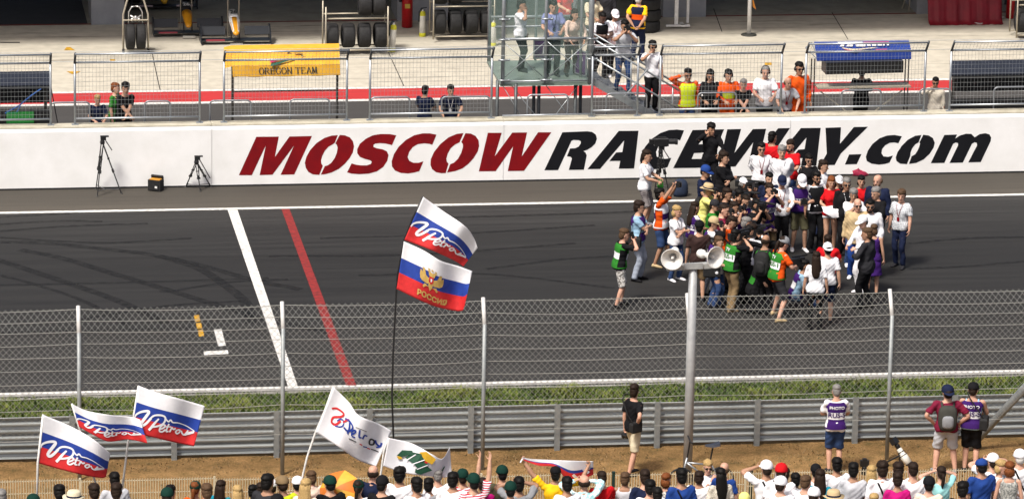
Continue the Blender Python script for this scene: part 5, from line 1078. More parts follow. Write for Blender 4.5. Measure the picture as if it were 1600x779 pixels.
mb = MB(); mb.bar((-.9,-.30,.12), (.9,-.30,.12), .30, .03); mb.build('front_wing', wingm, e)
for s in (-1, 1):
    mb = MB(); mb.box((s*.9,-.25,.2), (.03,.5,.3)); mb.build('end_plate', wingm, e)
    mb = MB(); mb.box((s*.55,-.46,.15), (.45,.006,.05)); mb.build('wing_decal', mat('decal_pale', (.45,.36,.36), .5), e)
    for y, r in ((.75,.30), (3.4,.33)): mb = MB(); mb.lathe([(.18,-.14),(.28,-.15),(r,-.12),(r,.12),(.28,.15),(.18,.14)], 22, (s*.75, y, r), (1,0,0)); w = mb.build('wheel', rubber, e, smooth=True); mb = MB(); mb.lathe([(.03,-.13),(.18,-.13),(.18,.13),(.03,.13)], 16, (s*.75, y, r), (1,0,0)); mb.build('rim', rimm, w, smooth=True)
mb = MB(); mb.box((0,3.9,.95), (1.0,.3,.05)); mb.box((-.5,3.9,.8), (.03,.4,.4)); mb.box((.5,3.9,.8), (.03,.4,.4)); mb.build('rear_wing', wingm, e)
# grey cabinet panel, red drape
p = PZ(164, 29); e = empty('cabinet', (p[0], p[1]+.1, 0), 'pale grey steel cabinet with silver feet at the garage pillar', 'cabinet'); mb = MB(); mb.box((-.03,.25,1.35), (.42,.5,2.3)); mb.build('body', mat('cabinet_grey', (.48,.50,.53), .4), e)
for x in (-.12, .12): mb = MB(); mb.box((x,.1,.1), (.16,.30,.03)); mb.box((x,.25,.1), (.04,.04,.2)); mb.build('foot', mat('bright_steel', (.6,.6,.58), .3, metal=.7), e)
mb = MB(); mb.box((.22,-.02,1.35), (.04,.03,2.3)); mb.build('door_edge', mat('bright_steel', (.6,.6,.58), .3, metal=.7), e)
redc = mat('red_drape_cloth', (.21,.006,.016), .6, var=.15, scale=3, bump=.3, bscale=8)
a, b = PZ(1449, 36), PZ(1563, 33); e = empty('red_drape', ((a[0]+b[0])/2, a[1], 0), 'dark red drape hung over the grey garage pillar', 'drape'); n = 40; rows = []
for z, yo, amp in ((2.6,.1,.01),(.62,.05,.02),(.50,-.02,.035),(.12,-.10,.04),(.03,-.20,.03),(.0,-.36,.02)):
    rows.append([V(a[0]+(b[0]-a[0])*i/n, a[1]+yo+amp*math.sin(i*.8)+amp*.6*math.sin(i*1.9+1), z+.01*math.sin(i*.9)) for i in range(n+1)])
mb = MB(); mb.loft([r+[q+V(0,.02,.004) for q in r[::-1]] for r in rows]); part('cloth', mb, redc, e, smooth=True)
mb = MB(); mb.tube([PZ(1512,33)+V(0,-.25,.02), PZ(1530,36)+V(0,-.2,.02), PZ(1550,32)+V(0,-.2,.03), PZ(1566,27)+V(0,-.2,.05)], .035, 8, flat=.4); part('loose_strap', mb, mat('strap_grey', (.45,.44,.42), .6), e)
xa, xb = rack(1588, 1680, 14.4, 'tyre rack standing beside the red fire extinguisher stand', (.16, 1.0), 1.4)
for i in range(2): tyre((xa+.22+.36*i, 14.76, .50), (1,0,0), 'dark tyre on the rack beside the red drape', .33, .33, 'tyres on the rack by the red drape')
for px_, py_ in ((1420, 18),):
    p = PZ(px_, py_); mb = MB(); mb.tube([p, p+V(.05,0,.9)], .02, 6); mb.tube([p+V(.05,0,.9), p+V(.3,.2,0)], .02, 6); mb.tube([p+V(.05,0,.9), p+V(-.1,.4,0)], .02, 6); tag(mb.build('trestle', frame_b), 'thin steel trestle standing in the open garage', 'trestle')
# ================================================================== TRIPODS, CASE, BAGS ON THE TRACK EDGE
blk = mat('black_plastic', (.014,.014,.015), .4); blk2 = mat('black_fabric', (.012,.012,.013), .8, var=.3, scale=12); alu = mat('tripod_alu', (.13,.13,.14), .4, metal=.5)
def tripod(feet, top, label, head=.16, spreader=True, name='tripod'):
    tpp = np.array(top); e = empty(name, (feet[0][0], feet[0][1], 0), label, 'tripod')
    for f in feet:
        f = np.array(f); d = f-tpp; mb = MB(); u, v = frame_of(d); mb.tube([tpp+u*.03, tpp+d*.55+u*.022, ], .012, 6); mb.tube([tpp-u*.03, tpp+d*.55-u*.022], .012, 6); mb.tube([tpp+d*.45, f], .014, 6); mb.bar(tpp+d*.52, tpp+d*.58, .075, .045); mb.bar(tpp+d*.30, tpp+d*.33, .075, .04); mb.ell(f+V(0,0,.01), (.03,.03,.015), 8, 4); part('leg', mb, blk, e)
    if spreader:
        m_ = sum(np.array(f) for f in feet)/3; mb = MB()
        for f in feet: mb.tube([m_+V(0,0,.10), np.array(f)+V(0,0,.05)+(tpp-np.array(f))*.06], .010, 5)
        part('spreader', mb, alu, e)
    mb = MB(); mb.lathe([(.05,-.05),(.06,0),(.05,.04),(.03,.06)], 12, tpp); mb.box(tpp+V(.02,0,.09), (.13,.10,.07)); mb.box(tpp+V(.05,0,.14), (.20,.08,.025)); mb.tube([tpp+V(.05,0,.08), tpp+V(.22,-.1,-.18)] if head < .2 else [tpp+V(.05,0,.1), tpp+V(.32,-.1,-.38)], .012, 6); part('head', mb, blk, e)
tripod([PZ(152,307), PZ(152,300)+V(-.02,.25,0), PZ(190,303)], PY(160,222,-.45), 'tall black tripod without a camera beside the white wall')
tripod([PZ(313,299.5), PZ(290,292.5), PZ(330,292.5)], PY(307,253,-.28), 'short black tripod with spread legs and a pan handle beside the wall', head=.3)
c = PZ(244, 299); e = empty('equipment_case', (c[0], c[1]+.1, 0), 'small black equipment case with orange lining beside the wall', 'case', rz=R(-28))
mb = MB(); mb.box((0,0,.14), (.32,.22,.26)); mb.box((.0,-.115,.10), (.22,.02,.14)); mb.build('body', blk2, e); mb = MB(); mb.box((0,0,.275), (.26,.17,.02)); mb.build('lining', mat('lining_orange', (.55,.25,.03), .6), e); mb = MB(); mb.box((0,.09,.31), (.30,.05,.09), rot=rotx(.5)); mb.build('lid', blk2, e); mb = MB(); mb.box((.06,-.128,.11), (.06,.006,.05)); mb.build('badge', nwhite, e)
# crumpled red cloth at the foot of the wall
c = PZ(1345, 275); mb = MB(); rings = []
for i, (z, k) in enumerate(((0,1),(.05,.93),(.11,.70),(.17,.40),(.20,.12))):
    rings.append([V(c[0]+.25*k*math.cos(t)*(1+.18*math.sin(3*t+i))+.03*i*math.cos(1.3*i), c[1]+.10+.15*k*math.sin(t)*(1+.2*math.sin(4*t+i)), z+.02*math.sin(5*t+i)) for t in [2*math.pi*j/26 for j in range(26)]])
mb.loft(rings); tag(mb.build('red_cloth_pile', mat('red_magenta_cloth', (.30,.006,.045), .7, var=.2, scale=8), smooth=True), 'crumpled crimson cloth lying at the foot of the lettered wall', 'cloth')
# camera on a covered tripod beside the man in white
f0 = PZ(1030, 298); tripod([f0+V(-.12,-.05,0), f0+V(.22,-.02,0), f0+V(.05,.30,0)], f0+V(.02,.05,.95), 'black tripod holding a camera beside the man in plaid shorts', head=.1)
mb = MB(); t_ = f0+V(.03,.05,1.18); mb.box(t_, (.34,.14,.17)); mb.box(t_+V(-.22,0,.02), (.14,.10,.11)); mb.lathe([(.03,0),(.06,0),(.065,.16),(.075,.17),(.075,.22)], 12, t_+V(.17,0,.01), (1,0,0)); mb.box(t_+V(.02,0,.12), (.20,.03,.03)); tag(mb.build('video_camera', blk, smooth=False), 'black video camera standing on the tripod beside the wall', 'camera')
mb = MB(); rings = []
for z, w, d in ((0,.16,.12),(.10,.19,.14),(.28,.18,.13),(.38,.14,.10),(.42,.07,.05)): q = PZ(1064, 308); rings.append([q+V(w*math.cos(t), .1+d*math.sin(t), z) for t in [2*math.pi*j/16 for j in range(16)]])
mb.loft(rings); tag(mb.build('kit_bag', mat('bag_navy', (.016,.028,.06), .8, var=.2, scale=8), smooth=True), 'dark navy kit bag standing on the track edge', 'bag')
# long lens camera lying on its monopod, and a bicycle, on the dirt
p = PZ(1392, 722); e = empty('telephoto_camera', (p[0], p[1], 0), 'camera with a long white lens propped on a black monopod on the dirt', 'camera')
A = PY(1398,690,p[1]); B = PY(1420,724,p[1]-.2); d = norm(B-A); L = np.linalg.norm(B-A); mb = MB(); mb.box(A+d*-.02, (.16,.10,.13), rot=np.stack(list(frame_of(d))+[d],1)); part('body', mb, blk, e)
mb = MB(); mb.lathe([(.035,.04),(.045,.06),(.048,L*.30)], 14, A, d); part('lens_mount', mb, blk, e, smooth=True)
mb = MB(); mb.lathe([(.050,L*.30),(.055,L*.34),(.056,L*.55),(.078,L*.62),(.080,L*1.0)], 18, A, d); ln = part('lens', mb, mat('lens_white', (.70,.69,.63), .4), e, smooth=True)
for t in (.44, .60): mb = MB(); mb.lathe([(.060 if t < .5 else .079,L*t),(.062 if t < .5 else .081,L*t),(.062 if t < .5 else .081,L*(t+.03)),(.06,L*(t+.03))], 18, A, d, cap=False); q = mb.build('lens_ring', blk, ln, smooth=True)
mb = MB(); mb.lathe([(.081,L*.985),(.084,L*.985),(.084,L*1.02),(.07,L*1.02)], 18, A, d); q = mb.build('lens_hood', blk, ln, smooth=True)
mb = MB(); mb.tube([A+d*.25+V(0,0,-.04), PZ(1372,730)+V(0,0,.03)], .018, 8); part('monopod', mb, blk, e); mb = MB(); mb.tube([A+d*.12+V(0,0,-.04), A+d*.2+V(.0,.02,-.18), PZ(1406,727)], .012, 6); part('strap', mb, blk, e)
p = PZ(1350, 741); e = empty('camera_and_lens', (p[0], p[1], 0), 'black camera standing on its lens on the dirt', 'camera')
mb = MB(); mb.lathe([(.05,0),(.055,.02),(.05,.16),(.042,.18)], 14, (0,0,0)); mb.build('lens', blk, e, smooth=True); mb = MB(); mb.box((0,0,.24), (.17,.09,.12)); mb.box((0,-.0,.31), (.08,.08,.05)); mb.build('body', blk, e)
# bicycle half hidden by the pole
p = PZ(1092, 769); e = empty('bicycle', (p[0], p[1], 0), 'black bicycle with a high saddle parked behind the loudspeaker pole', 'bicycle', rz=R(0))
wr = .25; grey_f = mat('bike_frame', (.32,.34,.36), .35, metal=.5)
for x in (-.36, .42):
    mb = MB(); mb.tube([V(x+wr*math.cos(t), 0, wr+wr*math.sin(t)) for t in [2*math.pi*j/26 for j in range(26)]], .020, 6, closed=True, hint=(0,1,0)); w = mb.build('wheel', rubber, e, smooth=True)
    mb = MB()
    for j in range(8): t = math.pi*j/8; mb.tube([(x-wr*math.cos(t),0,wr-wr*math.sin(t)), (x+wr*math.cos(t),0,wr+wr*math.sin(t))], .003, 3)
    q = mb.build('spokes', grey_f, w); q['kind'] = 'stuff'
mb = MB()
for a, b in (((-.36,0,.25),(-.25,0,.72)), ((-.26,0,.62),(.10,0,.33)), ((.10,0,.33),(.42,0,.25)), ((.10,0,.33),(.20,0,.60)), ((.20,0,.60),(.42,0,.25)), ((-.26,0,.62),(.18,0,.56))): mb.tube([a, b], .020, 8)
mb.build('frame', grey_f, e, smooth=True)
mb = MB(); mb.tube([(.19,0,.55),(.25,0,.90)], .017, 8); mb.build('seat_post', blk, e); mb = MB(); mb.loft([[V(.10,y,.94+z) for y, z in ((-.03,0),(.03,0),(.02,.03),(-.02,.03))], [V(.25,y,.93+z) for y, z in ((-.08,0),(.08,0),(.06,.05),(-.06,.05))], [V(.38,y,.96+z) for y, z in ((-.09,0),(.09,0),(.07,.06),(-.07,.06))]]); mb.build('saddle', mat('saddle_dark', (.03,.035,.05), .4), e)
mb = MB(); mb.tube([(-.25,0,.70),(-.20,0,1.05)], .016, 8); mb.tube([(-.20,-.26,1.08),(-.20,0,1.05),(-.20,.26,1.08)], .014, 8); mb.build('handlebar', blk, e)
# ================================================================== FLAGS
fw_ = mat('flag_white', (.74,.74,.77), .7, var=.04, scale=10); fb_ = mat('flag_blue', (.012,.045,.30), .65, var=.12, scale=10); fr_ = mat('flag_red', (.58,.020,.022), .65, var=.12, scale=10); fg_ = mat('flag_gold', (.55,.36,.10), .6)
polew = mat('pole_white', (.72,.71,.68), .4); poleb = mat('pole_black', (.012,.012,.014), .4)
fgreen = mat('flag_green', (.014,.075,.040), .65); fyel = mat('flag_yellow', (.62,.36,.02), .65)
def resample(pts, n):
    p = smooth_pts(pts, 8); p = [np.array(q) for q in p]; d = [0]
    for i in range(1, len(p)): d.append(d[-1]+np.linalg.norm(p[i]-p[i-1]))
    t = np.linspace(0, d[-1], n); return np.stack([np.interp(t, d, [q[k] for q in p]) for k in range(2)], 1)
class Flag:
    def __init__(s, top, bot, Y, amp=.10, freq=7.0, ph=0.0, skew=.6, n=44, k=24):
        s.t = resample(top, n); s.b = resample(bot, n); s.Y = Y; s.amp = amp; s.freq = freq; s.ph = ph; s.n = n; s.k = k; s.skew = skew
    def px(s, u, v):
        i = min(max(u, 0), 1)*(s.n-1); a = int(min(i, s.n-2)); f = i-a; t = s.t[a]*(1-f)+s.t[a+1]*f; b = s.b[a]*(1-f)+s.b[a+1]*f; return t*(1-v)+b*v
    def at(s, u, v, off=0.0):
        q = s.px(u, v); y = s.Y+s.amp*(.25+u)*math.sin(u*s.freq+v*s.skew*2+s.ph)+.35*s.amp*math.sin(u*s.freq*2.3-v*3+s.ph*2)*u-off; return PY(q[0], q[1], y)
    def cloth(s, parent, mats, bands):
        """bands: v limits of the coloured stripes"""
        mb = MB(); n, k = s.n, s.k; vs = [s.at(i/(n-1), j/(k-1)) for j in range(k) for i in range(n)]; off = len(vs); vs += [p+V(0,.005,0) for p in vs]; fs = []; ms = []
        for j in range(k-1):
            v = (j+.5)/(k-1); mi = sum(v > b for b in bands)
            for i in range(n-1):
                a = j*n+i; fs.append((a, a+n, a+n+1, a+1)); ms.append(mi); fs.append((off+a, off+a+1, off+a+n+1, off+a+n)); ms.append(mi)
        for i in range(n-1): fs += [(i, i+1, off+i+1, off+i), ((k-1)*n+i, off+(k-1)*n+i, off+(k-1)*n+i+1, (k-1)*n+i+1)]; ms += [0, len(bands)]
        for j in range(k-1): mi = sum((j+.5)/(k-1) > b for b in bands); fs += [(j*n, off+j*n, off+(j+1)*n, (j+1)*n), (j*n+n-1, (j+1)*n+n-1, off+(j+1)*n+n-1, off+j*n+n-1)]; ms += [mi, mi]
        mb.v = [tuple(map(float, p)) for p in vs]; mb.f = fs; mb.m = ms
        return part('cloth', mb, mats, parent, smooth=True)
    def stroke(s, mb, pts, w, lift=.010, sub=5):
        """pts in (u, v); width w in v units"""
        P = smooth_pts(pts, sub) if len(pts) > 2 else pts; asp = s.asp; q = [(p[0]*asp, p[1]) for p in P]
        ww = w if not hasattr(w, '__len__') else list(np.interp(np.linspace(0, 1, len(q)), np.linspace(0, 1, len(w)), w)); vs, fs = ribbon(q, ww); mb.add([s.at(x/asp, y, lift) for x, y in vs], fs)
    asp = 1.5
    def poly(s, mb, pts, lift=.010): mb.add([s.at(u, v, lift) for u, v in pts], [tuple(range(len(pts)))])
# script lettering, drawn on an unrolled flag: points in (u, v)
def uvz(pts, O=(730,50), E=(425,130), D=(-50,292)):
    det = E[0]*D[1]-E[1]*D[0]; return [(((x-O[0])*D[1]-(y-O[1])*D[0])/det, (E[0]*(y-O[1])-E[1]*(x-O[0]))/det) for x, y in pts]
SCRIPT = [([(700,250),(712,228),(745,213),(785,208),(796,216),(780,240),(752,275),(745,292),(757,300),(780,287),(812,255)], [.04,.07,.09,.085,.07]), ([(800,262),(830,240),(870,238),(900,250),(905,272),(890,298),(855,312),(815,315)], [.05,.06,.06,.055]), ([(862,262),(835,290),(812,318),(795,335)], [.05,.08,.08]),
 ([(868,335),(895,325),(905,310),(890,305),(872,322),(868,345),(885,352),(908,338)], .050), ([(930,300),(917,332),(913,350),(928,352)], .050), ([(905,318),(945,322)], .035), ([(935,357),(946,335),(951,328),(961,340),(975,333)], .050), ([(988,345),(976,358),(986,371),(1001,362),(1003,347),(988,345)], .048), ([(1012,352),(1020,372),(1034,382),(1052,362),(1058,352)], .050), ([(1036,384),(1062,374),(1098,366)], [.05,.09,.07]), ([(905,262),(925,285),(940,275),(955,292),(990,297),(1040,318),(1080,345),(1100,362)], [.045,.05,.03,.03])]
def petrov(flag, cloth_):
    for pts, w in SCRIPT:
        mb = MB(); flag.stroke(mb, uvz(pts), [q*.72 for q in w] if hasattr(w, '__len__') else w*.72); q = mb.build('script_stroke', fw_, None); q.parent = cloth_
def flagthing(px_, py_, Y, label, group=None):
    p = PY(px_, py_, Y); return empty('flag', (p[0], Y, p[2]), label, 'flag', group)
YG = -34.3
def pole(e, pts, Y, r, m):
    mb = MB(); mb.tube([PY(x, y, Y+.02) for x, y in pts], r, 8); part('pole', mb, m, e, smooth=True)
G_ = 'tricolour flags with white script lettering'
e = flagthing(57, 800, YG-.1, 'tricolour flag with white script on an upright pole by the low fence', G_); F = Flag([(67.9,647.5),(112.8,666.4),(144.3,684.6),(160,697),(172.2,707.6)], [(59.4,722.9),(90,731.5),(130,741.5),(158,746),(166,744)], YG-.1, .09, 6, .3)
petrov(F, F.cloth(e, [fw_, fb_, fr_], (.335,.665))); pole(e, [(67.4,647),(59,723),(57,800)], YG-.1, .020, polew)
e = flagthing(153, 775, YG, 'small rippling tricolour flag with white script, its pole crossing behind another flag', G_); F = Flag([(112.8,630.7),(137,641.5),(175.8,648.2),(205,650.5),(219,655)], [(123.7,666.4),(150,681),(171,689.4),(200,686),(230.4,691.9)], YG, .10, 8, 1.1)
petrov(F, F.cloth(e, [fw_, fb_, fr_], (.335,.665))); pole(e, [(112.3,630),(123.4,666.4),(152.5,765)], YG+.12, .018, polew)
e = flagthing(190, 775, YG+.15, 'large taut tricolour flag with white script above the crowd by the grey-shirted man', G_); F = Flag([(217,602.1),(246.2,613),(282.5,622.7),(320.1,633.7)], [(206,675.6),(231.6,681),(268,689.4),(303.2,696.7)], YG+.15, .08, 6, 2.0)
petrov(F, F.cloth(e, [fw_, fb_, fr_], (.335,.665))); pole(e, [(216.6,602),(206,668),(200,690),(189.5,775)], YG+.27, .018, polew)
# white flag with coloured script
e = flagthing(470, 760, YG, 'white flag with red and blue script lettering on a bending white pole'); F = Flag([(522,604.6),(546.3,628.8),(560,648),(592.4,661.6),(611.8,672.5)], [(493.4,674.9),(524.4,694.3),(558.4,717.4),(587.5,728.3)], YG, .12, 7, .8); cl_ = F.cloth(e, [fw_], ())
def zz5(pts): return uvz(pts, (750,60), (370,280), (-110,265))
for pts, w, m in (([(740,185),(775,185),(820,215),(800,235),(750,240),(740,270),(765,285),(800,262)], [.05,.06,.06,.07], fr_), ([(815,270),(840,255),(865,245)], .05, fr_), ([(760,292),(790,300),(815,290),(820,262),(800,250),(775,262)], .04, fb_), ([(830,245),(870,255),(890,285),(880,310),(850,320),(820,300)], .06, fb_), ([(868,262),(865,300),(850,340)], .065, fb_), ([(885,340),(905,325),(905,310),(885,320),(880,350),(900,365)], .05, fb_), ([(935,310),(925,360),(940,370)], .05, fb_), ([(945,380),(960,355),(975,365)], .05, fb_), ([(985,400),(985,425),(1005,430),(1012,405),(995,390),(985,400)], .055, blk), ([(1018,400),(1025,430),(1045,450),(1055,425)], .06, fb_), ([(1020,455),(1045,455)], .05, fb_),
    ([(858,372),(880,382),(905,398)], .035, blk), ([(925,412),(940,425)], .035, fr_), ([(945,435),(968,445)], .035, fb_), ([(968,450),(985,462)], .035, fr_), ([(990,462),(1010,475),(1032,492)], .035, blk), ([(910,288),(940,305),(975,330)], .018, blk)):
    mb = MB(); F.stroke(mb, zz5(pts), [q_*.72 for q_ in w] if hasattr(w, '__len__') else w*.72); q = mb.build('script_stroke', m, None); q.parent = cl_
pole(e, [(521,604),(508,640),(493,675),(480,713),(472,747),(468,775)], YG+.1, .019, polew)
# white flag with green and yellow emblem
e = flagthing(591, 775, YG-.25, 'white flag with a green and yellow emblem, half lowered over the crowd'); F = Flag([(607,683.4),(643.3,691.9),(674.9,708.9),(691,716),(703,698)], [(598.4,727.1),(631.2,738),(667.6,742.9),(694.3,745.3),(706,741)], YG-.25, .10, 7, .2); cl_ = F.cloth(e, [fw_], ())
for pts, m in (([(.16,.52),(.22,.30),(.36,.22),(.40,.36),(.30,.42),(.24,.52)], fgreen), ([(.38,.26),(.50,.20),(.62,.52),(.52,.80),(.44,.66),(.34,.56),(.28,.50)], fgreen), ([(.46,.78),(.62,.58),(.70,.70),(.54,.98),(.46,.92)], fgreen), ([(.46,.18),(.56,.02),(.72,.12),(.68,.44),(.58,.40)], fyel), ([(.16,.54),(.22,.50),(.25,.58),(.20,.62)], fyel), ([(.56,.40),(.61,.40),(.61,.47),(.57,.47)], fr_), ([(.82,.72),(.86,.50),(.89,.50),(.85,.75)], fgreen), ([(.80,.80),(.84,.72),(.85,.84)], fgreen)):
    mb = MB(); F.poly(mb, pts, .03); q = mb.build('emblem', m, None); q.parent = cl_
for pts in ([(.30,.60),(.42,.30)], [(.40,.66),(.56,.36)], [(.48,.80),(.62,.52)]): mb = MB(); F.stroke(mb, pts, .025, .036); q = mb.build('emblem_line', fw_, None); q.parent = cl_
pole(e, [(607,683),(600,703),(595,740),(590,775)], YG-.13, .019, polew)
# tall black pole with two flags
YT = -34.0; e = empty('flag_pole', (PY(614,740,YT)[0], YT, PY(614,740,YT)[2]), 'tall thin black pole flying two tricolour flags one above the other', 'flag')
F = Flag([(661.4,307.5),(691.6,329),(726.7,353.3),(740.1,371),(746.3,387)], [(631.8,374.9),(670,389),(707.8,405.9),(724,416.1)], YT, .12, 7, .5); cl_ = F.cloth(e, [fw_, fb_, fr_], (.335,.665)); cl_.name = 'upper_flag'; petrov(F, cl_)
F = Flag([(631,376.8),(662,391),(688.9,407.2),(715.9,415.3),(738,423.4)], [(619.7,451.1),(648.5,465.2),(680.8,478.6),(718.6,485.9),(726,478)], YT, .12, 7, 1.5); cl_ = F.cloth(e, [fw_, fb_, fr_], (.335,.665)); cl_.name = 'lower_flag'
EAG = [[(-.02,.16),(.02,.16),(.05,.5),(.03,.8),(0,.95),(-.03,.8),(-.05,.5)]]
for s in (-1, 1): EAG += [[(s*.03,.45),(s*.10,.36),(s*.13,.12),(s*.17,.10),(s*.165,.30),(s*.20,.20),(s*.205,.42),(s*.19,.58),(s*.15,.66),(s*.05,.70)], [(s*.02,.30),(s*.02,.14),(s*.06,.10),(s*.09,.15),(s*.06,.18),(s*.05,.32)], [(s*.03,.78),(s*.10,.72),(s*.13,.86),(s*.11,.92),(s*.08,.82)]]
EAG += [[(-.03,.02),(-.015,.09),(.015,.09),(.03,.02),(.01,.05),(0,-.02),(-.01,.05)], [(-.085,.05),(-.07,.10),(-.05,.10),(-.04,.05),(-.06,.02)], [(.085,.05),(.07,.10),(.05,.10),(.04,.05),(.06,.02)]]
for pts in EAG: mb = MB(); F.poly(mb, [(.46+x*.85, .27+y*.48) for x, y in pts], .012); q = mb.build('gold_eagle', fg_, None); q.parent = cl_
mb = MB(); F.poly(mb, [(.46+x, .50+y) for x, y in ((-.032,-.07),(.032,-.07),(.034,.04),(0,.09),(-.034,.04))], .016); q = mb.build('shield', fr_, None); q.parent = cl_
mb = MB(); F.poly(mb, [(.46+x, .50+y) for x, y in ((-.012,-.03),(.012,-.035),(.014,.02),(-.004,.04))], .019); q = mb.build('shield_rider', fw_, None); q.parent = cl_
vs, fs = text_mesh('РОССИЯ', .15, .006); wx = max(v[0] for v in vs); mb = MB(); mb.add([F.at(.50+x/wx*.21, .865-y*1.0+.012*math.sin(x*9), .012) for x, y in vs], fs); q = mb.build('word', fg_, None); q.parent = cl_; q['kind'] = 'stuff'
pole(e, [(661,307),(645,340),(631,376),(621,430),(618.5,470),(614,560),(612.5,620),(615,690),(616,745)], YT+.03, .017, poleb)
# flag stretched between a spectator's hands
e = flagthing(870, 740, -34.8, 'tricolour flag stretched overhead between the hands of the man in yellow'); F = Flag([(816,713.5),(832.5,716.5),(875,718.4),(905,719.4),(927,720)], [(817,718),(841.3,726.5),(868,730),(893,754),(927,741)], -34.8, .06, 7, .4); F.asp = 3.0
cl_ = F.cloth(e, [fw_, fb_, fr_], (.42,.58))
for pts in ([(.72,.62),(.77,.80),(.80,.92)], [(.86,.42),(.91,.62),(.94,.74)], [(.90,.36),(.95,.52)]): mb = MB(); F.stroke(mb, pts, .12, .015); q = mb.build('script_stroke', fw_, None); q.parent = cl_
mb = MB(); mb.tube([F.at(0,.5,.0), PY(813,722,-34.82)], .012, 6); part('corner_cord', mb, fw_, e)
# orange and yellow umbrella
c = PZ(530, 752, 3.9); ax = norm((-.50,-.75,.55)); um = empty('umbrella', (c[0], c[1], 2.1), 'orange and yellow segmented umbrella open among the spectators', 'umbrella'); u_, v_ = frame_of(ax); R0 = .38
apex = PY(523, 762, -34.9)
for i in range(8):
    mb = MB(); g = []
    for a in np.linspace(i, i+1, 5):
        t = a*math.pi/4; rim = .92+.08*abs(math.cos((a-i-.5)*0)) - .06*math.sin((a-i)*math.pi); g.append([apex-ax*(.20*(r**1.8))+(u_*math.cos(t)+v_*math.sin(t))*R0*r*(1 if r < 1 else rim) for r in (0.02,.3,.55,.8,1.0)])
    vs = [p for row in g for p in row]; fs = [(a*5+b, a*5+b+1, (a+1)*5+b+1, (a+1)*5+b) for a in range(4) for b in range(4)]; o = len(vs); mb.add(vs+[p-ax*.006 for p in vs], fs+[tuple(o+k for k in f[::-1]) for f in fs]); part('canopy_panel', mb, [mat('umbrella_orange', (.62,.17,.02), .6), mat('umbrella_yellow', (.66,.36,.04), .6)][i % 2], um, smooth=True)
mb = MB(); mb.tube([apex+ax*.06, apex-ax*.72], .008, 6); part('shaft', mb, blk, um)
# ================================================================== PEOPLE
VP = (('PHOTO',1.35,.085,1),('RUS-S',1.20,.135,0)); VR = (('RUS-2',1.20,.135,0),); VT = (('TV',1.35,.10,1),('RUS-1',1.20,.13,0))
def HD(px_, py_, h): p = PZ(px_, py_, h*.998); return V(p[0], p[1], 0)
def camera_for(p, label, kind='still', lens=.14, white=False):
    """camera held at a person's hands: its own top-level thing"""
    rg = rig(p['_pose'], False); wl, wr = rg.arms['L'][2], rg.arms['R'][2]; m = (wl+wr)/2; M_ = p.matrix_basis.copy(); pose = p['_pose']
    if pose in ('camera', 'binoc', 'kneel'): c = rg.head+rg.HR @ V(0,-.165,.0)
    else: c = m+V(0,-.10,.05)
    e = empty('camera' if kind == 'still' else 'video_camera', (0,0,0), label, 'camera'); loc = M_ @ Vector(c); e.location = loc; e.rotation_euler = p.rotation_euler
    if kind == 'still':
        mb = MB(); mb.box((0,0,0), (.15,.075,.10)); mb.box((0,0,.062), (.07,.07,.045)); mb.box((.055,-.03,-.01), (.045,.05,.10)); mb.build('body', blk, e)
        mb = MB(); mb.lathe([(.030,.03),(.036,.04),(.036,lens*.6),(.042,lens*.7),(.046,lens+.04),(.036,lens+.04),(.030,lens*.9)], 14, (0,0,0), (0,-1,0)); mb.build('lens', mat('lens_white', (.70,.69,.63), .4) if white else blk, e, smooth=True)
    else:
        mb = MB(); mb.box((0,.10,0), (.13,.36,.18)); mb.box((0,.30,.02), (.11,.12,.14)); mb.box((0,.02,.13), (.03,.24,.03)); mb.build('body', blk, e)
        mb = MB(); mb.lathe([(.045,.05),(.055,.08),(.055,.20),(.075,.22),(.080,.30),(.06,.30)], 14, (0,0,0), (0,-1,0)); mb.build('lens', blk, e, smooth=True)
        mb = MB(); mb.tube([(.09,-.02,.10),(.09,-.30,.11)], .026, 8); mb.build('microphone', blk2, e, smooth=True); mb = MB(); mb.box((-.10,-.05,.10), (.06,.12,.06)); mb.build('viewfinder', blk, e)
    return e
def backpack(p, label, m1, m2=None, sc=1.0):
    rg = rig(p['_pose'], False); M_ = p.matrix_basis.copy(); e = empty('backpack', (0,0,0), label, 'backpack'); e.matrix_basis = M_ @ Matrix.Translation(Vector(rg.T((0,.115,1.18)))) @ Matrix(rg.Rm(1.3).tolist()).to_4x4() @ Matrix.Scale(sc, 4)
    def rr(y, w, h, z): return [V(w*math.copysign(abs(math.cos(t))**.6, math.cos(t)), y, z+h*math.copysign(abs(math.sin(t))**.6, math.sin(t))) for t in [2*math.pi*j/18 for j in range(18)]]
    mb = MB(); mb.loft([rr(.0,.13,.22,0), rr(.03,.16,.25,0), rr(.09,.155,.245,-.01), rr(.13,.12,.20,-.02)]); mb.build('pack', m1, e, smooth=True)
    mb = MB(); mb.loft([rr(.12,.10,.13,-.06), rr(.155,.095,.125,-.06), rr(.175,.06,.09,-.06)]); mb.build('front_pocket', m2 or m1, e, smooth=True)
    for s in (-1, 1): mb = MB(); mb.tube([(s*.09,.03,.20),(s*.10,-.06,.275),(s*.11,-.16,.24),(s*.12,-.215,.10)], .022, 6, flat=.5); mb.build('strap', m1, e, smooth=True)
    return e
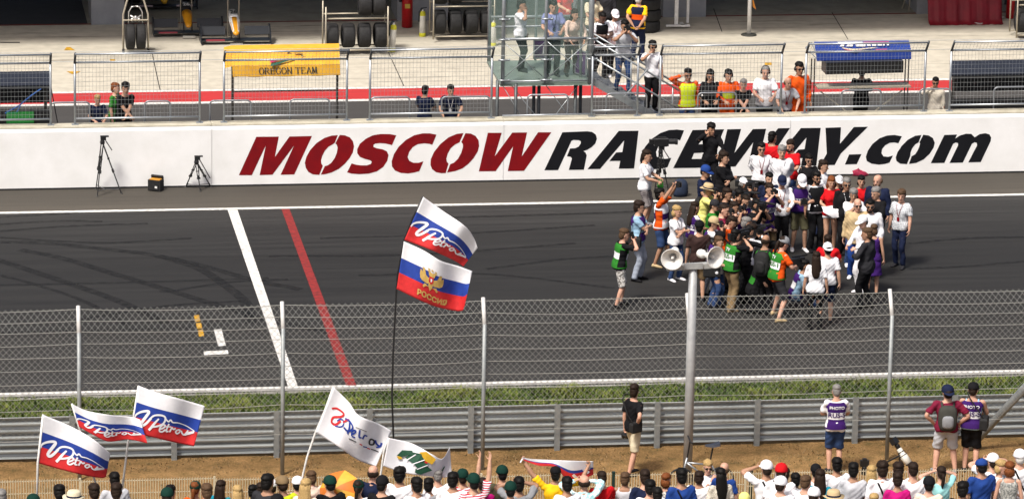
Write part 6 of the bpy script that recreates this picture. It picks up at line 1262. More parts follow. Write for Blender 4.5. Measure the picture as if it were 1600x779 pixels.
def shoulder_bag(p, label, m, side=1, back=0.0, z=.92, sc=1.0):
    M_ = p.matrix_basis.copy(); e = empty('shoulder_bag', (0,0,0), label, 'bag'); e.matrix_basis = M_ @ Matrix.Translation((side*.24, .02+back, z)); sx_ = sc
    mb = MB(); mb.loft([[V(x*w*sx_, y*d*sx_, zz*sx_) for x, y in ((-1,-1),(1,-1),(1,1),(-1,1))] for w, d, zz in ((.055,.12,-.13),(.07,.15,-.10),(.07,.15,.08),(.055,.13,.12))]); mb.build('bag_body', m, e, smooth=False)
    mb = MB(); mb.tube([(0,-.10*sx_,.10),(-side*.10,-.16,.35),(-side*.30,-.09,.56),(-side*.32,.03,.58),(-side*.26,.13,.50),(-side*.08,.15,.25),(0,.10*sx_,.10)], .014, 5); mb.build('strap', m, e); return e
NB = dict(facep=False)
# ---- the ceremony group on the track
P = person
a = P('man in white t-shirt and plaid shorts with a black strap by the wall', HD(1009,236,1.80), 68, 'hold', 1.80, ('tee','white'), ('shorts','darkplaid'), 'white', ('short','brown'))
mb = MB(); mb.loft([[V(*q) for q in ((-.05,0,0),(.05,0,0),(.05,.02,0),(-.05,.02,0))], [V(*q) for q in ((-.09,-.02,-.14),(.07,-.02,-.16),(.07,.02,-.16),(-.09,.02,-.14))], [V(*q) for q in ((-.03,-.01,-.26),(.04,-.01,-.28),(.04,.01,-.28),(-.03,.01,-.26))]]); o = mb.build('folded_vest', CL['green'], None); o.location = a.matrix_basis @ Vector((.02,-.36,1.10)); o.rotation_euler.z = R(30); tag(o, 'folded green vest held by the man in plaid shorts', 'vest')
P('man all in black on the phone in front of the lettered wall', HD(1111,194,1.80), 4, 'phone', 1.80, ('long','black'), ('trousers','black'), 'black', ('messy','black'), skin=1)
P('man in a black sweater with crossed arms in front of the wall', HD(1130,239,1.84), 48, 'crossed', 1.84, ('long','black'), ('trousers','black'), 'black', ('messy','brown'))
P('man in a blue cap and navy t-shirt behind the photographers', HD(1101,260,1.80), 52, 'hold', 1.80, ('tee','navy'), ('trousers','charcoal'), 'black', ('short','brown'), ('cap','blue'), skin=1)
a = P('photographer in a straw hat and pale yellow shirt', HD(1101,288,1.74), 66, 'camera', 1.74, ('tee','paleyellow'), ('trousers','khaki'), 'brown', ('short','grey'), ('hat','beige'), skin=1); camera_for(a, 'black camera raised by the photographer in the straw hat'); backpack(a, 'black backpack worn by the photographer in the straw hat', blk2)
a = P('photographer in orange t-shirt holding a camera overhead in a white press vest', HD(1034,297,1.78), 62, 'camup', 1.78, ('tee','orange'), ('shorts','denim'), 'beige', ('messy','black'), skin=1, vest=('white','purple',None)); camera_for(a, 'black camera held overhead by the photographer in orange'); shoulder_bag(a, 'black bag hanging at the hip of the photographer in orange', blk2, 1)
P('blonde woman in white t-shirt and jeans with crossed arms', HD(1057,323,1.70), 40, 'crossed', 1.70, ('tee','white'), ('jeans','denim'), 'white', ('bob','blond'), fem=True, lanyard='charcoal')
a = P('man in pale shirt, purple vest and white jeans with crossed arms', HD(998,316,1.80), 66, 'crossed', 1.80, ('tee','sky'), ('trousers','paledenim'), 'black', ('messy','brown'), shades=True, vest=('purple','sky',None)); shoulder_bag(a, 'black shoulder bag of the man in white jeans', blk2, -1)
a = P('photographer in green vest, black t-shirt and camouflage shorts', HD(970,359,1.74), 96, 'camera', 1.74, ('tee','black'), ('shorts','camo'), 'black', ('short','lightbrown'), skin=3, vest=('green','white',None)); camera_for(a, 'black camera at the face of the man in camouflage shorts')
P('woman with long brown hair in purple and white press vest', HD(1085,317,1.66), 112, 'hold', 1.66, ('tee','white'), ('jeans','charcoal'), 'black', ('long','brown'), fem=True, vest=('purple','white',VR))
P('man in sunglasses, white shirt and red lanyard, hands behind back', HD(1190,225,1.80), -4, 'behind', 1.80, ('long','white'), ('trousers','black'), 'black', ('short','black'), shades=True, lanyard='darkred')
P('grey-haired man in white jacket facing the photographers', HD(1222,230,1.84), -6, 'behind', 1.84, ('jacket','white'), ('trousers','navy'), 'black', ('messy','grey'), lanyard='grey')
P('man in a red polo shirt turned to the wall', HD(1207,208,1.80), 128, 'stand', 1.80, ('tee','red'), ('trousers','navy'), 'black', ('short','black'), skin=1, facep=False)
P('bearded man in a red polo shirt looking down by the wall', HD(1236,220,1.80), -42, 'hold', 1.80, ('tee','red'), ('jeans','denim'), 'black', ('short','brown'), beard='brown')
P('dark-haired woman in black shirt and sunglasses by the wall', HD(1264,242,1.72), 2, 'hold', 1.72, ('tee','black'), ('trousers','black'), 'black', ('bob','black'), fem=True, shades=True)
P('young man in white shirt looking down to the side', HD(1285,252,1.78), 62, 'hold', 1.78, ('long','white'), ('trousers','navy'), 'black', ('short','brown'))
a = P('photographer with white headphones in the middle of the press pack', HD(1157,279,1.76), 55, 'camera', 1.76, ('tee','charcoal'), ('trousers','black'), 'black', ('fringe','grey'), ('kerchief','white'), skin=1); camera_for(a, 'black video camera raised by the man with white headphones', 'video')
P('smiling dark-haired man in navy between the white shirts', HD(1202,272,1.74), 4, 'stand', 1.74, ('tee','navy'), ('trousers','black'), 'black', ('short','black'))
P('man in navy cap, white shirt and red lanyard holding his hands together', HD(1222,276,1.78), -2, 'hold', 1.78, ('long','white'), ('trousers','black'), 'black', ('short','black'), ('cap','navy'), lanyard='darkred')
a = P('photographer in white cap, purple vest and olive shorts', HD(1251,271,1.82), 2, 'camlow', 1.82, ('tee','navy'), ('shorts','olive'), 'white', ('short','brown'), ('cap','white'), vest=('purple','white',VR)); camera_for(a, 'black camera lowered by the photographer in the white cap')
P('bearded man in sunglasses with a black vest over white sleeves', HD(1276,270,1.84), 14, 'stand', 1.84, ('tee','white'), ('trousers','black'), 'black', ('messy','black'), skin=1, shades=True, beard='black', vest=('black','black',None))
a = P('woman in red blouse and white shorts holding a white cloth', HD(1299,277,1.74), 0, 'hold', 1.74, ('tee','red'), ('hotpants','white'), 'white', ('long','ginger'), fem=True)
mb = MB(); rows = []
for j, (yy, zz) in enumerate(((.10,.02),(0,.03),(-.14,.0),(-.18,-.10),(-.19,-.20))):
    rows.append([V(x*(1.0 if j < 4 else .35), yy+.01*math.sin(x*20), zz+.012*math.cos(x*17)-(.05*(abs(x)/.26) if j > 2 else 0)*-1) for x in np.linspace(-.27,.27,11)])
mb.loft([r+[q+V(0,.004,-.006) for q in r[::-1]] for r in rows]); o = mb.build('white_cloth', CL['white'], None, smooth=True); o.location = a.matrix_basis @ Vector((0,-.36,1.12)); tag(o, 'folded white cloth held out by the woman in red', 'cloth')
P('woman in a white cap half hidden behind the red blouse', HD(1311,276,1.66), 4, 'stand', 1.66, ('tee','charcoal'), ('trousers','black'), 'black', ('long','brown'), ('cap','white'), fem=True)
P('man in black suit jacket, white shirt and sunglasses beside the red blouse', HD(1323,280,1.80), 0, 'stand', 1.80, ('jacket','black'), ('trousers','black'), 'black', ('short','grey'), skin=1, shades=True, lanyard='white')
P('dark-haired woman in a red top behind the bald man with sunglasses', HD(1346,276,1.68), -4, 'stand', 1.68, ('tee','red'), ('trousers','black'), 'black', ('bob','black'), fem=True)
P('bald man in a navy jacket looking at the white suits', HD(1372,275,1.84), -34, 'stand', 1.84, ('jacket','navy'), ('trousers','black'), 'black', ('fringe','lightbrown'), beard='lightbrown', skin=3, fat=1.06)
P('man in a black shirt looking down beside the navy jacket', HD(1370,294,1.78), -52, 'hold', 1.78, ('long','black'), ('trousers','black'), 'black', ('short','grey'), fat=1.06)
P('young man in grey checked short-sleeved shirt and jeans standing apart', HD(1409,298,1.78), -36, 'stand2', 1.78, ('tee','plaid'), ('jeans','navy'), 'charcoal', ('messy','lightbrown'), skin=3, lanyard='darkred')
P('grey-haired man in white t-shirt with a hand at his chin', HD(1334,297,1.76), 2, 'chin', 1.76, ('tee','white'), ('jeans','denim'), 'white', ('messy','grey'), skin=1)
P('bald man in sunglasses, beige jacket and blue trousers', HD(1340,312,1.82), -14, 'stand2', 1.82, ('jacket','beige'), ('trousers','blue'), 'white', ('fringe','white'), skin=3, shades=True)
P('smiling man in a loose white shirt and sunglasses', HD(1360,314,1.80), -12, 'stand', 1.80, ('long','white'), ('trousers','black'), 'black', ('short','black'), skin=1, shades=True, beard='black', fat=1.08)
P('man in white cap and white racing overalls', HD(1350,338,1.76), -62, 'hold', 1.76, ('long','white'), ('trousers','white'), 'white', ('short','brown'), ('cap','white'), skin=3)
P('brown-haired girl in a purple dress behind the dark suit', HD(1366,352,1.60), 160, 'stand', 1.60, ('tank','purple'), ('skirt','purple'), 'black', ('bob','lightbrown'), fem=True, facep=False)
P('man in a dark suit jacket seen from behind', HD(1356,358,1.80), -128, 'lapel', 1.80, ('jacket','charcoal'), ('trousers','black'), 'black', ('short','lightbrown'), skin=1)
a = P('photographer in purple press vest and green bib aiming to the side', HD(1199,287,1.76), 28, 'camera', 1.76, ('tee','navy'), ('trousers','khaki'), 'black', ('short','brown'), vest=('purple','lightgrey',VR)); camera_for(a, 'black camera of the photographer with the green bib')
a = P('photographer in black beside the straw hat', HD(1131,295,1.76), 62, 'camera', 1.76, ('tee','black'), ('trousers','black'), 'black', ('short','brown'), skin=1); camera_for(a, 'black camera of the photographer in black beside the straw hat')
a = P('dark-haired video man in black under the white headphones', HD(1150,297,1.72), 58, 'camera', 1.72, ('long','black'), ('trousers','black'), 'black', ('messy','black'), skin=1); camera_for(a, 'large black video camera in the middle of the press pack', 'video')
a = P('man with receding hair in purple vest looking down at his camera', HD(1160,303,1.66), 28, 'camlow', 1.66, ('tee','white'), ('trousers','black'), 'black', ('buzz','brown'), vest=('purple','charcoal',VR)); camera_for(a, 'black camera of the man looking down in the purple vest')
a = P('balding photographer in a maroon shirt', HD(1126,320,1.74), 58, 'camera', 1.74, ('tee','maroon'), ('trousers','charcoal'), 'black', ('buzz','brown'), skin=3, fat=1.05); camera_for(a, 'black camera of the photographer in maroon')
a = P('photographer in a grey cap with a pale green shirt', HD(1111,313,1.66), 64, 'camera', 1.66, ('tee','green'), ('trousers','charcoal'), 'black', ('short','brown'), ('cap','charcoal')); camera_for(a, 'black camera of the photographer in the grey cap')
a = P('photographer in khaki cap, white shirt and purple vest straps', HD(1109,340,1.76), 74, 'camera', 1.76, ('tee','white'), ('jeans','paledenim'), 'black', ('short','black'), ('cap','beige'), skin=1, vest=('purple','white',None)); camera_for(a, 'small black camera of the photographer in the khaki cap')
P('man in black cap, brown t-shirt and khaki shorts seen from behind', HD(1093,347,1.80), 172, 'stand', 1.80, ('tee','brown'), ('shorts','khaki'), 'charcoal', ('short','black'), ('cap','black'), **NB)
a = P('photographer in a coral shirt looking down at his camera', HD(1134,337,1.72), 66, 'camlow', 1.72, ('tee','orange'), ('trousers','charcoal'), 'black', ('short','brown')); camera_for(a, 'black camera of the photographer in coral')
a = P('cameraman in green television vest, black t-shirt and khaki trousers', HD(1145,361,1.80), 118, 'camera', 1.80, ('tee','black'), ('trousers','khaki'), 'khaki', ('short','black'), vest=('green','white',VT)); camera_for(a, 'black video camera on the shoulder of the man in khaki trousers', 'video')
a = P('grey-haired photographer in a grey shirt in the press pack', HD(1161,341,1.74), 92, 'camera', 1.74, ('tee','charcoal'), ('trousers','black'), 'black', ('short','grey'), skin=1); camera_for(a, 'black camera of the grey-haired photographer')
a = P('dark-haired cameraman in a white long-sleeved shirt', HD(1170,352,1.74), 96, 'camera', 1.74, ('long','white'), ('trousers','black'), 'black', ('messy','brown'), skin=1); camera_for(a, 'black video camera of the man in white sleeves', 'video')
p_ = PZ(1186, 408); a = P('dark-skinned photographer kneeling in a purple top', p_, 40, 'kneel', 1.70, ('tee','purple'), ('trousers','black'), 'black', ('bob','black'), skin=2); camera_for(a, 'black camera of the kneeling photographer in purple')
a = P('bald-crowned man in green television vest seen from behind', HD(1196,369,1.76), 148, 'hold', 1.76, ('tee','black'), ('trousers','black'), 'black', ('fringe','brown'), skin=1, vest=('green','white',None), facep=False); backpack(a, 'black backpack on the bald-crowned man in the green vest', blk2, None, 1.1)
a = P('cameraman in orange t-shirt, green vest and grey shorts with a grey cap', PZ(1213, 497), 112, 'stride', 1.86, ('tee','orange'), ('shorts','charcoal'), 'beige', ('pony','brown'), ('cap','grey'), skin=3, vest=('green','white',VT)); camera_for(a, 'black video camera held low by the cameraman in orange', 'video')
P('boy in a white t-shirt partly behind the loudspeaker', HD(1122,371,1.60), 58, 'hold', 1.60, ('tee','white'), ('jeans','denim'), 'black', ('short','lightbrown'))
P('woman with very long wavy brown hair in a white t-shirt', HD(1276,395,1.72), 168, 'stand', 1.72, ('tee','white'), ('jeans','black'), 'black', ('long','brown'), fem=True, **NB)
P('person in white cap, white t-shirt and dark shorts beside the long-haired woman', HD(1294,382,1.76), 168, 'stand2', 1.76, ('tee','white'), ('shorts','navy'), 'charcoal', ('short','black'), ('backcap','white'), **NB)
a = P('crouching man in a red shirt in front of the white cap', PZ(1291,455), 168, 'crouch', 1.74, ('tee','red'), ('trousers','black'), 'black', ('short','brown'), skin=1, **NB)
a = P('photographer in purple vest and jeans sitting on the asphalt', PZ(1244,478), 84, 'sit', 1.76, ('tee','sky'), ('jeans','denim'), 'navy', ('short','black'), skin=1, vest=('purple','white',None))
a = P('photographer crouching in green vest under the television men', PZ(1178,486), 90, 'crouch', 1.76, ('tee','black'), ('trousers','black'), 'black', ('short','black'), vest=('black','green',None)); camera_for(a, 'black camera of the crouching photographer in the green vest')
a = P('man in black bending by the loudspeaker pole with jeans', PZ(1112,478), 80, 'camlow', 1.70, ('tee','black'), ('jeans','denim'), 'charcoal', ('short','brown'), ('cap','black'), vest=('purple','green',None)); shoulder_bag(a, 'large black camera bag on the man bending by the pole', blk2, -1, sc=1.3)
a = P('television man in black reaching past the green vests', PZ(1163,472), 100, 'camera', 1.72, ('long','black'), ('trousers','black'), 'black', ('short','black'), skin=1); camera_for(a, 'black camera of the television man in black', 'video')
a = P('press photographer in charcoal behind the maroon shirt', HD(1142,316,1.70), 60, 'camera', 1.70, ('tee','charcoal'), ('trousers','black'), 'black', ('short','brown'), skin=1); camera_for(a, 'black camera of the photographer in charcoal')
a = P('press photographer in black beside the green bib', HD(1178,312,1.68), 40, 'camera', 1.68, ('tee','black'), ('trousers','black'), 'black', ('short','black'), skin=1); camera_for(a, 'black camera beside the green bib', 'video')
# ---- men on the dirt in front of the guard rail
a = P('man in black t-shirt and beige shorts looking back towards the track', PZ(988,741), 122, 'lookback', 1.82, ('tee','black'), ('shorts','cream'), 'charcoal', ('short','brown'), skin=3, fat=.94); shoulder_bag(a, 'small black bag on the hip of the man in beige shorts', blk2, -1, .14, 1.02, .8)
b = camera_for(a, 'black camera dangling from the hand of the man in beige shorts'); b.location = a.matrix_basis @ Vector((.25,-.02,.72)); b.rotation_euler = (R(60),0,R(122))
P('grey-haired photographer in purple press vest and denim shorts seen from behind', PZ(1303,738), 176, 'hold', 1.78, ('tee','white'), ('shorts','paledenim' if False else 'denim'), 'charcoal', ('buzz','grey'), skin=3, vest=('purple','white',VP), **NB)
a = P('stout man in maroon t-shirt and pale shorts with a grey backpack', PZ(1476,738), 172, 'hips', 1.76, ('tee','maroon'), ('shorts','lightgrey'), 'grey', ('short','brown'), ('backcap','navy'), skin=3, fat=1.16, **NB); backpack(a, 'grey and charcoal backpack on the man in maroon', cloth('pack_dark', 62, 62, 58), CL['grey'], 1.02)
a = P('photographer in black cap, purple press vest and black shorts', PZ(1515,737), 160, 'hold', 1.80, ('tank','sky'), ('shorts','black'), 'charcoal', ('short','brown'), ('cap','black'), skin=3, fat=1.06, vest=('purple','white',VP), **NB); shoulder_bag(a, 'black camera bag with an orange tag on the photographer in black shorts', blk2, -1, .1, 1.05, 1.0)
# ---- pit crew and guests along the pit wall
DK = .6
def PW(px_, py_, Y, h): q = PY(px_, py_, Y); return V(q[0], Y, DK), max(1.0, (q[2]-DK)/.985)
def pit(label, px_, py_, Y, face, pose, *a, **k):
    pos, h = PW(px_, py_, Y, 0); f = 1.0
    if pose in ('lean', 'leanx'): f = 1/.955
    return P(label, pos, face, pose, h*f, *a, **k)
pit('blond child in navy leaning on the pit wall', 152, 151, .85, 8, 'hold', ('tee','navy'), ('trousers','navy'), 'white', ('short','blond'), skin=3)
pit('red-haired boy in a green t-shirt behind the man in black', 180, 133, 1.25, 62, 'stand', ('tee','green'), ('trousers','green'), 'white', ('short','ginger'), skin=3)
pit('man in black polo leaning on the pit wall with the children', 193, 134, .92, 14, 'leanx', ('tee','black'), ('trousers','black'), 'black', ('messy','black'))
pit('man in navy polo leaning on the wall with his back to the track', 664, 137, .92, 150, 'hold', ('tee','navy'), ('trousers','navy'), 'black', ('short','black'), skin=1)
pit('man in navy polo with a badge leaning on the pit wall', 704, 136, .92, -6, 'lean', ('tee','navy'), ('trousers','navy'), 'black', ('short','black'), lanyard='white')
pit('marshal in yellow safety vest over an orange shirt', 1075, 111, 1.0, 2, 'behindhead', ('long','orange'), ('jeans','denim'), 'black', ('short','black'), skin=1, shades=True, vest=('lime','lime',None))
pit('woman in black with sunglasses and long dark hair at the pit wall', 1110, 112, 1.0, -4, 'hold', ('long','black'), ('trousers','black'), 'black', ('long','black'), fem=True, shades=True)
pit('marshal in orange safety vest with yellow bands and a headset', 1138, 112, 1.0, 4, 'hold', ('long','orange'), ('trousers','orange'), 'black', ('short','black'), headset=True, vest=('orange','lime',None))
pit('grey-haired man in black polo leaning with folded arms', 1160, 128, .90, 0, 'leanx', ('tee','black'), ('trousers','black'), 'black', ('short','grey'), skin=3)
pit('man in white shirt and black vest wearing a headset', 1196, 106, 1.05, -4, 'hold', ('tee','white'), ('trousers','black'), 'black', ('buzz','grey'), headset=True, skin=3)
pit('balding man in grey-blue polo leaning on the pit wall', 1228, 124, .92, 4, 'lean', ('tee','lightgrey'), ('trousers','navy'), 'black', ('fringe','lightbrown'), skin=3, lanyard='darkred')
pit('mechanic in an orange suit and sunglasses at the pit wall', 1249, 101, 1.0, 10, 'stand', ('long','orange'), ('trousers','orange'), 'black', ('short','black'), skin=1, headset=True, shades=True)
pit('man in a white jacket holding a hand to his ear', 1462, 124, .95, -20, 'phone2', ('long','offwhite'), ('trousers','white'), 'white', ('short','black'), skin=1, shades=True)
q = PY(1347, 108, 1.35); P('man in black with a yellow sleeve working under the blue canopy', V(q[0], 1.35, DK), 172, 'hold', 1.78, ('tee','black'), ('trousers','black'), 'black', ('short','black'), **NB)
def stair_z(x): return stz[0][1]+(.6-stz[0][1])*(x-stz[0][0])/(xend-stz[0][0])
q = PY(1017, 173, 1.35); P('man in white shirt and black trousers with a headset on the stairs', V(q[0], 1.35, stair_z(q[0])+.035), 2, 'phone2', 1.70, ('tee','white'), ('trousers','black'), 'black', ('messy','black'), skin=1, headset=True, shades=True)
q = PY(972, 150, 1.45); a = P('man in grey shirt and jeans holding a camera on the stairs', V(q[0], 1.45, stair_z(q[0])+.035), 8, 'camera', 1.80, ('tee','lightgrey'), ('jeans','denim'), 'black', ('short','black'), skin=1); camera_for(a, 'black camera of the man on the stairs')
q = PY(812, 112, 2.3); P('man in white shirt on the phone inside the glass tower', V(q[0], 2.3, ZF+.0), 60, 'phone2', 1.74, ('tee','white'), ('trousers','black'), 'black', ('short','black'), skin=1)
q = PY(862, 117, 1.7); P('man in lilac shirt with a badge inside the glass tower', V(q[0], 1.7, ZF), 4, 'hold', 1.84, ('tee','lilac'), ('trousers','black'), 'black', ('short','black'), lanyard='navy')
q = PY(892, 116, 1.75); P('dark-haired woman in a cream cardigan leaning on the tower rail', V(q[0], 1.75, ZF), 14, 'lean', 1.68, ('long','peach'), ('trousers','brown'), 'black', ('long','brown'), fem=True)
P('dark-skinned man in a black vest looking at a tablet', HD(938,18,1.78), 20, 'camlow', 1.78, ('tee','white'), ('trousers','black'), 'charcoal', ('buzz','black'), skin=2, vest=('black','black',None))
P('man in white cap and white shirt behind the stairs', HD(961,17,1.76), 4, 'hold', 1.76, ('long','white'), ('trousers','black'), 'white', ('short','black'), ('cap','white'), skin=1, lanyard='darkred')
P('crew man in navy with yellow sleeves, hands behind his back', HD(998,-8,1.80), 158, 'behind', 1.80, ('tee','yellow'), ('trousers','navy'), 'black', ('short','white'), vest=('navy','orange',None), **NB)
P('person in a red shirt behind the glass tower', HD(884,-26,1.74), 20, 'hold', 1.74, ('tee','red'), ('trousers','black'), 'black', ('short','black'))
P('person in a pale shirt standing behind the tower post', HD(926,-12,1.76), 30, 'hold', 1.76, ('tee','cream'), ('trousers','charcoal'), 'black', ('short','brown'), skin=1)
P('person in dark overalls at the edge of the open garage', HD(948,-22,1.74), 170, 'stand', 1.74, ('long','charcoal'), ('trousers','black'), 'black', ('short','black'), **NB)
# ---- spectators behind the low fence
SP = [
 (2,765,'grey-haired person in grey by the leftmost flag pole',('buzz','grey'),None,'grey',0,'stand'), (52,774,'person in a dark green cap below the leftmost flag pole',('short','brown'),('cap','darkgreen'),'teal',0,'stand'), (93,759,'dark-haired man beside the straw sun hat',('short','black'),None,'navy',0,'hold'),
 (115,768,'person in a straw sun hat with a navy band',('short','brown'),('hat','cream'),'white',1,'stand'), (147,757,'brown-haired man holding the crossing flag pole',('short','brown'),None,'black',1,'stand'), (179,739,'tall dark-haired man in a grey t-shirt by the flags',('short','black'),None,'lightgrey',0,'stand'), (182,756,'brown-haired person in front of the grey t-shirt',('short','brown'),None,'white',0,'stand'),
 (261,764,'person in a dark green cap with a small badge, alone by the fence',('short','brown'),('cap','darkgreen'),'black',0,'stand'), (266,759,'dark-haired person behind the lone green cap',('short','black'),None,'navy',0,'stand'), (305,753,'person in a dark green cap with ginger hair below',('pony','ginger'),('cap','darkgreen'),'orange',1,'stand'), (323,757,'person with brown hair tied up',('short','lightbrown'),None,'peach',0,'stand'), (345,751,'woman with long dark hair in teal',('long','brown'),None,'teal',0,'stand'),
 (371,759,'woman with long straw-blond hair',('long','blond'),None,'cream',3,'stand'), (395,758,'black-haired person next to the straw-blond woman',('short','black'),None,'navy',1,'stand'), (407,755,'dark-haired boy in yellow collar',('short','brown'),None,'paleyellow',3,'stand'), (418,742,'black-haired man behind the white cap',('short','black'),None,'charcoal',1,'stand'), (424,750,'person in a white cap turned sideways',('short','brown'),('cap','white'),'white',3,'stand'), (442,746,'man in khaki cap and lime t-shirt',('short','brown'),('cap','khaki'),'lime',1,'hold'),
 (433,774,'person in a black cap in front of the lime t-shirt',('short','black'),('cap','black'),'grey',0,'stand'), (465,746,'person in a white cap and white vest top',('short','black'),('cap','white'),'white',3,'stand'), (478,749,'woman with very pale blond hair beside the peach shirt',('long','blond'),None,'peach',3,'stand'), (487,737,'man in a peach striped shirt',('short','lightbrown'),None,'peach',3,'hold'), (516,745,'person in a dark green cap behind the umbrella',('short','black'),('cap','darkgreen'),'black',0,'stand'), (560,751,'woman in a dark green cap with a ponytail, white top',('pony','brown'),('cap','darkgreen'),'white',0,'stand'),
 (583,728,'balding man in a navy shirt under the white flag',('fringe','brown'),None,'navy',3,'stand'), (597,745,'person in a black and yellow cap and black jacket',('short','black'),('cap','black'),'black',0,'stand'), (625,731,'black-haired man in white t-shirt under the emblem flag',('messy','black'),None,'white',1,'stand'), (651,747,'brown-haired man in white looking sideways',('short','black'),None,'white',1,'stand'), (670,748,'dark-haired person behind the shaven head',('short','black'),None,'grey',1,'stand'), (684,733,'man with a shaven grey head in white t-shirt',('buzz','grey'),None,'white',3,'stand'),
 (708,739,'black-haired man in a wide white t-shirt',('short','black'),None,'white',1,'stand'), (723,734,'person in a dark green cap and striped shirt',('short','brown'),('cap','darkgreen'),'stripes',0,'raise'), (740,741,'second green cap beside the striped shirt',('short','black'),('cap','darkgreen'),'stripes',0,'raise'), (754,747,'woman with brown ponytail in magenta',('pony','brown'),None,'magenta',1,'stand'), (785,729,'man in dark green cap and olive t-shirt',('short','black'),('cap','darkgreen'),'olive',0,'stand'), (811,746,'black-haired man in a grey shirt with pale collar',('short','black'),None,'grey',1,'binoc'),
 (798,754,'person in a green cap behind the grey shirt',('short','black'),('cap','darkgreen'),'teal',0,'stand'), (868,729,'man in a yellow t-shirt raising a flag with both hands',('short','black'),('kerchief','black'),'yellow',1,'flaghold'), (886,746,'dark-haired person hidden behind the flag',('short','black'),None,'white',1,'stand'), (913,743,'balding man in a floral shirt photographing with raised elbows',('fringe','brown'),None,'floral',3,'binoc'), (941,737,'man with a thinning crown in a red t-shirt',('buzz','brown'),None,'red',3,'hold'), (977,739,'light-haired boy in a pale sleeveless hooded top',('short','lightbrown'),None,'lightgrey',1,'stand'),
 (1008,735,'brown-haired man in a slate blue t-shirt',('short','brown'),None,'navy',3,'stand'), (1016,751,'black-haired man in white in front of the slate blue shirt',('short','black'),None,'white',3,'stand'), (1027,762,'black-haired person in front of the red-haired woman',('short','black'),None,'charcoal',1,'stand'), (1041,740,'woman with short red hair in a black and white top',('bob','ginger'),None,'bwcheck',3,'stand'), (1065,733,'black-haired man in a blue shirt with a dark strap',('short','black'),None,'blue',1,'stand'), (1093,737,'black-haired boy in white beside the blue shirt',('short','brown'),None,'white',1,'stand'),
 (1126,732,'woman with long black hair in a lace top',('long','black'),None,'lace',3,'stand'), (1132,723,'bald man in a blue t-shirt behind the black-haired woman',('fringe','lightbrown'),None,'blue',3,'stand'), (1198,721,'man in a white cap and t-shirt with crossed straps raising his hands',('short','brown'),('cap','white'),'white',1,'binoc'), (1221,726,'person in a red cap',('short','brown'),('cap','red'),'white',3,'stand'), (1227,732,'dark-haired man in front of the red cap',('short','brown'),None,'white',1,'stand'), (1220,746,'man in a white cap with a blue brim and sunglasses',('short','brown'),('cap','white'),'white',3,'stand'),
 (1243,740,'dark-haired person with a strap over a white shirt',('short','black'),None,'white',1,'stand'), (1259,743,'man with a cropped pinkish head',('buzz','lightbrown'),None,'white',3,'stand'), (1275,726,'person in a black cap behind the long-haired woman',('short','black'),('cap','black'),'white',3,'stand'), (1282,734,'woman with long wavy chestnut hair in teal',('long','brown'),None,'teal',3,'stand'), (1272,763,'person in a white cap in front of the chestnut hair',('short','brown'),('cap','white'),'teal',3,'stand'), (1308,716,'tall black-haired man in white t-shirt with a round red emblem',('short','black'),None,'white',1,'stand'),
 (1334,724,'black-haired man in white beside the red emblem',('short','black'),None,'lightgrey',1,'stand'), (1303,767,'person in a straw hat in front of the red emblem',('short','brown'),('hat','beige'),'white',3,'stand'), (1362,728,'woman with long golden hair in a navy top',('long','blond'),None,'navy',3,'stand'), (1379,722,'brown-haired man in a white shirt with a strap',('messy','brown'),None,'white',3,'stand'), (1404,723,'brown-haired person beyond the magenta shirt',('short','brown'),None,'white',3,'stand'), (1403,738,'brown-haired woman in a magenta shirt',('short','brown'),None,'magenta',1,'stand'),
 (1427,723,'broad man with cropped brown hair in a white t-shirt',('buzz','brown'),None,'white',3,'stand'), (1452,746,'person in a black cap and pale top',('short','black'),('cap','black'),'peach',3,'stand'), (1471,729,'woman with a dark ponytail in an aqua top',('pony','brown'),None,'aqua',3,'binoc'), (1505,754,'black-haired person in front of the blue cap',('messy','black'),None,'black',1,'stand'), (1534,718,'black-haired man in a blue skullcap and royal blue t-shirt',('short','black'),('kerchief','blue'),'blue',1,'stand'), (1552,710,'man in white cap and white t-shirt raising an arm',('short','brown'),('cap','white'),'white',3,'binoc'),
 (1578,722,'woman with short auburn hair in a grey tank top',('bob','ginger'),None,'mottled',3,'stand'), (1594,704,'man in a white cap and white shirt with a dark strap',('short','white'),('cap','white'),'white',3,'stand'), (1366,772,'fair-haired child in front of the navy top',('short','blond'),None,'white',3,'stand'), (1163,771,'child in a pale yellow cap',('short','blond'),('cap','paleyellow'),'paleyellow',3,'stand')]
ZG = 2.1; placed = []
mb = MB(); mb.box((0, -46, ZG/2-.01), (60, 28, ZG)); tag(mb.build('spectator_terrace', mat('terrace_concrete', (.30,.28,.25), .9, var=.15, scale=2)), kind='structure')
def SH(px_, py_, h): p = PZ(px_, py_, ZG+h*1.0); return V(p[0], p[1], ZG-.01)
def spot(px_, py_, lo=1.60, hi=1.86, base=1.74):
    best = None
    for h in sorted(np.arange(lo, hi+.001, .02), key=lambda q: abs(q-base)):
        g = SH(px_, py_, h)
        if g[1] > -32.2: continue
        dmin = min([np.hypot(g[0]-q[0], (g[1]-q[1])*1.0) for q in placed] or [9]); sc = min(dmin, .46)-.10*abs(h-base)
        if best is None or sc > best[0]: best = (sc, h, g)
    if best is None: h = lo; best = (0, h, SH(px_, py_, h)); best[2][1] = min(best[2][1], -32.2)
    placed.append(best[2]); return best[1], best[2]
rs = random.Random(5)
legc = ['denim','charcoal','khaki','navy','grey','black','olive']
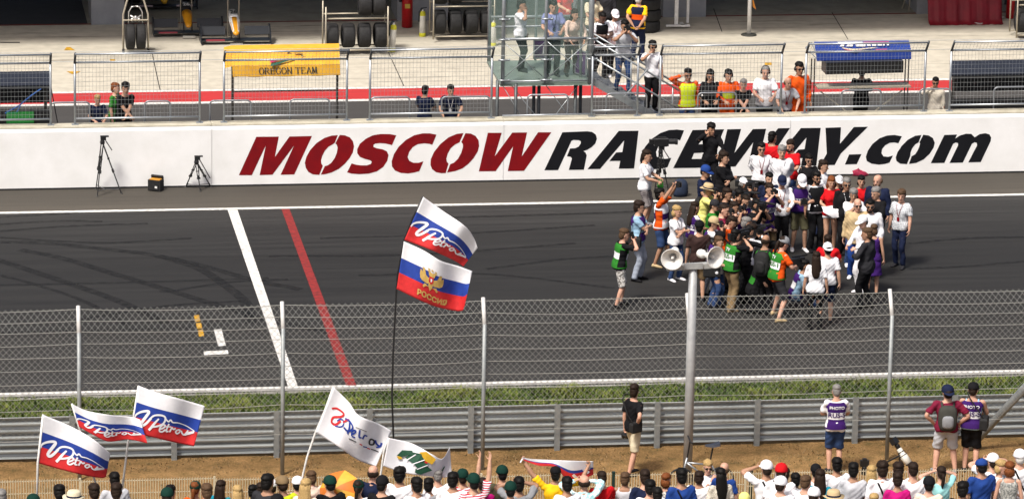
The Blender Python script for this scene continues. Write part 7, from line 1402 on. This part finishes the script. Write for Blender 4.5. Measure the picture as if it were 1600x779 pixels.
for i, (x, y, lb, hr, ht, tp, sk, ps_) in enumerate(SP):
    fem_ = hr[0] in ('long','pony') or 'woman' in lb; boy = 'boy' in lb or 'child' in lb
    h, g = spot(x, y, 1.40 if boy else 1.56, 1.66 if boy else 1.88, 1.55 if boy else (1.68 if fem_ else 1.76))
    f = 180+rs.uniform(-26, 22)-8; tk = ('tank', tp) if ('tank' in lb or 'sleeveless' in lb or 'vest top' in lb) else (('long', tp) if ('shirt' in lb and 't-shirt' not in lb and i % 3 == 0) else ('tee', tp))
    if 'sideways' in lb: f += 55
    if ps_ == 'flaghold': f = 178
    a = P(lb, g, f, ps_, h, tk, (('shorts','trousers','jeans')[i % 3], legc[i % 7]), ('white','black','grey')[i % 3], hr, ht, skin=sk, fem=fem_, fat=1.0 if fem_ else rs.uniform(.98, 1.10), shades='sunglasses' in lb, facep='sideways' in lb)
    if 'emblem' in lb and 'round' in lb:
        rg = rig(ps_, False); mb = MB(); mb.add([torso_pt(rg, False, .042, -.06+.062*math.cos(t), 1.22+.078*math.sin(t), True) for t in [2*math.pi*j/18 for j in range(18)]], [tuple(range(18))]); mb.build('emblem', CL['red'], a); mb = MB(); mb.add([torso_pt(rg, False, .046, -.06+q[0], 1.22+q[1], True) for q in ((-.02,-.05),(.015,-.03),(.03,.03),(.0,.055),(-.035,.0))], [(0,1,2,3,4)]); mb.build('emblem_figure', CL['lightgrey'], a)
    if 'strap' in lb:
        rg = rig(ps_, False); mb = MB(); mb.tube([torso_pt(rg, False, .034, x_, z_, True) for x_, z_ in ((.10,1.455),(.06,1.36),(0,1.22),(-.07,1.08),(-.13,.96))], .016, 5); mb.build('strap', CL['black'], a)
    if 'crossed straps' in lb: mb = MB(); mb.tube([torso_pt(rg, False, .034, -x_, z_, True) for x_, z_ in ((.10,1.455),(.06,1.36),(0,1.22),(-.07,1.08),(-.13,.96))], .014, 5); mb.build('strap', CL['black'], a)
h, g = spot(1106, 719, 1.60, 1.75, 1.68); P('blonde woman in sunglasses turned to face the stand', g, 12, 'chin', h, ('long','white'), ('jeans','denim'), 'white', ('bob','blond'), fem=True, skin=3, shades=True)
h, g = spot(1563, 719, 1.60, 1.75, 1.68); P('fair-haired woman talking to the one in the grey tank top', g, 70, 'hold', h, ('tee','white'), ('jeans','denim'), 'white', ('bob','blond'), fem=True, skin=3)
print('PEOPLE', COUNT[0], 'garment tris', sum(len(m.polygons)*2 for m in GARM.values()), 'min gap', min(np.hypot(*(placed[i]-placed[j])[:2]) for i in range(len(placed)) for j in range(i)))
